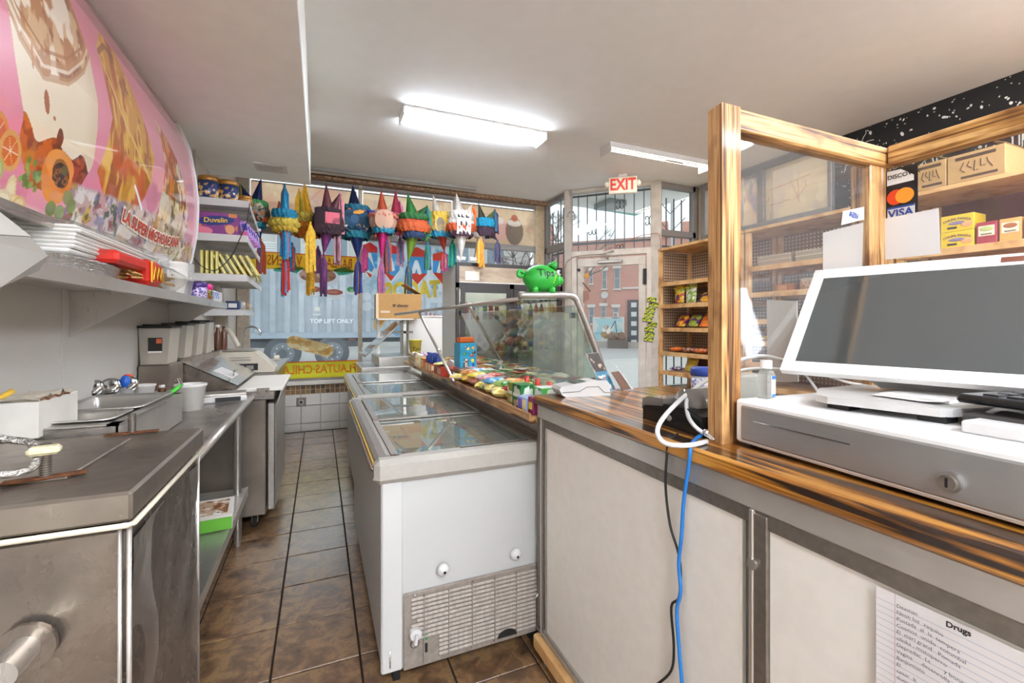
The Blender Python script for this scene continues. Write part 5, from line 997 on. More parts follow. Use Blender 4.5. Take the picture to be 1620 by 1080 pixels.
# ================================================================ BACK MIDDLE: prep unit, cardboard box, drinks fridge
pu = thing('steel_prep_unit', 'stainless salad prep unit with a slanted glass sneeze guard before the window', 'prep unit', (.68, 4.95, 0))
MB().box(.42, .86, 4.72, 5.4, .10, .80, STEELD, .006).build('cabinet', pu, True); MB().box(.38, .875, 4.68, 5.45, .80, .86, STEELL, .004).build('worktop', pu, True); MB().box(.55, .875, 4.70, 5.4, .86, .96, STEELL, .004).build('riser', pu, True)
MB().plate([(.44, 4.72, .985), (.44, 5.35, .985), (.80, 5.35, 1.33), (.80, 4.72, 1.33)], .008, glassm('guard_glass', 'e6ecec', 2., haze=.25, hazec='dfe3e2')).build('slanted_guard', pu, True)
MB().tube([(.42, 4.72, .975), (.80, 4.72, 1.33)], .008, WHITEG, 6).tube([(.42, 4.72, .975), (.42, 5.35, .975)], .012, STEELL, 6).build('guard_edge', pu, True)
MB().box(.58, .90, 4.72, 4.75, 1.20, 1.225, GREYM).box(.80, .83, 4.72, 4.75, .96, 1.34, STEELL).box(.60, .63, 5.3, 5.33, .96, 1.34, STEELL).build('guard_post', pu, True); MB().box(.52, .878, 4.56, 5.0, 1.338, 1.352, STEELL, .003).build('top_shelf', pu, True)
wcb = thing('white_cabinet', 'plain white side panel of a tall cabinet beyond the candy ledge', 'cabinet', (1.08, 5.2, 0)); MB().box(.885, 1.26, 4.9, 5.45, 0, 1.375, M('dcd8d0', .5), .004).build('cabinet', wcb, True); MB().box(.885, 1.26, 4.89, 5.45, 1.375, 1.39, OFFW, .003).build('top_panel', wcb, True)
cb = thing('cardboard_box', 'brown cardboard box with an open flap and a printed logo', 'box', (.745, 4.74, 1.353), -.06); CB = M('b58a52', .75, 0, .05, 30, .06); CBL = M('d9c4a3', .7)
MB().box(-.225, .225, -.15, .15, 0, .25, CB, .002).build('carton', cb); MB().box(-.2255, -.20, -.1515, -.1495, 0, .25, CBL).build('side_print', cb)
MB().plate([(.22, -.15, .25), (.20, .12, .26), (.04, .12, .36), (.06, -.15, .35)], .004, CB).build('flap', cb); MB().box(-.18, -.09, -.1525, -.15, .055, .078, M('d8c2a0', .6)).build('paper_label', cb)
m = MB(); text(m, 'clover', tplane((.035, -.1525, .13), (1, 0, 0), (0, 0, 1)), .045, BLACK, bold=.0012)
for dx in (0, .014):
    for dz in (0, .014): m.box(-.062+dx, -.051+dx, -.1525, -.15, .118+dz, .129+dz, BLACK)
m.build('lettering', cb)
yc = thing('yellow_cup', 'yellow paper cup with handwriting beyond the crate', 'cup', (.865, 4.42, ZL+.001), 0); YEL = M('e0d25a', .5)
MB().lathe([(.045, 0), (.062, .20), (.065, .20), (.065, .207), (.06, .207)], YEL, n=28).build('cup', yc)
m = MB(); text(m, 'Tips', lambda x, y: Vector((.06*math.sin(x/.06), -.0625*math.cos(x/.06)-.001, .12+y)), .05, BLACK); m.build('lettering', yc)
fr = thing('drinks_fridge', 'two-door black and white upright drinks fridge by the entrance', 'fridge', (2.24, 5.5, 0))
FW = M('cdc6bd', .5, 0, .02, 30, .03)
for q in ((1.51, 1.545, 5.22, 5.86, .05, 2.02), (2.94, 2.975, 5.22, 5.86, .05, 2.02), (1.545, 2.94, 5.22, 5.86, 1.80, 2.02), (1.545, 2.94, 5.22, 5.86, .05, .2), (1.545, 2.94, 5.80, 5.86, .2, 1.8)): MB().box(*q, FW, .003).build('cabinet_panel', fr, True)
MB().box(1.62, 2.88, 5.26, 5.30, 1.765, 1.785, emis('fridge_fill_tube', 'f4f8ff', 6.)).build('fill_tube', fr, True); FB = M('2a2521', .4)  # glowing tube added to brighten the inside of the fridge
MB().box(1.51, 2.975, 5.20, 5.24, 2.0, 2.045, FB).box(1.51, 1.545, 5.20, 5.24, 0.1, 2.0, FB).box(2.94, 2.975, 5.20, 5.24, .1, 2.0, FB).box(2.21, 2.27, 5.20, 5.24, .1, 1.80, FB).box(1.51, 2.975, 5.20, 5.24, 1.74, 1.80, FB).box(1.51, 2.975, 5.20, 5.24, .05, .2, FB).build('front_frame', fr, True)
MB().box(1.545, 2.94, 5.195, 5.215, 1.80, 2.0, pine('fridge_header_wood', 'b7a489', 'a4907a', '8f7a62', (3, 30, 12), .5)).build('header_panel', fr, True); MB().box(1.545, 2.94, 5.19, 5.2, 1.80, 1.812, WHITE).build('header_strip', fr, True)
MB().box(1.62, 1.80, 5.189, 5.194, 1.83, 1.94, M('e6ddca', .7)).build('paper_notice', fr, True)
for k, (a, b) in enumerate(((1.62, 2.16), (2.32, 2.88))): MB().box(a-.06, a, 5.19, 5.2, .2, 1.74, FB, .003).box(b, b+.05, 5.19, 5.2, .2, 1.74, FB, .003).box(a, b, 5.19, 5.2, 1.68, 1.74, FB).build('door_frame', fr, True); MB().box(a, b, 5.196, 5.199, .2, 1.68, glassm('fridge_glass', 'd9dedb', 1.0, haze=.03, hazec='b7b8b0')).build('door_pane', fr, True)
MB().box(1.56, 2.93, 5.47, 5.49, .2, 1.74, M('d8d4c6', .6)).build('inner_back', fr, True)
for z in (.55, .95, 1.35): MB().box(1.56, 2.93, 5.24, 5.45, z-.012, z, WHITE).build('fridge_shelf', fr, True)
DR = ['8a2a1a', 'c9a23a', 'd8d0b8', '4a2418', 'b8482a', '6f8a3a', 'e3d8b0', '2f4a8a']
for s_ in (0.955, 1.355):
    for k in range(17):
        x = 1.60+.08*k
        t = thing('drink_bottle', ['dark red', 'golden', 'pale', 'brown', 'orange-red', 'green', 'cream', 'blue'][(k+int(s_*3)) % 8]+' drink bottle', 'bottle', (x, 5.32, s_), 0, 'bottles in the drinks fridge'); t['label'] = 'drink bottle standing on a shelf in the two-door fridge'
        MB().lathe([(.028, 0), (.03, .01), (.03, .14), (.013, .19), (.012, .215), (.0, .216)], M(DR[(k*3+int(s_*7)) % 8], .2, coat=.4), n=10).build('bottle', t)
        MB().lathe([(.0305, .05), (.0305, .11)], M(DR[(k*5+3) % 8], .4), n=10).build('paper_label', t)
tw = thing('twig_garland', 'dark twiggy wire garland lying on top of the drinks fridge', 'garland', (2.4, 5.4, 2.045)); m = MB()
for k in range(26):
    x = -.35+.75*RNG.rand(); pts = [(x, -.1+.1*RNG.rand(), .003)]
    for j in range(5): pts.append((pts[-1][0]+.07*RNG.randn()*.7, pts[-1][1]+.02*RNG.randn(), max(.003, pts[-1][2]+.03*RNG.randn()+.012)))
    m.tube(pts, .0022, M('4a3a30', .7), 4)
m.build('twigs', tw, kind='stuff', label='tangle of thin dark twigs')

# ================================================================ RIGHT COUNTER
CT = .985; ZW = 1.022; CX = .785
ct = thing('service_counter', 'white panelled counter with steel trim and a burnt wood top at right', 'counter', (1.1, .6, 0))
PANW = M('e0dacf', .45, 0, .03, 30, .04, coat=.1)
MB().box(CX+.03, 1.42, -1.1, 1.55, .12, CT-.02, WHITE, .002).build('carcass', ct, True)
MB().box(CX+.004, CX+.02, .650, 1.50, .13, .925, PANW, .003).build('front_panel', ct, True); MB().box(CX+.004, CX+.02, -.42, .590, .13, .925, PANW, .003).build('front_panel', ct, True); MB().box(CX+.004, CX+.02, -1.1, -.47, .13, .925, PANW, .003).build('front_panel', ct, True)
SB = steel('trim_steel', 'dcd7d0', .33, (60, 2, 60), .08, .2)
MB().box(CX-.004, CX+.01, -1.1, 1.565, .935, CT, SB, .003).build('top_rail', ct, True); MB().box(CX-.001, CX+.03, -1.1, 1.56, .905, .937, ALUD, .002).build('lower_top_rail', ct, True)
for y in (1.53, .620, -.445):
    MB().box(CX-.004, CX+.012, y-.032 if y < 1 else y-.015, y-.002 if y < 1 else y+.035, .10, .937 if y > 1 else .93, ALUD, .002).box(CX-.007, CX+.010, y-.004, y+.006, .10, .935, STEELL, .002).box(CX-.0, CX+.012, y+.006 if y < 1 else y-.03, y+.012 if y < 1 else y-.02, .1, .93, ALU, .001).build('post', ct, True)
MB().box(CX-.004, CX+.03, -1.1, 1.56, .10, .135, ALU, .003).box(CX-.008, CX+.008, -1.1, 1.555, .115, .122, STEELL).build('bottom_track', ct, True)
MB().box(CX-.025, CX+.10, -1.1, 1.56, .045, .10, PINE, .006).build('base_beam', ct, True)
MB().cyl((CX-.004, .617, .83), (CX-.011, .617, .83), .011, ALU, n=16).build('catch', ct, True)
wtop = MB()
k0 = [-1.1, 1.57]
wtop.box(CX-.015, 1.44, -1.1, 1.575, CT+.001, ZW, BURNT, .006); wtop.build('wood_top', ct, True)
# small white wire hook and cord near the freezer
t = thing('white_tie', 'short white cord end poking out beside the counter post', 'cord', (CX-.01, 1.56, .3)); MB().tube([at(857, 930, 'y', 1.57), at(852, 938, 'y', 1.56), at(848, 944, 'y', 1.55)], .003, WHITE, 5, 3).build('cord', t, True)
t = thing('floor_cable', 'grey cable running down under the counter base beam', 'cable', (.8, 1.4, .05)); MB().tube([at(862, 1040, 'y', 1.50), at(863, 1065, 'y', 1.50), at(866, 1100, 'y', 1.48)], .005, GREYM, 6).build('cable', t, True)
# lined paper
pp = thing('lined_notepaper', 'handwritten lined sheet taped to the counter front at bottom right', 'paper', (CX, .3, .8))
PZ0, PY0 = .55, .407; cv = Canvas(.26, .37, 260, 400, 'd6d0cc'); cv.noisy('c3bcb9', 8, 8, .5, 3, .5, soft=.3)
for k in range(34): cv.line([(0, .352-.0095*k), (.26, .352-.0095*k)], .0009, '8fa0b4', .8)
cv.line([(.024, 0), (.024, .37)], .0013, 'b88f98', .8)
def sheetf(X, Y): return np.stack([np.full(X.shape, CX+.001)-.004*np.sin(X*11)*np.cos(Y*9)-.004, PY0-X, PZ0-.02+Y-.0*X], -1)
cv.build(sheetf, 'paper_sheet', PRINTW, pp, True); INK = M('3a3a40', .6)
words = ['Dexman', 'Neon luz  vaquito', 'Puntada  al  la  tempera', 'Cosmos  unido  colombal', 'El  mari grand   Pomada', 'olinka , mistoperro', 'Depredac  Lt       y bongo', 'Vagina     desenrolla', 'Banjomisto', 'El', 'cesar  lt', 'domo  blanco', 'ramon']
m = MB()
def pw(x0, z0, s=1.): return lambda x, y: Vector((CX-.0085, PY0-x0-x*s, z0+y*s+.002*math.sin(60*x)))
for k, wd in enumerate(words): text(m, wd, pw(.029, PZ0+.337-.0095*k), .0074, INK, 'LEFT')
text(m, 'Drugs', pw(.085, PZ0+.345), .0105, BLACK, 'LEFT', bold=.0004); m.build('handwriting', pp, True)
MB().box(CX-.0095, CX-.0085, PY0-.012, PY0-.002, .735, .745, WHITE).build('tape_tab', pp, True)
# cables over the counter edge
def pth(name, label, pix, r, mat, x0, sub=5):
    t = thing(name, label, 'cable', (x0, .8, .5)); MB().tube([at(px, py, ax, v) for px, py, ax, v in pix], r, mat, 8, sub).build('cable', t, True); return t
X_ = CX-.012
pth('black_cable', 'thin black cable hanging down the counter front beside the blue one', [(1072, 686, 'z', ZW+.004), (1058, 700, 'x', X_), (1055, 720, 'x', X_), (1053, 770, 'x', X_), (1060, 830, 'x', X_), (1072, 870, 'x', X_), (1077, 905, 'x', X_), (1074, 945, 'x', X_), (1062, 960, 'x', X_), (1066, 1020, 'x', X_), (1062, 1060, 'x', X_), (1040, 1082, 'x', X_)], .003, BLACK, .8)
pth('blue_cable', 'bright blue network cable hanging down the counter front', [(1118, 685, 'z', ZW+.01), (1103, 692, 'z', ZW+.004), (1093, 706, 'x', X_-.003), (1090, 735, 'x', X_-.003), (1082, 790, 'x', X_-.003), (1078, 850, 'x', X_-.003), (1074, 890, 'x', X_-.003), (1077, 935, 'x', X_-.003), (1071, 965, 'x', X_-.003), (1074, 1020, 'x', X_-.003), (1080, 1090, 'x', X_-.003)], .0045, M('1f74c0', .35), .8)
pth('white_cable', 'thick white cable looping out around the wooden post', [(1240, 570, 'y', .93), (1205, 563, 'y', .93), (1170, 570, 'y', .93), (1135, 590, 'y', .92), (1085, 625, 'y', .90), (1050, 660, 'y', .86), (1040, 685, 'y', .82), (1055, 702, 'y', .79), (1090, 704, 'y', .76), (1118, 698, 'y', .77)], .0058, WHITEG, .9)
pth('white_cable', 'second white cable crossing behind the sanitizer bottle', [(1240, 584, 'y', .96), (1190, 583, 'y', .96), (1150, 592, 'y', .95), (1110, 606, 'y', .93), (1088, 628, 'y', .90), (1088, 655, 'y', .86), (1100, 675, 'y', .82), (1122, 690, 'y', .80)], .0052, WHITEG, .9)
t = thing('screw_eye', 'small steel screw sticking out of the post foot', 'screw', (.84, .78, 1.03)); MB().cyl(at(1116, 684, 'y', .76), at(1130, 696, 'y', .74), .004, CHROME, n=8).ball(at(1117, 684, 'y', .76), .008, CHROME, 10, 6).build('screw', t, True)
# ---- wooden partition with plexiglass
pt = thing('wooden_partition', 'L-shaped torched wood frame holding clear plastic panes around the till', 'partition', (1.1, .78, ZW))
MB().prism([(.858, .80), (.850, .752), (.910, .752), (.915, .80)], 'z', ZW, 1.81, BURNTZ).build('post', pt, True)
MB().box(1.445, 1.50, .765, .82, ZW, 1.765, BURNTZ, .004).box(1.502, 1.55, .765, .82, ZW, 1.765, BURNTZ, .004).build('corner_post', pt, True)
MB().box(.905, 1.55, .755, .80, 1.755, 1.81, BURNTX, .005).build('top_beam', pt, True); MB().box(1.495, 1.55, -1.0, .752, 1.755, 1.81, BURNTY, .005).build('top_beam', pt, True)
MB().box(1.495, 1.55, -1.0, .76, ZW, ZW+.04, BURNTY, .004).build('bottom_beam', pt, True)
MB().box(.91, 1.445, .776, .779, ZW+.003, 1.757, PLEXI).build('plastic_pane', pt, True); MB().box(1.521, 1.524, -1.0, .765, ZW+.04, 1.757, PLEXI).build('plastic_pane', pt, True)
# stickers and sheets on the side pane
st = thing('payment_stickers', 'strip of card payment logo stickers on the side pane', 'sticker', (1.52, .71, 1.6))
XS = 1.5195; yL, yR = at(1401, 300, 'x', XS).y, at(1452, 300, 'x', XS).y; wS = yL-yR
MB().box(XS-.001, XS+.001, yR, yL, 1.585, 1.745, M('1e1c20', .3)).build('sticker_backing', st, True)
def sp_(x, z): return Vector((XS-.002, yL-x*wS, z))
MB().add([sp_(.06, 1.70), sp_(.9, 1.70), sp_(.9, 1.715), sp_(.5, 1.74), sp_(.06, 1.742)], [(0, 1, 2, 3, 4)], WHITE).build('top_logo_field', st, True)
m = MB(); text(m, 'DISCOVER', lambda x, y: Vector((XS-.003, yL-.006-x, 1.722+y)), .0165, BLACK, 'LEFT', bold=.0003); m.build('lettering', st, True)
q = MB()
for cy, c in ((.34, 'd8451e'), (.62, 'e8922a')): q.cyl((XS-.0010, yL-cy*wS, 1.663), (XS-(.0030 if c[0] == 'd' else .0042), yL-cy*wS, 1.663), .0215, M(c, .4), n=28)
q.build('circles_logo', st, True)
MB().box(XS-.003, XS-.001, yL-.92*wS, yL-.08*wS, 1.595, 1.635, WHITE).build('card_field', st, True); MB().box(XS-.004, XS-.002, yL-.92*wS, yL-.08*wS, 1.630, 1.635, M('24468f', .4)).box(XS-.004, XS-.002, yL-.92*wS, yL-.08*wS, 1.595, 1.599, M('d8a02a', .4)).build('card_stripes', st, True)
m = MB(); text(m, 'VISA', lambda x, y: Vector((XS-.0045, yL-.5*wS-x, 1.6145+y)), .030, M('23408a', .4), bold=.0009); m.build('lettering', st, True)
t = thing('taped_sheet', 'blank white sheet taped to the side pane under the stickers', 'sheet', (XS, .7, 1.5)); a, b_, c, d = [at(px, py, 'x', XS-.004) for px, py in ((1399, 346), (1485, 329), (1488, 401), (1399, 411))]; MB().plate([a, d, c, b_], .0012, M('d9d7d4', .35, coat=.2)).build('sheet', t, True)
t = thing('taped_sheet', 'translucent sheet on the front pane seen behind the corner post', 'sheet', (1.3, .774, 1.5)); a, b_, c, d = [at(px, py, 'y', .773) for px, py in ((1302, 368), (1366, 352), (1364, 424), (1302, 428))]; MB().plate([a, b_, c, d], .0012, glassm('translucent_sheet', 'e8e4e0', .8, .2, haze=.4, hazec='cfcac4')).build('sheet', t, True)
t = thing('visa_sticker', 'small white card logo sticker seen mirrored through the front pane', 'sticker', (1.4, .77, 1.55)); a, b_, c, d = [at(px, py, 'y', .7725) for px, py in ((1334, 334), (1367, 327), (1367, 347), (1331, 356))]; MB().plate([a, b_, c, d], .001, M('c9c8c8', .4)).build('sticker', t, True)
m = MB(); pc = (a+b_+c+d)/4; text(m, 'VISA', lambda x, y: Vector((pc.x-x, .7705, pc.z+y+.12*x)), .022, M('33509a', .4), bold=.0006); m.build('lettering', t, True)
# ---- cash drawer
cd = thing('cash_drawer', 'wide white cash drawer with a brushed steel front and a key lock', 'cash drawer', (.884, .746, ZW+.001), -.05)
CASEW = M('efeeeb', .3, spec=.5, coat=.2)
MB().box(.0, .42, -.52, 0, .006, .104, CASEW, .006).build('case', cd)
MB().box(-.004, .003, -.515, -.018, .014, .092, steel('drawer_front', 'a9a9a7', .4, (4, 4, 90), .04, .1), .006).build('steel_front', cd); MB().box(-.006, -.002, -.255, -.055, .0615, .0635, CHROME).build('slip_slot', cd)
MB().cyl((-.003, -.395, .042), (-.010, -.395, .042), .0155, CHROME, n=28).cyl((-.009, -.395, .042), (-.013, -.395, .042), .011, ALUD, n=24).box(-.0145, -.012, -.3965, -.3935, .035, .049, BLACK).build('key_lock', cd)
for x, y in ((.03, -.03), (.03, -.49), (.38, -.03), (.38, -.49)): MB().cyl((x, y, 0), (x, y, .008), .012, RUBBER, n=12).build('foot', cd)
ZD = ZW+.105
# ---- till monitor
mn = thing('till_monitor', 'large white framed till screen tilted back on the cash drawer', 'monitor', (1.1, .5, ZD))
BLp = Vector((1.037, .744, 1.19)); dW = Vector((.089, -.383, 0)).normalized(); TLp = Vector((1.243, .792, 1.4416)); dH = (TLp-BLp); nn = dW.cross(dH).normalized()
if nn.x > 0: nn = -nn
def mp(u, v, w_=0.): return BLp+dW*u+dH*v+nn*w_
WM = .60
def slab(u0, u1, v0, v1, w0, w1, mat, mb=None):
    mb = mb or MB(); vs = [mp(u, v, w_) for u in (u0, u1) for v in (v0, v1) for w_ in (w0, w1)]
    return mb.add(vs, [(0, 1, 3, 2), (4, 6, 7, 5), (0, 4, 5, 1), (2, 3, 7, 6), (0, 2, 6, 4), (1, 5, 7, 3)], mat, False, True)
fm = MB(); slab(0, WM, -.012, .075, -.014, .002, CASEW, fm); slab(0, WM, .915, 1.012, -.014, .002, CASEW, fm); slab(0, .026, .075, .915, -.014, .002, CASEW, fm); slab(WM-.026, WM, .075, .915, -.014, .002, CASEW, fm); fm.build('bezel', mn, True)
SCR = M('3f4444', .06, 0, spec=1.0, coat=1.); slab(.026, WM-.026, .075, .915, -.012, .0005, SCR).build('screen', mn, True); slab(.02, WM-.02, .03, .97, -.03, -.014, WHITE).build('back_shell', mn, True)
q = MB(); q.tube([mp(-.002, 1.0, -.01), mp(-.012, 1.06, -.03), mp(.05, 1.08, -.04)], .006, WHITE, 6); q.build('rear_cable_cover', mn, True); slab(.345, .40, .94, .985, .002, .003, M('7a4a3a', .3)).build('printed_mark', mn, True)
nk = MB(); A_ = [at(1392, 592, 'x', 1.13), at(1552, 606, 'x', 1.13)]
nk.add([mp(.12, .12, -.03), mp(.38, .12, -.03), mp(.36, .35, -.03), mp(.14, .35, -.03), Vector((1.15, .59, ZD+.03)), Vector((1.21, .37, ZD+.03)), Vector((1.26, .38, ZD+.03)), Vector((1.20, .60, ZD+.03))], [(0, 1, 2, 3), (4, 7, 6, 5), (0, 4, 5, 1), (1, 5, 6, 2), (2, 6, 7, 3), (3, 7, 4, 0)], M('c9c7c3', .35, .3)).build('neck', mn, True)
MB().prism([(.940, .575), (.975, .44), (.982, .415), (1.0, .405), (1.26, .36), (1.22, .66), (1.05, .66), (.95, .605)], 'z', ZD+.012, ZD+.026, M('c4c2bd', .35, .3)).build('base_plate', mn, True)
for x, y in ((.985, .57), (1.01, .43), (1.2, .6)): MB().box(x-.02, x+.02, y-.02, y+.02, ZD, ZD+.013, BLACK).build('foot', mn, True)
t = thing('paper_slips', 'stack of white paper slips curling on the till base', 'paper', (1.1, .48, ZD+.027)); MB().grid(lambda u, v: Vector((1.03+.12*v-.008*u, .545-.12*u+.02*v, ZD+.029+.010*max(0, u-.75)**1*2)), 10, 6, WHITE).build('slip', t, True); MB().box(1.05, 1.16, .43, .54, ZD+.027, ZD+.032, WHITE).build('slip', t, True)
t = thing('keypad', 'thin black keypad tray lying at the right behind the till base', 'keypad', (1.05, .33, ZD+.03), -.15); MB().box(-.05, .08, -.15, .07, .008, .020, BLACKG, .004).box(-.045, .075, -.145, .065, .020, .023, M('4a4a4c', .3, .4)).build('case', t)
for k in range(6):
    for j in range(3): MB().box(-.035+.035*j, -.012+.035*j, -.13+.03*k, -.11+.03*k, .023, .026, M('2a2a2c', .4)).build('key', t)
t = thing('black_adapter_box', 'flat dark grey box under the keypad', 'box', (1.03, .30, ZD)); MB().box(-.04, .08, -.14, .09, 0, .024, M('3a3836', .5), .004).build('case', t)
t = thing('white_router', 'flat white box with a white cable at the drawer edge', 'router', (.955, .30, ZD), -.05); MB().box(-.02, .03, -.14, .07, 0, .020, WHITEG, .003).build('case', t)
pth('white_cable', 'white cable arching over the flat white box', [(1530, 662, 'z', ZD+.006), (1560, 655, 'z', ZD+.02), (1585, 646, 'z', ZD+.035), (1625, 652, 'z', ZD+.03)], .004, WHITEG, .95)
pth('white_cable', 'white cable running behind the monitor neck', [(1300, 590, 'y', .80), (1330, 602, 'y', .78), (1370, 610, 'y', .76), (1400, 612, 'y', .74)], .004, WHITEG, 1.2)
pth('white_cable', 'thin white cable slanting under the left screen edge', [(1262, 578, 'y', .74), (1282, 602, 'y', .70), (1300, 628, 'y', .64)], .003, WHITEG, 1.1)
# ---- hand sanitizer
hs = thing('sanitizer_bottle', 'small clear hand sanitizer bottle with a blue and white label on the drawer', 'bottle', (.957, .722, ZD), .2)
SAN = glassm('sanitizer_plastic', 'dfe0da', 1.3, .03, haze=.28, hazec='cfcfc8'); MB().prism([(-.018, 0), (.018, 0), (.019, .045), (.018, .056), (.009, .064), (-.009, .064), (-.018, .056), (-.019, .045)], 'y', -.011, .011, SAN).build('body', hs)
MB().cyl((0, 0, .064), (0, 0, .070), .008, SAN, n=14).cyl((0, 0, .069), (0, 0, .088), .0125, glassm('frosted_cap', 'e6e6e2', 1.2, .2, haze=.45), n=20).build('cap', hs)
MB().box(.001, .0185, -.0125, -.011, .004, .052, WHITE).build('paper_label', hs); MB().box(.001, .0185, -.0132, -.0125, .044, .052, M('2a6ab0', .4)).box(.001, .0185, -.0132, -.0125, .004, .010, M('2a6ab0', .4)).build('label_band', hs)
m = MB(); text(m, 'Hand\nSanitizer', tplane((.0025, -.0135, .031), (1, 0, 0), (0, 0, 1)), .0046, M('23509a', .4), 'LEFT'); m.build('lettering', hs)
t = thing('white_device', 'upright white box behind the sanitizer bottle', 'device', (.975, .80, ZW)); MB().box(-.03, .07, -.015, .045, 0, .150, WHITEG, .004).box(-.02, -.005, -.017, -.015, .02, .03, GREYM).build('case', t)
# ---- black receipt printer
rp_ = thing('receipt_printer', 'black receipt printer with a clear grey cover beside the wooden post', 'printer', (.91, .93, ZW), -.1)
MB().prism([(-.125, 0), (.125, 0), (.125, .035), (.09, .055), (-.07, .062), (-.12, .05), (-.13, .02)], 'x', -.045, .10, BLACKG).build('body', rp_); SM = glassm('smoky_cover', 'b8b4ae', 2., .05, haze=.45, hazec='9a958e')
MB().lathe([(.0, -.05), (.045, -.05), (.045, .05), (.0, .05)], SM, (.03, -.03, .06), 22, (0, PI/2, 0)).build('paper_cover', rp_); MB().prism([(.03, .052), (.118, .040), (.128, .028), (.126, .058), (.10, .068), (.03, .072)], 'x', -.046, .09, SM).build('front_cover', rp_)
MB().cyl((-.046, .0, .025), (-.050, .0, .025), .008, GREYM, n=12).build('port', rp_)
# ---- payment terminal
tm_ = thing('payment_terminal', 'white handheld payment terminal lying at the counter end', 'payment terminal', (.945, 1.50, ZW), -.12)
MB().prism([(-.10, .008), (-.085, 0), (.10, 0), (.10, .040), (.085, .058), (.03, .060), (-.105, .040), (-.112, .028)], 'y', -.042, .042, WHITEG).build('body', tm_)
MB().plate([(-.05, -.034, .0505), (.075, -.034, .0602), (.075, .034, .0602), (-.05, .034, .0505)], .0015, M('3a3634', .15, coat=.5)).build('screen', tm_); MB().tube([(-.10, -.0425, .018), (-.03, -.0425, .02), (.0, -.0425, .036), (.05, -.0425, .036), (.075, -.0425, .012), (.10, -.0425, .010)], .0018, GREYM, 5).build('side_groove', tm_)
# ---- card holders
ch_ = thing('card_holder', 'clear leaning acrylic holder with a dark and blue printed card', 'holder', (1.09, 1.55, ZW), .35)
MB().plate([(-.045, -.02, .002), (.045, -.02, .002), (.02, .05, .155), (-.07, .05, .155)], .002, PLASTIC).plate([(-.045, -.03, .0), (.055, -.03, .0), (.055, .06, .0), (-.045, .06, .0)], .003, PLASTIC).build('stand', ch_)
cc = Canvas(.085, .15, 40, 70, '3a322c'); cc.noisy('b9a48a', 40, 40, .6, 5, .9); cc.rect(0, .085, 0, .075, '2f7a94'); cc.noisy('c0504a', 60, 60, .62, 6, .9, (cc.Y < .075).astype(float)); cc.noisy('d8d8c0', 70, 70, .66, 7, .9, (cc.Y < .075).astype(float))
cc.build(plane_fn((-.043, -.022, .004), (1, 0, 0), (-.16, .46, 1.0)), 'printed_card', PRINT, ch_)
t = thing('card_holder', 'second small holder of brown cards behind the printed one', 'holder', (1.18, 1.53, ZW), .35); MB().plate([(-.03, 0, .002), (.03, 0, .002), (.01, .04, .075), (-.05, .04, .075)], .003, M('6b4a38', .4)).plate([(-.03, -.02, .0), (.04, -.02, .0), (.04, .04, .0), (-.03, .04, .0)], .003, PLASTIC).plate([(.03, -.01, 0), (.04, -.01, 0), (.0, .05, .10), (-.01, .05, .10)], .002, PLASTIC).build('stand', t)
# ---- big tub, white container, boards on the customer side of the counter
tb_ = thing('powder_tub', 'white tub with a blue lid behind the wooden post', 'tub', tuple(at(1114, 625, 'z', ZW+.001))); MB().lathe([(.045, 0), (.048, .01), (.048, .072), (.044, .08)], glassm('tub_plastic', 'e9e9ee', 1., .1, haze=.75, hazec='dfe0e6'), n=28).build('body', tb_); MB().lathe([(.051, .078), (.051, .10), (.047, .108), (0, .109)], M('2f4fa8', .35), n=28).build('lid', tb_)
MB().lathe([(.0485, .015), (.0485, .068)], mixm('tub_label', ['e6e6ec', '6a80bc', 'dcdce6', 'b4c0dc'], 45), n=28).build('paper_label', tb_)
t = thing('clear_canister', 'low clear plastic canister lid and white paper by the tub', 'canister', (1.22, 1.12, ZW)); MB().ball((0, 0, .02), (.08, .06, .05), PLASTIC, 18, 10).build('canister', t)
t = thing('white_board_sheet', 'upright blank white board standing behind the till', 'board', (1.44, .98, ZW)); a, b_, c, d = [at(px, py, 'x', 1.40) for px, py in ((1214, 604), (1213, 474), (1260, 476), (1262, 604))]; MB().plate([a, b_, c, d], .006, M('dedcd6', .5)).build('board', t, True)

# ================================================================ RIGHT SHELVING
SX = 3.90; BXB = 4.42
PEG, n, L, b = newmat('pegboard'); v = coords(n, L, (1/.036,)*3); fr_ = n.new('ShaderNodeVectorMath'); fr_.operation = 'FRACTION'; L.new(v, fr_.inputs[0]); sb = n.new('ShaderNodeVectorMath'); sb.operation = 'SUBTRACT'; sb.inputs[1].default_value = (.5, .5, .5); L.new(fr_.outputs[0], sb.inputs[0])
sxyz = n.new('ShaderNodeSeparateXYZ'); L.new(sb.outputs[0], sxyz.inputs[0])
def mth(op, a, b2=None):
    q = n.new('ShaderNodeMath'); q.operation = op
    for i, z in enumerate((a, b2)):
        if z is None: continue
        if isinstance(z, (int, float)): q.inputs[i].default_value = z
        else: L.new(z, q.inputs[i])
    return q.outputs[0]
ymax = mth('ADD', sxyz.outputs['X'], sxyz.outputs['Y'])
geo = n.new('ShaderNodeNewGeometry'); sg_ = n.new('ShaderNodeSeparateXYZ'); L.new(geo.outputs['Normal'], sg_.inputs[0]); ax_ = mth('ABSOLUTE', sg_.outputs['X']); isx = mth('GREATER_THAN', ax_, .5)
hc = n.new('ShaderNodeMix'); hc.data_type = 'FLOAT'; L.new(isx, hc.inputs[0]); L.new(sxyz.outputs['X'], hc.inputs[2]); L.new(sxyz.outputs['Y'], hc.inputs[3])
rr_ = mth('SQRT', mth('ADD', mth('MULTIPLY', hc.outputs[0], hc.outputs[0]), mth('MULTIPLY', sxyz.outputs['Z'], sxyz.outputs['Z']))); hole = mth('LESS_THAN', rr_, .24)
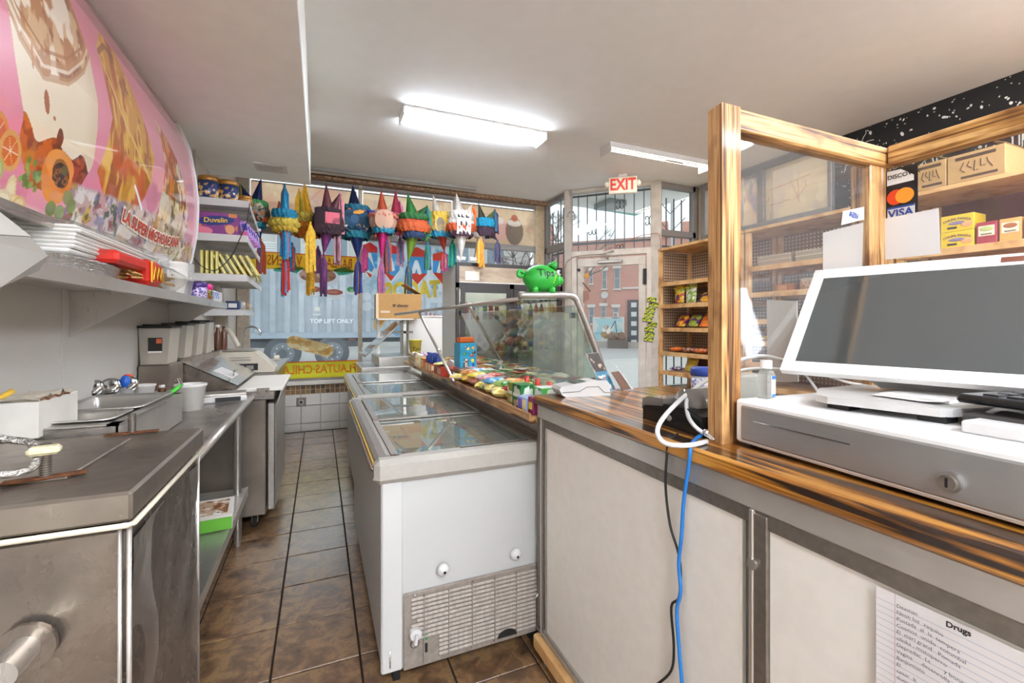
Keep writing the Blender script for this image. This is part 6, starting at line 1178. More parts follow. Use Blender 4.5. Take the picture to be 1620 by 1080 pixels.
mxc = n.new('ShaderNodeMix'); mxc.data_type = 'RGBA'; L.new(hole, mxc.inputs[0]); mxc.inputs[6].default_value = (*lin('8d6f52'), 1); mxc.inputs[7].default_value = (*lin('d9cdb8'), 1); L.new(mxc.outputs[2], b.inputs['Base Color']); b.inputs['Roughness'].default_value = .7
ZS = [1.805, 1.535, 1.25, .955, .72]
def shelving(label, y0, y1, zs, pegs=True, endpeg=False):
    t = thing('wooden_shelving', label, 'shelving', ((SX+BXB)/2, (y0+y1)/2, 0), 0, 'pine shelving units'); P = 0.045
    for x in (SX, BXB-P): 
        for y in (y0, y1-P): MB().box(x, x+P, y, y+P, 0, 2.20, PINE, .002).build('upright', t, True)
    MB().box(SX-.005, BXB, y0, y1, 2.205, 2.235, PINE, .002).build('top_board', t, True)
    for z in zs:
        MB().box(SX+.012, BXB-.01, y0+.046, y1-.046, z-.015, z, PINE, .001).build('shelf_board', t, True); MB().box(SX-.004, SX+.012, y0, y1, z-.045, z+.004, PINE, .002).build('shelf_lip', t, True)
        MB().box(BXB-.06, BXB-.045, y0+.05, y1-.05, z-.05, z-.016, PINE).build('rear_batten', t, True)
    MB().box(SX+.01, BXB-.01, y0+.05, y1-.05, 2.13, 2.20, PINE).build('top_batten', t, True) if 0 else None
    if pegs: MB().box(BXB-.012, BXB-.004, y0, y1, .72 if not endpeg else .95, 2.2, PEG).build('pegboard', t, True)
    if endpeg: MB().box(SX+.045, BXB-.05, y1-.012, y1-.004, .95, 2.2, PEG).build('end_pegboard', t, True)
    return t
shelving('pine shelving unit with pegboard next to the shop door', 3.19, 4.42, ZS, True, True)
shelving('middle pine shelving unit seen behind the wooden partition', 1.92, 3.17, [1.855, 1.60, 1.34, 1.13, .92, .70], True)
shelving('pine shelving unit at the right with cartons of tea', .62, 1.90, [1.81, 1.5, 1.2], False)
MB().box(4.46, 4.6, .5, 2.6, 1.2, 2.33, M('5f2c24', .7)).build('panel', w2)
# chips and bags
def chip(label, y, z, w_, h_, cols, tilt=.25, x=4.02, group=None, word=None, rz=0.):
    t = thing('snack_bag', label, 'snack bag', (x, y, z+.012), -PI/2+rz, group); m = MB()
    def f(u, v):
        a = 2*PI*u; e = max(0., 1-abs(2*v-1)**4)**.55; zz = v*h_
        return Vector((math.cos(a)*w_/2*(.9+.1*e)*(1+.03*math.sin(18*v)), math.sin(a)*.035*e+zz*math.sin(tilt), zz*math.cos(tilt)+.004))
    m.grid(f, 16, 12, mixm('chip_'+cols[0]+cols[1], cols, 16, .3, (1, 1, 1), .4)); m.build('bag', t)
    for zz in (0.004, h_*math.cos(tilt)): MB().box(-w_/2*.9, w_/2*.9, zz*math.tan(tilt)-.002, zz*math.tan(tilt)+.002, zz-.002, zz+.012, M(cols[0], .4)).build('crimped_end', t)
    if word:
        m = MB(); text(m, word, lambda x_, y_: Vector((x_, -.033+math.sin(tilt)*(h_*.74+y_+.5*x_), math.cos(tilt)*(h_*.74+y_+.25*x_))), .07, M('e3e23a', .4), bold=.002); m.build('lettering', t)
    return t
TK = ['4a1f6a', 'd8602a', 'e3c83a', '8fb03a', '3a1a50']
chip('tall upright purple and orange snack bag on the second shelf', 4.18, ZS[1], .15, .24, TK, .1, word='Takis'); chip('tall upright pale green snack bag beside the purple one', 4.00, ZS[1], .15, .24, ['cfd8b8', '8fb04a', 'e6e6d8', '5a7a3a'], .1, word='Takis')
for k, c in enumerate((['3a2a6a', 'e3a83a', 'd8702a', '2a1f50'], ['4a2a7a', 'dba050', 'e8c06a', '3a2060'], ['c8482a', 'e87a3a', 'f0b05a', '8a2a1a'])): chip(['orange and navy bag lying slanted, left', 'tan and purple bag lying slanted, middle', 'red-orange bag lying slanted, right'][k]+' on the second shelf', 3.82-.19*k, ZS[1], .17, .17, c, .75, group='slanted bags on the second shelf')
for k, c in enumerate((TK, ['5a2a6a', '9ab03a', 'd8a03a', '3a1a50'], ['d8581e', 'ef8a3a', 'e8701e', 'f0a85a'], ['4a2a6a', 'c83a2a', '9ab83a', 'e8c03a'], ['b8c8b0', '6f8a5a', 'e0e6d8', '8aa070'])): chip(['first purple', 'second purple and green', 'long bright orange', 'green, red and purple', 'pale green'][k]+' bag slanted on the third shelf from the top', 4.18-.19*k, ZS[2], .17, .18, c, .65, group='bags on the third shelf')
for k, c in enumerate((['d8662a', 'e88a4a', '8a3a1e'], ['7a3a2a', 'c8a890', '5a2a1e'], ['c8582e', 'e09a6a', '7a2f1e'], ['6a2f20', 'a8704a', 'd8b8a0'], ['a8402a', 'd87a4a', '6a2418'])): bagthing(['orange', 'dark brown', 'rust red', 'deep brown', 'red-brown'][k]+' flat packet of sweets on the fourth shelf', (4.02, 4.20-.19*k, ZS[3]+.008), .18, .17, .06, c, .3, 'snack bag', 'sweets_packet', 'packets on the fourth shelf')
chip('yellow book-like packet on the lowest visible shelf', 4.02, ZS[4], .17, .17, ['c9a83a', 'd8bc5a', 'b8923a'], .4); bagthing('purple and white packet at the left of the lowest shelf', (4.02, 4.22, ZS[4]+.008), .15, .14, .05, ['5a3a7a', 'e0d8e0', '3a4a8a'], .2, 'snack bag', 'sweets_packet'); bagthing('dark blue wrapped packet on the lowest visible shelf', (4.02, 3.78, ZS[4]+.008), .22, .22, .07, ['23438a', '3a62b0', '1a2f60'], .3, 'snack bag', 'sweets_packet'); bagthing('navy packet further right on the lowest visible shelf', (4.02, 3.5, ZS[4]+.008), .22, .22, .07, ['1f3560', '4a6aa0', '2a3a5a'], .3, 'snack bag', 'sweets_packet')
for k in range(14):
    y = 3.62-.11*(k % 7)
    bagthing('small sweets packet among others on the middle unit', (4.02+.12*(k // 7), 3.02-.12*(k % 7), [1.13, .92][k // 7]+.008), .11, .11, .045, [['b8a03a', 'd8c86a', '6a5a2a'], ['7a4a8a', 'c8a8c0', '4a2a5a'], ['b89a7a', 'e0cbb0', '8a5a4a']][k % 3], .5, 'snack bag', 'sweets_packet', 'small packets on the middle unit')
def crate_box(label, y, z, l_, cols):
    t = thing('candy_tray', label, 'carton', (4.10, y, z+.002), 0, 'long trays on the upper shelves'); MB().box(-.10, .10, -l_/2, l_/2, 0, .10, glassm('tray_wrap', 'ece8dc', 1.2, .1, haze=.45, hazec='cfc6b0'), .003).build('wrap', t); MB().box(-.09, .09, -l_/2+.01, l_/2-.01, .005, .085, mixm('tray_goods', cols, 34)).build('sweets', t)
    for z_ in (.0, .05, .092): MB().box(-.104, -.098, -l_/2, l_/2, z_, z_+.010, M('c9bda0', .6)).build('tray_edge', t)
crate_box('long tray of pink and green sweets on the door-side unit', 3.52, ZS[0], .42, ['b8a888', 'c88a80', '8a9a5a', 'd8cdb8']); crate_box('long tray with a red striped print on the middle unit', 2.94, 1.857, .34, ['bfae8a', 'c87a70', '9aa06a', 'dcd0b8']); crate_box('longer green patterned tray on the middle unit', 2.50, 1.857, .46, ['a8a878', '7a8a4a', 'b898a8', 'd0c8a8'])
jar('tin_can', 'beige tin with an orange band on the middle unit', (4.05, 2.66, 1.602), .05, .11, M('b8a088', .4), M('c9b8a0', .4), mixm('tin_label', ['b89a7a', 'a85a3a', 'd8c8b0'], 30), .12, 'tin'); pbox('rust_carton', 'low rust coloured carton beside the beige tin', 'carton', (4.04, 2.83, 1.602), (.14, .14, .07), 'a8683a', 0, (('s', .2, .8, .2, .8, 'c9905a'),)); pbox('dark_carton', 'small dark carton right of the beige tin', 'carton', (4.04, 2.50, 1.602), (.12, .12, .05), '6a5444')
t = thing('blue_bin', 'blue plastic bin on the middle unit partly behind the till screen', 'bin', (3.98, 2.50, 1.342)); MB().lathe([(.07, 0), (.085, .13), (.095, .132), (.095, .15), (.08, .15), (.065, .005)], M('2f62c0', .4), n=4, rot=(0, 0, .78), smooth=False).build('bin', t)
# hanging strip of green packets
for k in range(9):
    t = thing('hanging_packet', ['top', 'second', 'third', 'fourth', 'fifth', 'sixth', 'seventh', 'eighth', 'lowest'][k]+' packet of the hanging green and purple snack strip by the door', 'packet', at([1031, 1034, 1029, 1027, 1024, 1032, 1027, 1028, 1026][k], 474+7.8*k, 'y', 4.22), -.9, 'hanging snack strip')
    MB().obox((0, 0, 0), (.11, .02, .062), mixm('strip_pack', ['3f5a2a', 'c9c83a', '6f8a3a', '2a3a1e'], 28), (.25, .1, 0), .006).obox((0, -.012, -.028), (.11, .012, .008), M('4a2f6a', .4), (.25, .1, 0)).build('packet', t)
t = thing('orange_snack_bag', 'orange and purple bag hanging at the foot of the middle unit', 'snack bag', (SX-.06, 3.22, .93), -PI/2); MB().ball((0, 0, 0), (.055, .03, .10), mixm('orange_purple', ['d8642a', 'e8a05a', '4a2a7a', 'c84a2a'], 20), 14, 10).lathe([(.01, .08), (.04, .12), (.045, .15)], M('4a2a7a', .4), n=12, ruf=.08).build('bag', t)
# brown cartons and tea boxes
KB = M('b8925f', .75, 0, .05, 30, .08)
def kbox(label, y0, y1, prints=True):
    t = thing('brown_carton', label, 'carton', (4.05, (y0+y1)/2, 2.237), 0, 'brown cartons on top of the shelving'); L_ = y1-y0; MB().box(-.15, .25, -L_/2, L_/2, 0, .185, KB, .003).build('carton', t)
    m = MB(); BR = M('4a3420', .8)
    for (a, b2, z0, z1) in ((-.35, .35, .145, .165), (-.38, .25, .018, .034)): m.box(-.152, -.15, L_*a, L_*b2, z0, z1, BR)
    for k in range(5): m.tube([(-.151, -L_*.3+L_*.12*k, .06+.02*(k % 2)), (-.151, -L_*.22+L_*.12*k, .10-.02*(k % 3)), (-.151, -L_*.2+L_*.1*k, .125)], .003, BR, 4)
    m.build('printed_marks', t); MB().plate([(-.15, -L_/2, .187), (.25, -L_/2, .187), (.25, -L_/2+.08, .23), (-.15, -L_/2+.08, .23)], .003, KB).build('flap', t); return t
kbox('brown carton with a printed plant, farther from the viewer', 1.615, 1.79); kbox('brown carton with dark printed bands, nearer the viewer', 1.33, 1.608)
for k in range(2):
    t = thing('yellow_tea_box', ['lower', 'upper'][k]+' yellow tea box of the stacked pair', 'tea box', (4.0, 1.575, 1.812+.112*k)); MB().box(-.06, .10, -.085, .085, 0, .11, M('ddc02e', .4, coat=.2), .002).build('carton', t)
    m = MB(); PU = M('5a2a5a', .4); text(m, 'CHUPA PANZA', lambda x, y: Vector((-.0615, -x, .082+y-3.2*x*x)), .021, PU, bold=.0006); m.build('lettering', t); MB().ball((-.061, .0, .055), (.002, .045, .012), M('8a7a9a', .4), 14, 8).ball((-.061, -.05, .04), (.002, .03, .02), M('d8a070', .4), 12, 8).box(-.0615, -.06, .0, .05, .018, .032, M('3a2a30')).build('print_patch', t)
for k, (c, d_, nm) in enumerate((('a3364a', 'b9c47a', 'raspberry red'), ('d9a25c', 'a8643a', 'apricot'), ('bdb08a', '6a7a4a', 'sage green'), ('c98a3a', 'e8d8a0', 'amber'))):
    y = 1.43-.108*k; t = thing('tea_box', nm+' square tea box in the row beside the yellow pair', 'tea box', (4.0, y, 1.812), 0, 'row of square tea boxes'); MB().box(-.06, .08, -.048, .048, 0, .145, M(c, .4, coat=.2), .002).build('carton', t)
    MB().box(-.0615, -.06, -.038, .038, .055, .12, M('e6dcc4', .5)).build('label_field', t); MB().ball((-.0615, 0, .10), (.0015, .032, .016), M(d_, .5), 12, 8).box(-.063, -.0615, -.026, .026, .062, .070, M('7a6a50')).build('print_patch', t)

# ================================================================ PIÑATAS
FOILC = {}
def tissue(c): return M(c, .75, 0, .9, 55, .35)
def foil(c): return M(c, .35, .35, .1, 20, .2)
def strip_tassel(t, tip, length, cols, wd=.035, name='tassel'):
    m = MB(); k = 13
    for i in range(k):
        a = 2*PI*i/k; rr = wd*(.5+.6*RNG.rand()); dx, dy = math.cos(a)*rr, math.sin(a)*rr*.8; ln = length*(.85+.2*RNG.rand()); c = M(cols[i % len(cols)], .7, 0, .3, 40, .25)
        sx_ = .010+.006*RNG.rand(); P = [Vector((0, 0, 0)), Vector((dx*.8, dy*.8, -ln*.22)), Vector((dx, dy, -ln*.6)), Vector((dx*(1+.3*RNG.rand()), dy, -ln))]
        side = Vector((-math.sin(a), math.cos(a), 0))*sx_ if i % 2 else Vector((sx_, 0, 0)); vs = []
        for j, p in enumerate(P): wv = side*(.35 if j == 0 else 1); q = tip+p+Vector((.004*math.sin(j*2+i), .004*math.cos(j*3+i), 0)); vs += [q-wv, q+wv, q+wv+Vector((0, .004, 0)), q-wv+Vector((0, .004, 0))]
        fs = []
        for j in range(3):
            for e in range(4): fs.append((4*j+e, 4*j+(e+1) % 4, 4*j+4+(e+1) % 4, 4*j+4+e))
        m.add(vs, fs, c)
    m.ball(tip, .012, M(cols[0], .6), 8, 6); return m.build(name, t, True)
def ruffle(t, c, r, ry, z0, z1, col, name='ruffle'):
    def f(u, v):
        a = 2*PI*u; rr = 1+.07*math.sin(16*a+3*v)+.05*math.sin(29*a); z = z0+(z1-z0)*v; bul = 1+.10*math.sin(PI*v)
        return c+Vector((math.cos(a)*r*rr*bul, math.sin(a)*ry*rr*bul, z+.008*math.sin(23*a+9*v)))
    return MB().grid(f, 64, 5, tissue(col)).build(name, t, True)
PY_ = 5.2
def pinata(label, cpx, r, body, cones, ruff=(), face=None, str_px=None, yy=PY_, ry=.11):
    """cpx body centre pixel; cones: (tip px, tip py, colour, tassel colours, tassel length in px, reach in y)"""
    globals().__setitem__('PN', globals().get('PN', 0)+1); yy = yy+(.13 if PN % 2 else -.12)
    c = at(cpx[0], cpx[1], 'y', yy); t = thing('pinata', label, 'piñata', c, 0, 'paper piñatas hanging in front of the window'); t['name_kind'] = 'pinata' if 0 else ''
    del t['name_kind']
    MB().lathe([(.0, -ry*.9), (r*.55, -ry*.75), (r*.93, -ry*.3), (r, 0), (r*.93, ry*.3), (r*.55, ry*.75), (0, ry*.9)], tissue(body[0]), c, 22, (PI/2, 0, 0)).build('body', t, True)
    for z0, z1, col in ruff: ruffle(t, c, r*math.sqrt(max(.15, 1-((z0+z1)/2/1.0)**2))*1.0, ry*.95, z0*r, z1*r, col)
    for q in cones:
        tx, ty, col, tas, tl = q[:5]; dy = q[5] if len(q) > 5 else 0
        tip = at(tx, ty, 'y', yy+dy); d = (tip-c); b = c+d.normalized()*r*.72
        MB().cyl(b, tip, r*.42, foil(col), .004, 14).build('cone', t, True)
        if tas: strip_tassel(t, tip, tl*5.6/706, tas)
    if face:
        cv_, sc = face; f0 = c+Vector((0, -ry*.78, 0)); 
        def fm_(X, Y): x = X-cv_.w/2; z = Y-cv_.h/2; return np.stack([f0.x+x, f0.y-.03+.25*(x*x+z*z)/r*.6, f0.z+z], -1)
        cv_.build(fm_, 'printed_face', PRINTW, t, True, cut=True)
    s_ = min([q for q in cones], key=lambda q: q[1]) if not str_px else None
    top = at(s_[0], s_[1], 'y', yy) if s_ else at(str_px[0], str_px[1], 'y', yy)
    u_ = at((s_[0] if s_ else str_px[0]), 300, 'y', 5.60); MB().tube([top, Vector((u_.x, 5.60, 2.99))], .0025, BLACK, 4).build('string', t, True)
    return t
def facec(w_, h_, base, fn, roundy=True):
    c = Canvas(w_, h_, 60, 60, base, 0.); (c.ell(w_/2, h_/2, w_/2, h_/2, base) if roundy else c.rect(0, w_, 0, h_, base)); a = c.A.copy(); fn(c); c.A = a; return c
def f1_(c): c.noisy('23222a', 22, 22, .52, 3, .95, soft=.05); c.noisy('c8602a', 26, 26, .62, 4, .9); c.noisy('d8c8a8', 30, 30, .64, 6, .9)
pinata('piñata with a navy cone hat and green ruff left of the shelves', (402, 338), .15, ['5a5a4a'], [(413, 283, '1c2a5a', None, 0), (381, 293, '1c2a5a', ['3f8a4a', 'b08a3a'], 24), (412, 378, '1f4aa0', ['c8502a', '2a6a9a'], 44), (392, 372, 'c85a24', ['c85a24', '5a7ab0'], 30)], ((.45, .85, '4aa05a'), (-.95, -.6, '2a9ab0'), (-.6, -.25, 'c8602a')), (facec(.22, .24, '8a8878', f1_), 1), yy=5.1)
def f2_(c): c.noisy('2a2218', 6, 14, .55, 13, .9)
pinata('slim teal and yellow piñata with streaming blue ribbons', (450, 352), .13, ['d8b83a'], [(450, 293, '2a8ab0', ['1f8ac0', '1f8ac0', '8a3a3a'], 50), (441, 318, 'b0482a', None, 0), (450, 385, '2a9ac0', ['b03a3a', '3a4a8a'], 15), (450, 402, 'c83a24', ['c8281e', 'd83a24', '2a8ab8'], 54)], ((.25, .95, '1f86a8'), (-.35, .12, 'd8bc4a'), (-.75, -.35, 'd0ac3a')), None)
strip_tassel(bpy.data.objects['pinata.001'], at(452, 352, 'y', 5.02), .36, ['1f8ac0', '2a9ac8', 'c05a5a'], .04); strip_tassel(bpy.data.objects['pinata.001'], at(462, 385, 'y', 5.2), .28, ['3a8ab8', '7a4a9a', 'c8482a'], .03)
pinata('yellow and orange piñata with long golden streamers', (487, 356), .155, ['e0902a'], [(482, 292, 'd8a024', ['e8b02a', 'e0a01e', 'f0c04a'], 46), (473, 300, 'c8a83a', ['e8b02a', 'f0c84a'], 60), (491, 402, 'e0a82a', ['e8b42a', 'f0c03a', 'd8941e'], 55)], ((.1, .75, 'd0b54a'), (-.4, .08, 'e08a24'), (-.85, -.4, 'd8751e')), None)
strip_tassel(bpy.data.objects['pinata.002'], at(491, 352, 'y', 5.0), .50, ['f0c03a', 'e8b42a'], .042)
def f4_(c): c.rect(.10, .24, .10, .22, 'd86a78'); c.noisy('3a2226', 14, 14, .6, 23, .6)
pinata('dark maroon piñata with a pink square and witch hat cone', (519, 352), .16, ['3a2028'], [(516, 291, '6a3a42', None, 0), (538, 306, '5a3038', ['d88a90', '8a5a60', '3a2a2e'], 52), (503, 335, '3a2028', None, 0), (512, 402, '7a3a7a', ['6a2a6a', '7a3a80', '3a1a3a'], 54), (534, 362, '8a4a50', ['8a5a64', '7a3a4a', 'b08a90'], 46)], ((.55, .9, '3a2430'), (-.6, -.1, '45222e'), (-.9, -.6, '3a2034')), (facec(.26, .26, '2e1c22', f4_, False), 1))
def f5_(c): c.noisy('1a3040', 10, 10, .55, 33, .7); c.ell(.17, .24, .06, .022, 'd8963a', .2); c.ell(.13, .16, .045, .05, '3a5a7a'); c.noisy('c88a3a', 40, 40, .62, 34, .9, (c.Y < .12).astype(float)); c.noisy('e0d8c8', 40, 40, .64, 35, .9, (c.Y < .1).astype(float)); c.rect(.0, .3, .262, .275, 'c8622a')
pinata('big round deep blue sequined piñata with an orange rim', (563, 352), .20, ['1f4a6a'], [(558, 294, '1a2446', None, 0), (566, 410, '1f3a7a', ['2a4a9a', 'b8602a', '1a2a5a'], 50), (583, 342, 'c8602a', None, 0)], ((.55, .9, '1f6a80'), (-.95, -.55, '1f7a8a'), (-.55, -.3, '17405a')), (facec(.30, .30, '24506a', f5_), 1), ry=.15)
def f6_(c): c.rect(0, .12, 0, .24, 'b08a72'); c.noisy('c85a6a', 8, 8, .55, 43, .6)
pinata('star piñata of tan, rust and royal blue with pink streamers', (606, 350), .15, ['b8907a'], [(603, 301, 'a8462a', None, 0), (580, 332, '1f3f9a', None, 0), (601, 322, 'b04a24', ['c8522a', '2a4a7a'], 46), (613, 375, '1f2f6a', ['9a4a3a', '2a3a6a', '1f4a5a'], 48), (603, 412, 'b81e6a', ['b05a7a', '3a4a8a', 'c86a7a'], 48)], ((-.95, -.5, '1f7a90'), (.2, .5, 'c06a5a')), (facec(.20, .22, 'b59078', f6_), 1))
def f7_(c): c.noisy('7a2a1a', 12, 12, .5, 53, .9); c.noisy('d8a03a', 22, 22, .66, 54, .9)
pinata('pink and crimson star piñata with lilac streamers', (626, 352), .145, ['d06a80'], [(632, 318, 'a8304a', ['c87a9a', '6a7ab0', 'd88aa0'], 42), (613, 338, 'b84a5a', None, 0), (633, 374, 'c81e6a', ['b87a9a', '5a7aa8', 'd090a8'], 44), (626, 300, 'a8304a', None, 0)], ((-.1, .5, 'd0607a'), (-.9, -.4, '1f6a8a')), (facec(.15, .16, 'a84a2a', f7_), 1), yy=5.28)
def f8_(c): c.noisy('c8481e', 9, 9, .42, 63, .9); c.rect(.09, .11, 0, .24, '1f5a3a')
pinata('green coned star piñata with an orange belly', (655, 356), .17, ['b8481e'], [(645, 306, '2a6a2e', None, 0), (676, 326, '2a5a34', ['2a7a4a', '1f4a7a', '3a9a4a'], 44), (677, 382, '4a9a3a', ['1f4a7a', '2a6a6a', '2a7a3a'], 40), (646, 415, '6a8a2a', ['2a4a6a', '2a6a3a', 'c8903a'], 54), (640, 343, '2f6a34', ['c85a24', '1f4a2a'], 26)], ((.3, .7, '24602c'), (-.5, .1, 'b8501e'), (-.95, -.5, '1a3050')), None)
def f9_(c): c.ell(.10, .2, .10, .05, 'e0b83a'); c.ell(.07, .14, .045, .06, '8a7a6a'); c.ell(.075, .06, .04, .05, 'a8987a'); c.noisy('5a3a2a', 24, 24, .62, 73, .8)
pinata('yellow crescent piñata with a teal skirt and green streamers', (697, 356), .165, ['d0aa44'], [(685, 308, 'cfc6b6', None, 0), (714, 336, '6aa05a', ['2abf8a', '4ad04a', '1f9aa0'], 42), (716, 380, 'cfcac0', ['2ab08a', '3ac05a', '1f7a9a'], 44), (703, 398, 'a83a2a', ['7a2a6a', 'c8902a', 'b83a24'], 30)], ((.35, .9, 'd8b448'), (-.5, .0, 'b89a5a'), (-.95, -.45, '1f86a8')), (facec(.20, .26, 'cbb068', f9_), 1))
def f10_(c): c.rect(.01, .15, .19, .225, '1e1c1c'); c.ell(.05, .12, .012, .03, '2a2a2a'); c.ell(.11, .12, .012, .03, '2a2a2a'); c.noisy('8a7a70', 20, 20, .66, 83, .6)
pinata('white piñata with a black banner and orange tasselled cones', (730, 356), .165, ['cfc6bc'], [(722, 306, 'c8c0b6', None, 0), (747, 324, 'd8d0c0', ['d8641e', 'e8902a', 'c84a14'], 42), (760, 376, 'b8b0a4', ['e8982a', 'd8701e', 'f0c050'], 44), (729, 412, 'd8d4cc', None, 0), (714, 372, 'cfc8c0', None, 0)], ((.3, .95, 'cfc8bc'), (-.5, .05, 'b84a1e'), (-.9, -.5, '4a2a3a')), (facec(.17, .25, 'cfc8be', f10_, False), 1))
pinata('turquoise and dark purple piñata nearest the door', (766, 360), .135, ['3a2a34'], [(783, 332, '6a7a4a', ['4a3a5a', '3a6a8a', '2a1f3a'], 38), (787, 380, '6a5a64', ['5a4a6a', '8a8aa8', '3a4a6a'], 36), (750, 408, 'b8b4a8', None, 0), (757, 322, '4a4a3a', None, 0)], ((.0, .8, '1f9ac0'), (-.9, -.1, '4a3244')), None)
strip_tassel(bpy.data.objects['pinata.003'], at(503, 390, 'y', 5.35), .30, ['8a3a8a', '3a4a9a', 'c8483a', '2a2a5a'], .035); strip_tassel(bpy.data.objects['pinata.004'], at(576, 388, 'y', 5.3), .30, ['b03a7a', '8a2a5a', 'c04a7a'], .03)
strip_tassel(bpy.data.objects['pinata.005'], at(612, 398, 'y', 5.35), .25, ['1f4a5a', '2a5a6a'], .025)

# ================================================================ PAINT ON THE WINDOW GLASS (seen from behind)
GY = WY+.012
def mirr(cx, z, s=1., sl=0.): return lambda x, y: Vector((cx-x*s, GY-.001, z+y+sl*x))
ORP = M('d8741e', .7); ORP2 = M('c8641e', .7)
wb = thing('painted_banner', 'yellow band with mirrored orange lettering painted high on the left window', 'window painting', (-.1, GY, 2.04))
cv = Canvas(1.17, .20, 160, 40, 'efbf3a'); cv.noisy('e8a82a', 6, 9, .5, 3, .7); cv.rect(0, 1.17, .19, .2, 'd8502a'); cv.rect(0, 1.17, 0, .008, 'e8902a'); cv.build(plane_fn((-.735, GY, 1.945), (1, 0, 0), (0, 0, 1)), 'band', PAINTED, wb, True)
m = MB(); text(m, 'BARBACOA  VALIENSE', mirr(-.12, 2.045, .58), .17, ORP, bold=.004); m.build('lettering', wb, True)
wb2 = thing('painted_banner', 'yellow band with mirrored orange lettering painted low on the left window', 'window painting', (.05, GY, .72))
cv = Canvas(.93, .205, 150, 40, 'e3da3e'); cv.noisy('d8c82e', 7, 9, .5, 6, .7); cv.rect(0, .93, .193, .205, 'd8502a'); cv.rect(.92, .93, 0, .205, 'd8502a'); cv.rect(0, .93, 0, .01, 'c8a83a'); cv.build(plane_fn((-.49, GY, .640), (1, 0, 0), (0, 0, 1)), 'band', PAINTED, wb2, True)
m = MB(); text(m, 'FLAUTAS·CHILAQ', mirr(-.04, .742, .80), .145, ORP, bold=.003); m.build('lettering', wb2, True)
wp = thing('painted_dish', 'painted platter of meat with two salsa bowls and lime on the window', 'window painting', (-.05, GY, 1.78))
cv = Canvas(1.0, .5, 220, 110, 'ffffff', 0.)
for a_, x, y, l_ in ((.1, .16, .37, .17), (-.1, .30, .35, .15), (.35, .72, .38, .16), (.2, .78, .36, .12)): cv.ell(x, y, l_, .035, '5fae90', a_); cv.ell(x, y, l_*.7, .012, '3f8f74', a_)
cv.ell(.48, .29, .24, .125, 'e9e9ea'); cv.ell(.48, .31, .205, .09, 'b07f68'); mk = ((((cv.X-.48)/.2)**2+((cv.Y-.31)/.088)**2) < 1).astype(float); cv.noisy('d8b09a', 14, 16, .5, 13, .9, mk); cv.noisy('8f5f4a', 16, 18, .6, 14, .8, mk)
for x, y, rx in ((.43, .12, .10), (.66, .09, .125)): cv.ell(x, y, rx, .065, 'ecebec'); cv.ell(x, y+.02, rx*.84, .036, 'b0685a'); cv.ell(x-.01, y+.022, rx*.5, .015, 'c98a78')
cv.ell(.87, .14, .08, .055, 'eef0ee'); cv.ell(.86, .15, .05, .035, '5fae74'); cv.ell(.88, .135, .035, .02, 'a9d49a')
cv.build(plane_fn((-.50, GY, 1.58), (1, 0, 0), (0, 0, 1)), 'painted_picture', PAINTED, wp, True, cut=True)
wf_ = thing('painted_roll', 'painted golden rolled flauta low on the left window', 'window painting', (-.13, GY, 1.0))
cv = Canvas(.56, .34, 120, 80, 'ffffff', 0.); cv.line([(.09, .23), (.45, .12)], .155, 'e0bf86'); cv.ell(.09, .23, .085, .078, 'd8ab66', -.2); cv.ell(.46, .115, .06, .078, 'd9a860', -.2); cv.ell(.465, .115, .035, .05, 'c8964e', -.2); a0 = cv.A.copy(); cv.noisy('f0dcb0', 10, 22, .5, 3, .9); cv.noisy('c89a58', 12, 26, .6, 4, .8); cv.A = a0
cv.build(plane_fn((-.37, GY, .85), (1, 0, 0), (0, 0, 1)), 'painted_picture', PAINTED, wf_, True, cut=True)
wl_ = thing('painted_lettering', 'huge red, white and blue painted letters with yellow mirrored TACOS on the middle window', 'window painting', (1.05, GY, 1.9))
cv = Canvas(1.17, 1.02, 330, 290, 'dfe9ee', 0.); h0 = 1.02
cv.put((vnoise(cv.X*5, cv.Y*5, 1, 9) > .33).astype(float)*(cv.Y > .18).astype(float), 'd9e6ee'); cv.noisy('a9cfe2', 5, 5, .52, 11, .8, cv.A.copy()); cv.noisy('5f8fa8', 7, 7, .62, 12, .7, cv.A.copy()); cv.noisy('f4f8fa', 6, 6, .55, 15, .8, cv.A.copy())
def letter_block(x0, x1, yb, yt, tl=0.):
    w_ = x1-x0; mk = cv.inside([(x0, yb+.12), (x0+w_*.5, yb-.03), (x1, yb+.12), (x1, yt-.04), (x0+w_*.5, yt+.02), (x0, yt-.02)]); cv.put(mk, 'e0503f'); cv.noisy('d83448', 9, 9, .5, int(x0*70)+3, .7, mk*(cv.Y > yt-.16))
    cv.put(mk*(cv.Y < yt-.11)*(cv.Y > yb+.13+tl*(cv.X-x0)), '5aa6dc'); cv.noisy('a8d0ea', 8, 8, .55, int(x0*50)+9, .8, mk*(cv.Y < yt-.12)*(cv.Y > yb+.15))
    cv.line([(x0+w_*.3, yb+.15), (x0+w_*.45, yb+.28), (x0+w_*.62, yb+.14)], .05, 'f2f4f2'); cv.line([(x0, yb+.12), (x0+w_*.5, yb-.03), (x1, yb+.12)], .012, 'f5f5f2')
letter_block(.0, .18, .50, .92, -.6); letter_block(.235, .46, .47, .92, -.55); letter_block(.56, .82, .44, .90); letter_block(.90, 1.16, .46, .86)
cv.poly([(.02, .58), (.12, .52), (.16, .60), (.06, .78), (.02, .74)], 'f2f2f0'); cv.poly([(.035, .60), (.11, .56), (.14, .62), (.07, .75), (.035, .72)], '5aa6dc')
cv.ell(.05, .25, .05, .05, 'f4f8fa'); cv.ell(.05, .12, .06, .06, 'f4f8fa'); cv.ell(.32, .03, .12, .04, 'f4f8fa')
cv.build(plane_fn((.50, GY, 1.40), (1, 0, 0), (0, 0, 1)), 'painted_letters', PAINTED, wl_, True, cut=True)
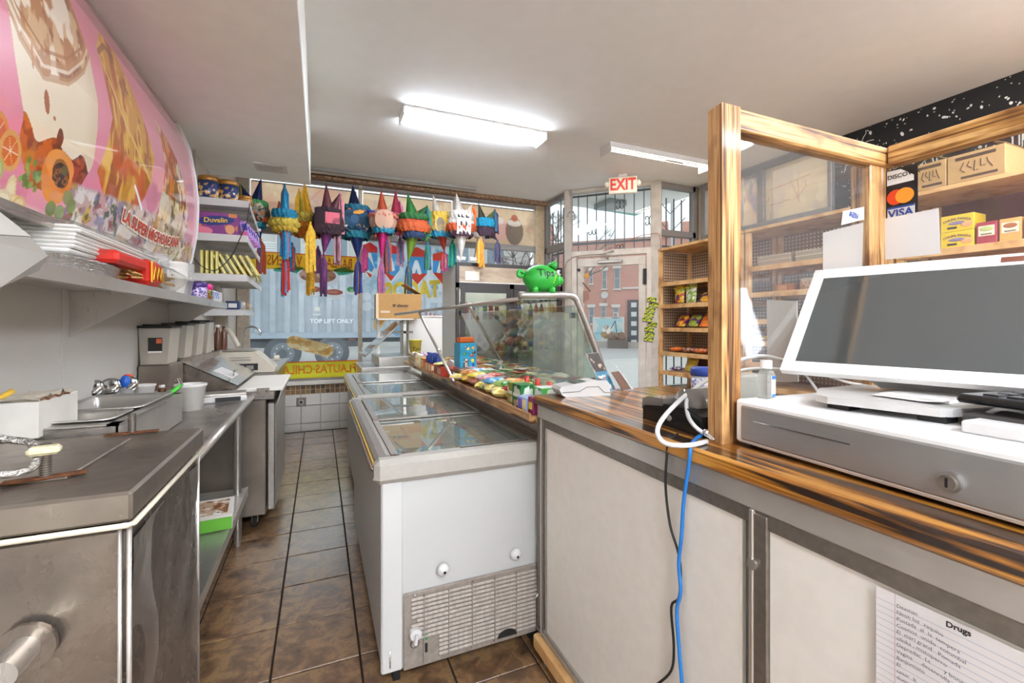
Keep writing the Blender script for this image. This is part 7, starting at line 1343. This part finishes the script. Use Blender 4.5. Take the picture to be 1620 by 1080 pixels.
m = MB(); text(m, 'TACOS', mirr(1.13, 1.735, .74, -.06), .30, M('e0cc4a', .7), bold=.016); m.build('yellow_lettering', wl_, True)
m = MB(); text(m, 'TACOS', lambda x, y: Vector((1.13-x*.98, GY-.003, 1.70+y-.1*x)), .38, M('c9a92e', .7), bold=-.008) if 0 else None
wt_ = thing('painted_torta', 'painted sandwich with white swirls below the cardboard box', 'window painting', (.8, GY, 1.25))
cv = Canvas(.5, .6, 100, 120, 'ffffff', 0.); cv.ell(.14, .38, .07, .15, 'e4c08a', -.5); cv.ell(.15, .40, .05, .11, 'c98f4a', -.5)
for k in range(8): x, y = .08+.4*RNG.rand(), .1+.45*RNG.rand(); cv.line([(x, y), (x+.05*RNG.randn(), y+.05*RNG.randn()), (x+.08*RNG.randn(), y+.06*RNG.randn())], .012, 'f0f4f6')
cv.ell(.34, .25, .07, .10, '9cc4de', .4); cv.line([(0, .55), (.1, .50), (.25, .48), (.4, .52)], .014, 'f0f4f6'); cv.build(plane_fn((.58, GY, .98), (1, 0, 0), (0, 0, 1)), 'painted_picture', PAINTED, wt_, True, cut=True)
wr_ = thing('painted_pot', 'red, white and cream painted figure on the middle window behind the struts', 'window painting', (1.3, GY, 1.1))
cv = Canvas(.3, .75, 60, 140, 'ffffff', 0.)
for k in range(5): cv.line([(.03+.055*k, .70-.01*k), (.035+.055*k, .52)], .028, 'd87a80')
cv.ell(.15, .3, .13, .16, 'e0c890'); cv.ell(.15, .44, .13, .05, '9cc8e4'); cv.ell(.12, .2, .05, .08, 'f0e2c0'); cv.build(plane_fn((1.28, GY, .75), (1, 0, 0), (0, 0, 1)), 'painted_picture', PAINTED, wr_, True, cut=True)

# ================================================================ OUTSIDE
GZ = 0.12
gd = struct('floor_2'); gd['label'] = 'street and pavement outside'
ASP = M('b4b2ae', .9, 0, .2, 12, .12); MB().box(-40, 60, 6.2, 12.5, GZ-.4, GZ-.05, M('c4c0b8', .9, 0, .1, 6, .1)).build('pavement', gd); MB().box(-40, 60, 12.5, 60, GZ-.5, GZ-.12, ASP).build('street', gd)
MB().box(-40, 60, 12.4, 12.6, GZ-.2, GZ-.03, M('cfccc4', .8)).build('kerb', gd)
# shipping container on a trailer
ty = 14.0; tr_ = thing('container_trailer', 'grey corrugated shipping container on a road trailer outside the left window', 'trailer', (0, ty, GZ-.12))
CG = M('b3bcc4', .7, 0, .1, 3, .12); CGD = M('9aa4ae', .7, 0, .1, 3, .1); m = MB(); zt, zb_ = 2.98, 1.05; x = -7.5; vs = []; fs = []; per = .36
def cor(u, v):
    X = -8+11.9*u; ph = (X/per) % 1; d = 0 if ph < .35 else (.11*(ph-.35)/.15 if ph < .5 else (.11 if ph < .85 else .11*(1-ph)/.15)); return Vector((X, ty-d, zb_+(zt-zb_)*v))
m.grid(cor, 660, 1, CG, False); m.build('corrugated_side', tr_, True); MB().box(-8, 3.9, ty+.02, ty+2.3, zb_, zt, CGD).build('container_body', tr_, True)
MB().box(-8, 3.95, ty-.09, ty+.05, zt, zt+.14, M('b4c0ca', .6)).box(-8, 3.95, ty-.09, ty+.05, zb_-.16, zb_, M('a8b5c2', .6)).box(3.86, 3.98, ty-.09, ty+.05, zb_-.16, zt+.14, M('b4c0ca', .6)).build('frame_rail', tr_, True)
MB().box(-8, 3.6, ty+.3, ty+.5, .74, .88, M('55585c', .6)).box(-8, 3.6, ty+1.7, ty+1.9, .74, .88, M('55585c', .6)).build('chassis_beam', tr_, True)
for k in range(6): MB().box(-6+1.7*k, -5.8+1.7*k, ty+.28, ty+.31, .80, .86, M('d8806a', .5)).build('reflector', tr_, True)
for wx in (-.95, .33, ):
    q = MB(); q.cyl((wx, ty-.05, .47), (wx, ty+.22, .47), .47, M('5c6166', .8), n=36).cyl((wx, ty-.06, .47), (wx, ty-.04, .47), .30, M('7c8186', .5), n=28).cyl((wx, ty-.09, .47), (wx, ty-.05, .47), .12, M('5c6166', .5), n=20)
    for j in range(8): a = j*PI/4; q.cyl((wx+.2*math.cos(a), ty-.075, .47+.2*math.sin(a)), (wx+.2*math.cos(a), ty-.06, .47+.2*math.sin(a)), .025, M('c8ccd0', .4), n=8)
    q.build('wheel', tr_, True)
MB().box(-2.1, 1.2, ty+.2, ty+.35, .62, .80, M('6a6e72', .6)).build('axle_beam', tr_, True)
m = MB(); pc = at(525, 508, 'y', ty-.12); text(m, 'TOP LIFT ONLY', lambda x, y: Vector((pc.x+x, ty-.125, pc.z+y)), .165, M('f4f6f8', .5), bold=.005); p2 = at(501, 493, 'y', ty-.1); m.box(p2.x-.1, p2.x+.1, ty-.126, ty-.12, p2.z-.1, p2.z-.06, WHITE).box(p2.x-.06, p2.x+.08, ty-.126, ty-.12, p2.z+.02, p2.z+.14, WHITE).build('lettering', tr_, True)
# pale building behind the container
pbd = thing('pale_building', 'pale building with shutters beyond the container', 'building', (-2, 26, GZ-.12)); PW = M('cfcdc8', .9, 0, .05, 2, .05)
MB().box(-20, 12.5, 26, 30, 0, 7.6, PW).build('facade', pbd, True)
for k in range(9):
    x = -9.0+2.3*k; f = MB().box(x, x+1.25, 25.9, 25.99, 4.6, 6.4, M('e4e2dc', .7)).build('window', pbd, True); MB().box(x+.08, x+1.17, 25.86, 25.9, 4.7, 6.3, M('8896a2', .4)).box(x+.58, x+.66, 25.84, 25.86, 4.7, 6.3, WHITE).build('window_glass', f, True)
q = MB()
for k in range(16): q.box(-3.6, -.5, 25.93, 25.98, 3.6+.12*k, 3.70+.12*k, M('e6e6e4', .6))
q.build('roller_shutter', pbd, True)
# brick building across the corner, parallel to the door
bb = thing('brick_building', 'red brick two storey building across the street through the door', 'building', tuple(at(965, 548, 'd', 35.)), -PI/4)
bmt, n, L, b = newmat('red_brickwork'); v = coords(n, L, (1, 1, 1)); br = n.new('ShaderNodeTexBrick'); br.inputs['Color1'].default_value = (*lin('cf9482'), 1); br.inputs['Color2'].default_value = (*lin('c58876'), 1); br.inputs['Mortar'].default_value = (*lin('c9a595'), 1); br.inputs['Scale'].default_value = 4.2; br.inputs['Mortar Size'].default_value = .02
mpz = n.new('ShaderNodeMapping'); mpz.inputs['Rotation'].default_value = (PI/2, 0, 0); L.new(v, mpz.inputs[0]); L.new(mpz.outputs[0], br.inputs[0]); L.new(br.outputs[0], b.inputs['Base Color']); b.inputs['Roughness'].default_value = .9
orig = at(965, 548, 'd', 35.); MB_ = Matrix.Rotation(-PI/4, 3, 'Z')
def bl(px, py): 
    p = at(px, py, 'd', 35.)-orig; q = MB_.inverted() @ p; return q.x, q.z
x0, _ = bl(780, 548); x1, z1 = bl(1140, 548); zt_ = bl(1000, 385)[1]; xl = bl(862, 500)[0]
MB().box(xl, x1+6, 0, 8, -.1, bl(980, 380)[1], bmt).build('brick_wall', bb); MB().box(xl-.1, x1+6, -.15, 8, bl(980, 381)[1], bl(980, 378)[1], M('b08a7c', .8)).build('cornice', bb)
MB().box(bl(985, 455)[0], x1+6, -.1, 0, bl(1000, 457)[1], bl(1000, 454)[1], M('d8cfc6', .8)).build('stone_band', bb); MB().box(xl, x1+6, -.2, 0, -.1, bl(960, 540)[1], M('b8aea4', .9)).build('plinth', bb)
ST = M('dcd6cc', .8); GLW = M('7d868c', .3)
def win(pa, pb_, ya, yb, hang=False, nm=None):
    xa, za = bl(pa, yb); xb, zb2 = bl(pb_, ya); f = MB().box(xa-.08, xb+.08, -.10, 0, zb2, zb2+.16, ST).box(xa-.07, xb+.07, -.12, 0, za-.06, za, ST).box(xa, xb, -.04, .0, za, zb2, M('d8cfc8', .6)).build('window', bb)
    MB().box(xa+.03, xb-.03, -.06, -.04, za+.03, (za+zb2)/2-.015, GLW).box(xa+.03, xb-.03, -.06, -.04, (za+zb2)/2+.015, zb2-.03, GLW).build('window_glass', f)
    if hang: MB().box(xa+.03, xb-.03, -.2, -.05, za+.02, za+.25, WHITE).box(xa+.06, xb-.06, -.21, -.2, za+.05, za+.22, GREYM).build('air_conditioner', f)
win(951, 959, 484, 502); win(970, 979, 486, 502, True); win(932, 940, 486, 512); win(953, 960, 428, 457); win(972, 981, 424, 457); win(933, 938, 428, 449); win(1050, 1062, 484, 505); win(1080, 1092, 484, 505); win(1060, 1070, 424, 450); win(893, 903, 484, 505)
xa, za = bl(993, 541); xb, zc = bl(1012, 474); MB().box(xa, xb, -.1, 0, za, zc, M('3c4044', .5)).build('door_leaf', bb); q = MB()
for k in range(5): q.box(xa+.2, xb-.15, -.14, -.1, zc-.4-.5*k, zc-.15-.5*k, WHITE)
q.build('posted_notices', bb, kind='stuff', label='white notices in the dark shop door')
xa, za = bl(941, 538); xb, zc = bl(985, 504); cvm = Canvas(xb-xa, zc-za, 110, 80, 'a9cdd2'); W2_, H2_ = cvm.w, cvm.h
cvm.noisy('e3dccf', 1.4, 1.4, .52, 5, .8); cvm.noisy('7fb8c4', 1.2, 2.2, .58, 7, .8, (cvm.Y < H2_*.4).astype(float)); cvm.ell(W2_*.47, H2_*.28, W2_*.24, H2_*.2, 'b08a5c'); cvm.noisy('8a6238', 3, 6, .5, 9, .8, ((((cvm.X-W2_*.47)/(W2_*.24))**2+((cvm.Y-H2_*.28)/(H2_*.2))**2) < 1).astype(float))
for fx, fy, c in ((.36, .5, 'ede6da'), (.46, .58, '6a6a86'), (.55, .5, 'f0e8dc'), (.4, .62, 'c8b4a0'), (.62, .58, 'e8e0d4'), (.5, .42, 'f2ece2')): cvm.ell(W2_*fx, H2_*fy, W2_*.07, H2_*.11, c)
cvm.line([(W2_*.6, H2_*.55), (W2_*.75, H2_*.9), (W2_*.8, H2_*.4)], .05, '4a4a50'); cvm.ell(W2_*.84, H2_*.3, W2_*.06, H2_*.04, '35506a', .5)
cvm.build(plane_fn((xa, -.13, za), (1, 0, 0), (0, 0, 1)), 'painted_mural', PRINTW, bb); MB().box(xa-.1, xb+.1, -.12, 0, za-.1, zc+.1, ST).build('mural_board', bb)
q = MB(); xk, zk = bl(980, 546); q.box(xk-.5, xk+.5, -.9, -.4, -.1, .4, M('6a5c50', .8))
for k in range(14): q.ball((xk+RNG.uniform(-.4, .4), -.65+RNG.uniform(-.15, .15), .45+.25*RNG.rand()), .16, M('8a6a52', .9, 0, .5, 12, .4), 8, 6)
q.build('planter', bb)
for k, px_ in enumerate((858, 1045, 1090)): x_, z_ = bl(px_, 390); MB().box(x_-.35, x_+.35, .4, 1.2, z_, z_+1.4, bmt).build('chimney', bb)
sd = thing('satellite_dish', 'small round satellite dish on the brick wall', 'dish', tuple(at(956, 466, 'd', 34.6)), -PI/4); MB().lathe([(0, 0), (.14, .02), (.2, .06), (.19, .065), (.12, .03)], M('d8d4ce', .6), (0, 0, 0), 18, (1.9, 0, .4)).tube([(0, 0, 0), (.05, .2, -.4), (.05, .35, -.5)], .03, GREYM, 5).build('dish', sd)
# lamp post, tree
lp = thing('street_lamp', 'plain grey street pole outside the pane right of the door', 'street lamp', tuple(at(1064, 500, 'y', 16.))); p = lp.location; lp.location.z = GZ-.12; MB().cyl((0, 0, 0), (0, 0, at(1064, 318, 'y', 16.).z), .11, M('aeb2b4', .6), .09, 12).build('pole', lp)
def baretree(label, px, yv, h_, seed):
    b_ = at(px, 520, 'y', yv); t = thing('bare_tree', label, 'tree', (b_.x, b_.y, GZ-.12)); r2 = np.random.RandomState(seed); m = MB(); TM = M('7a706a', .9)
    def br_(p, d, l_, r_, dep):
        q = p+d*l_; m.tube([p, (p+q)/2+Vector(r2.randn(3)*.03*l_), q], [r_, r_*.85, r_*.7], TM, 5)
        if dep == 0: return
        for k in range(3 if dep > 1 else 4): nd = (d+Vector(r2.randn(3))*.48).normalized(); nd.z = abs(nd.z)*.8+.15; br_(q, nd.normalized(), l_*.68, r_*.6, dep-1)
    br_(Vector((0, 0, 0)), Vector((0, 0, 1)), h_*.36, .12, 5); m.build('branches', t)
baretree('bare winter tree outside the pane left of the door', 876, 20., 7.2, 4); baretree('bare winter tree seen low over the drinks fridge', 812, 22., 6.6, 6)
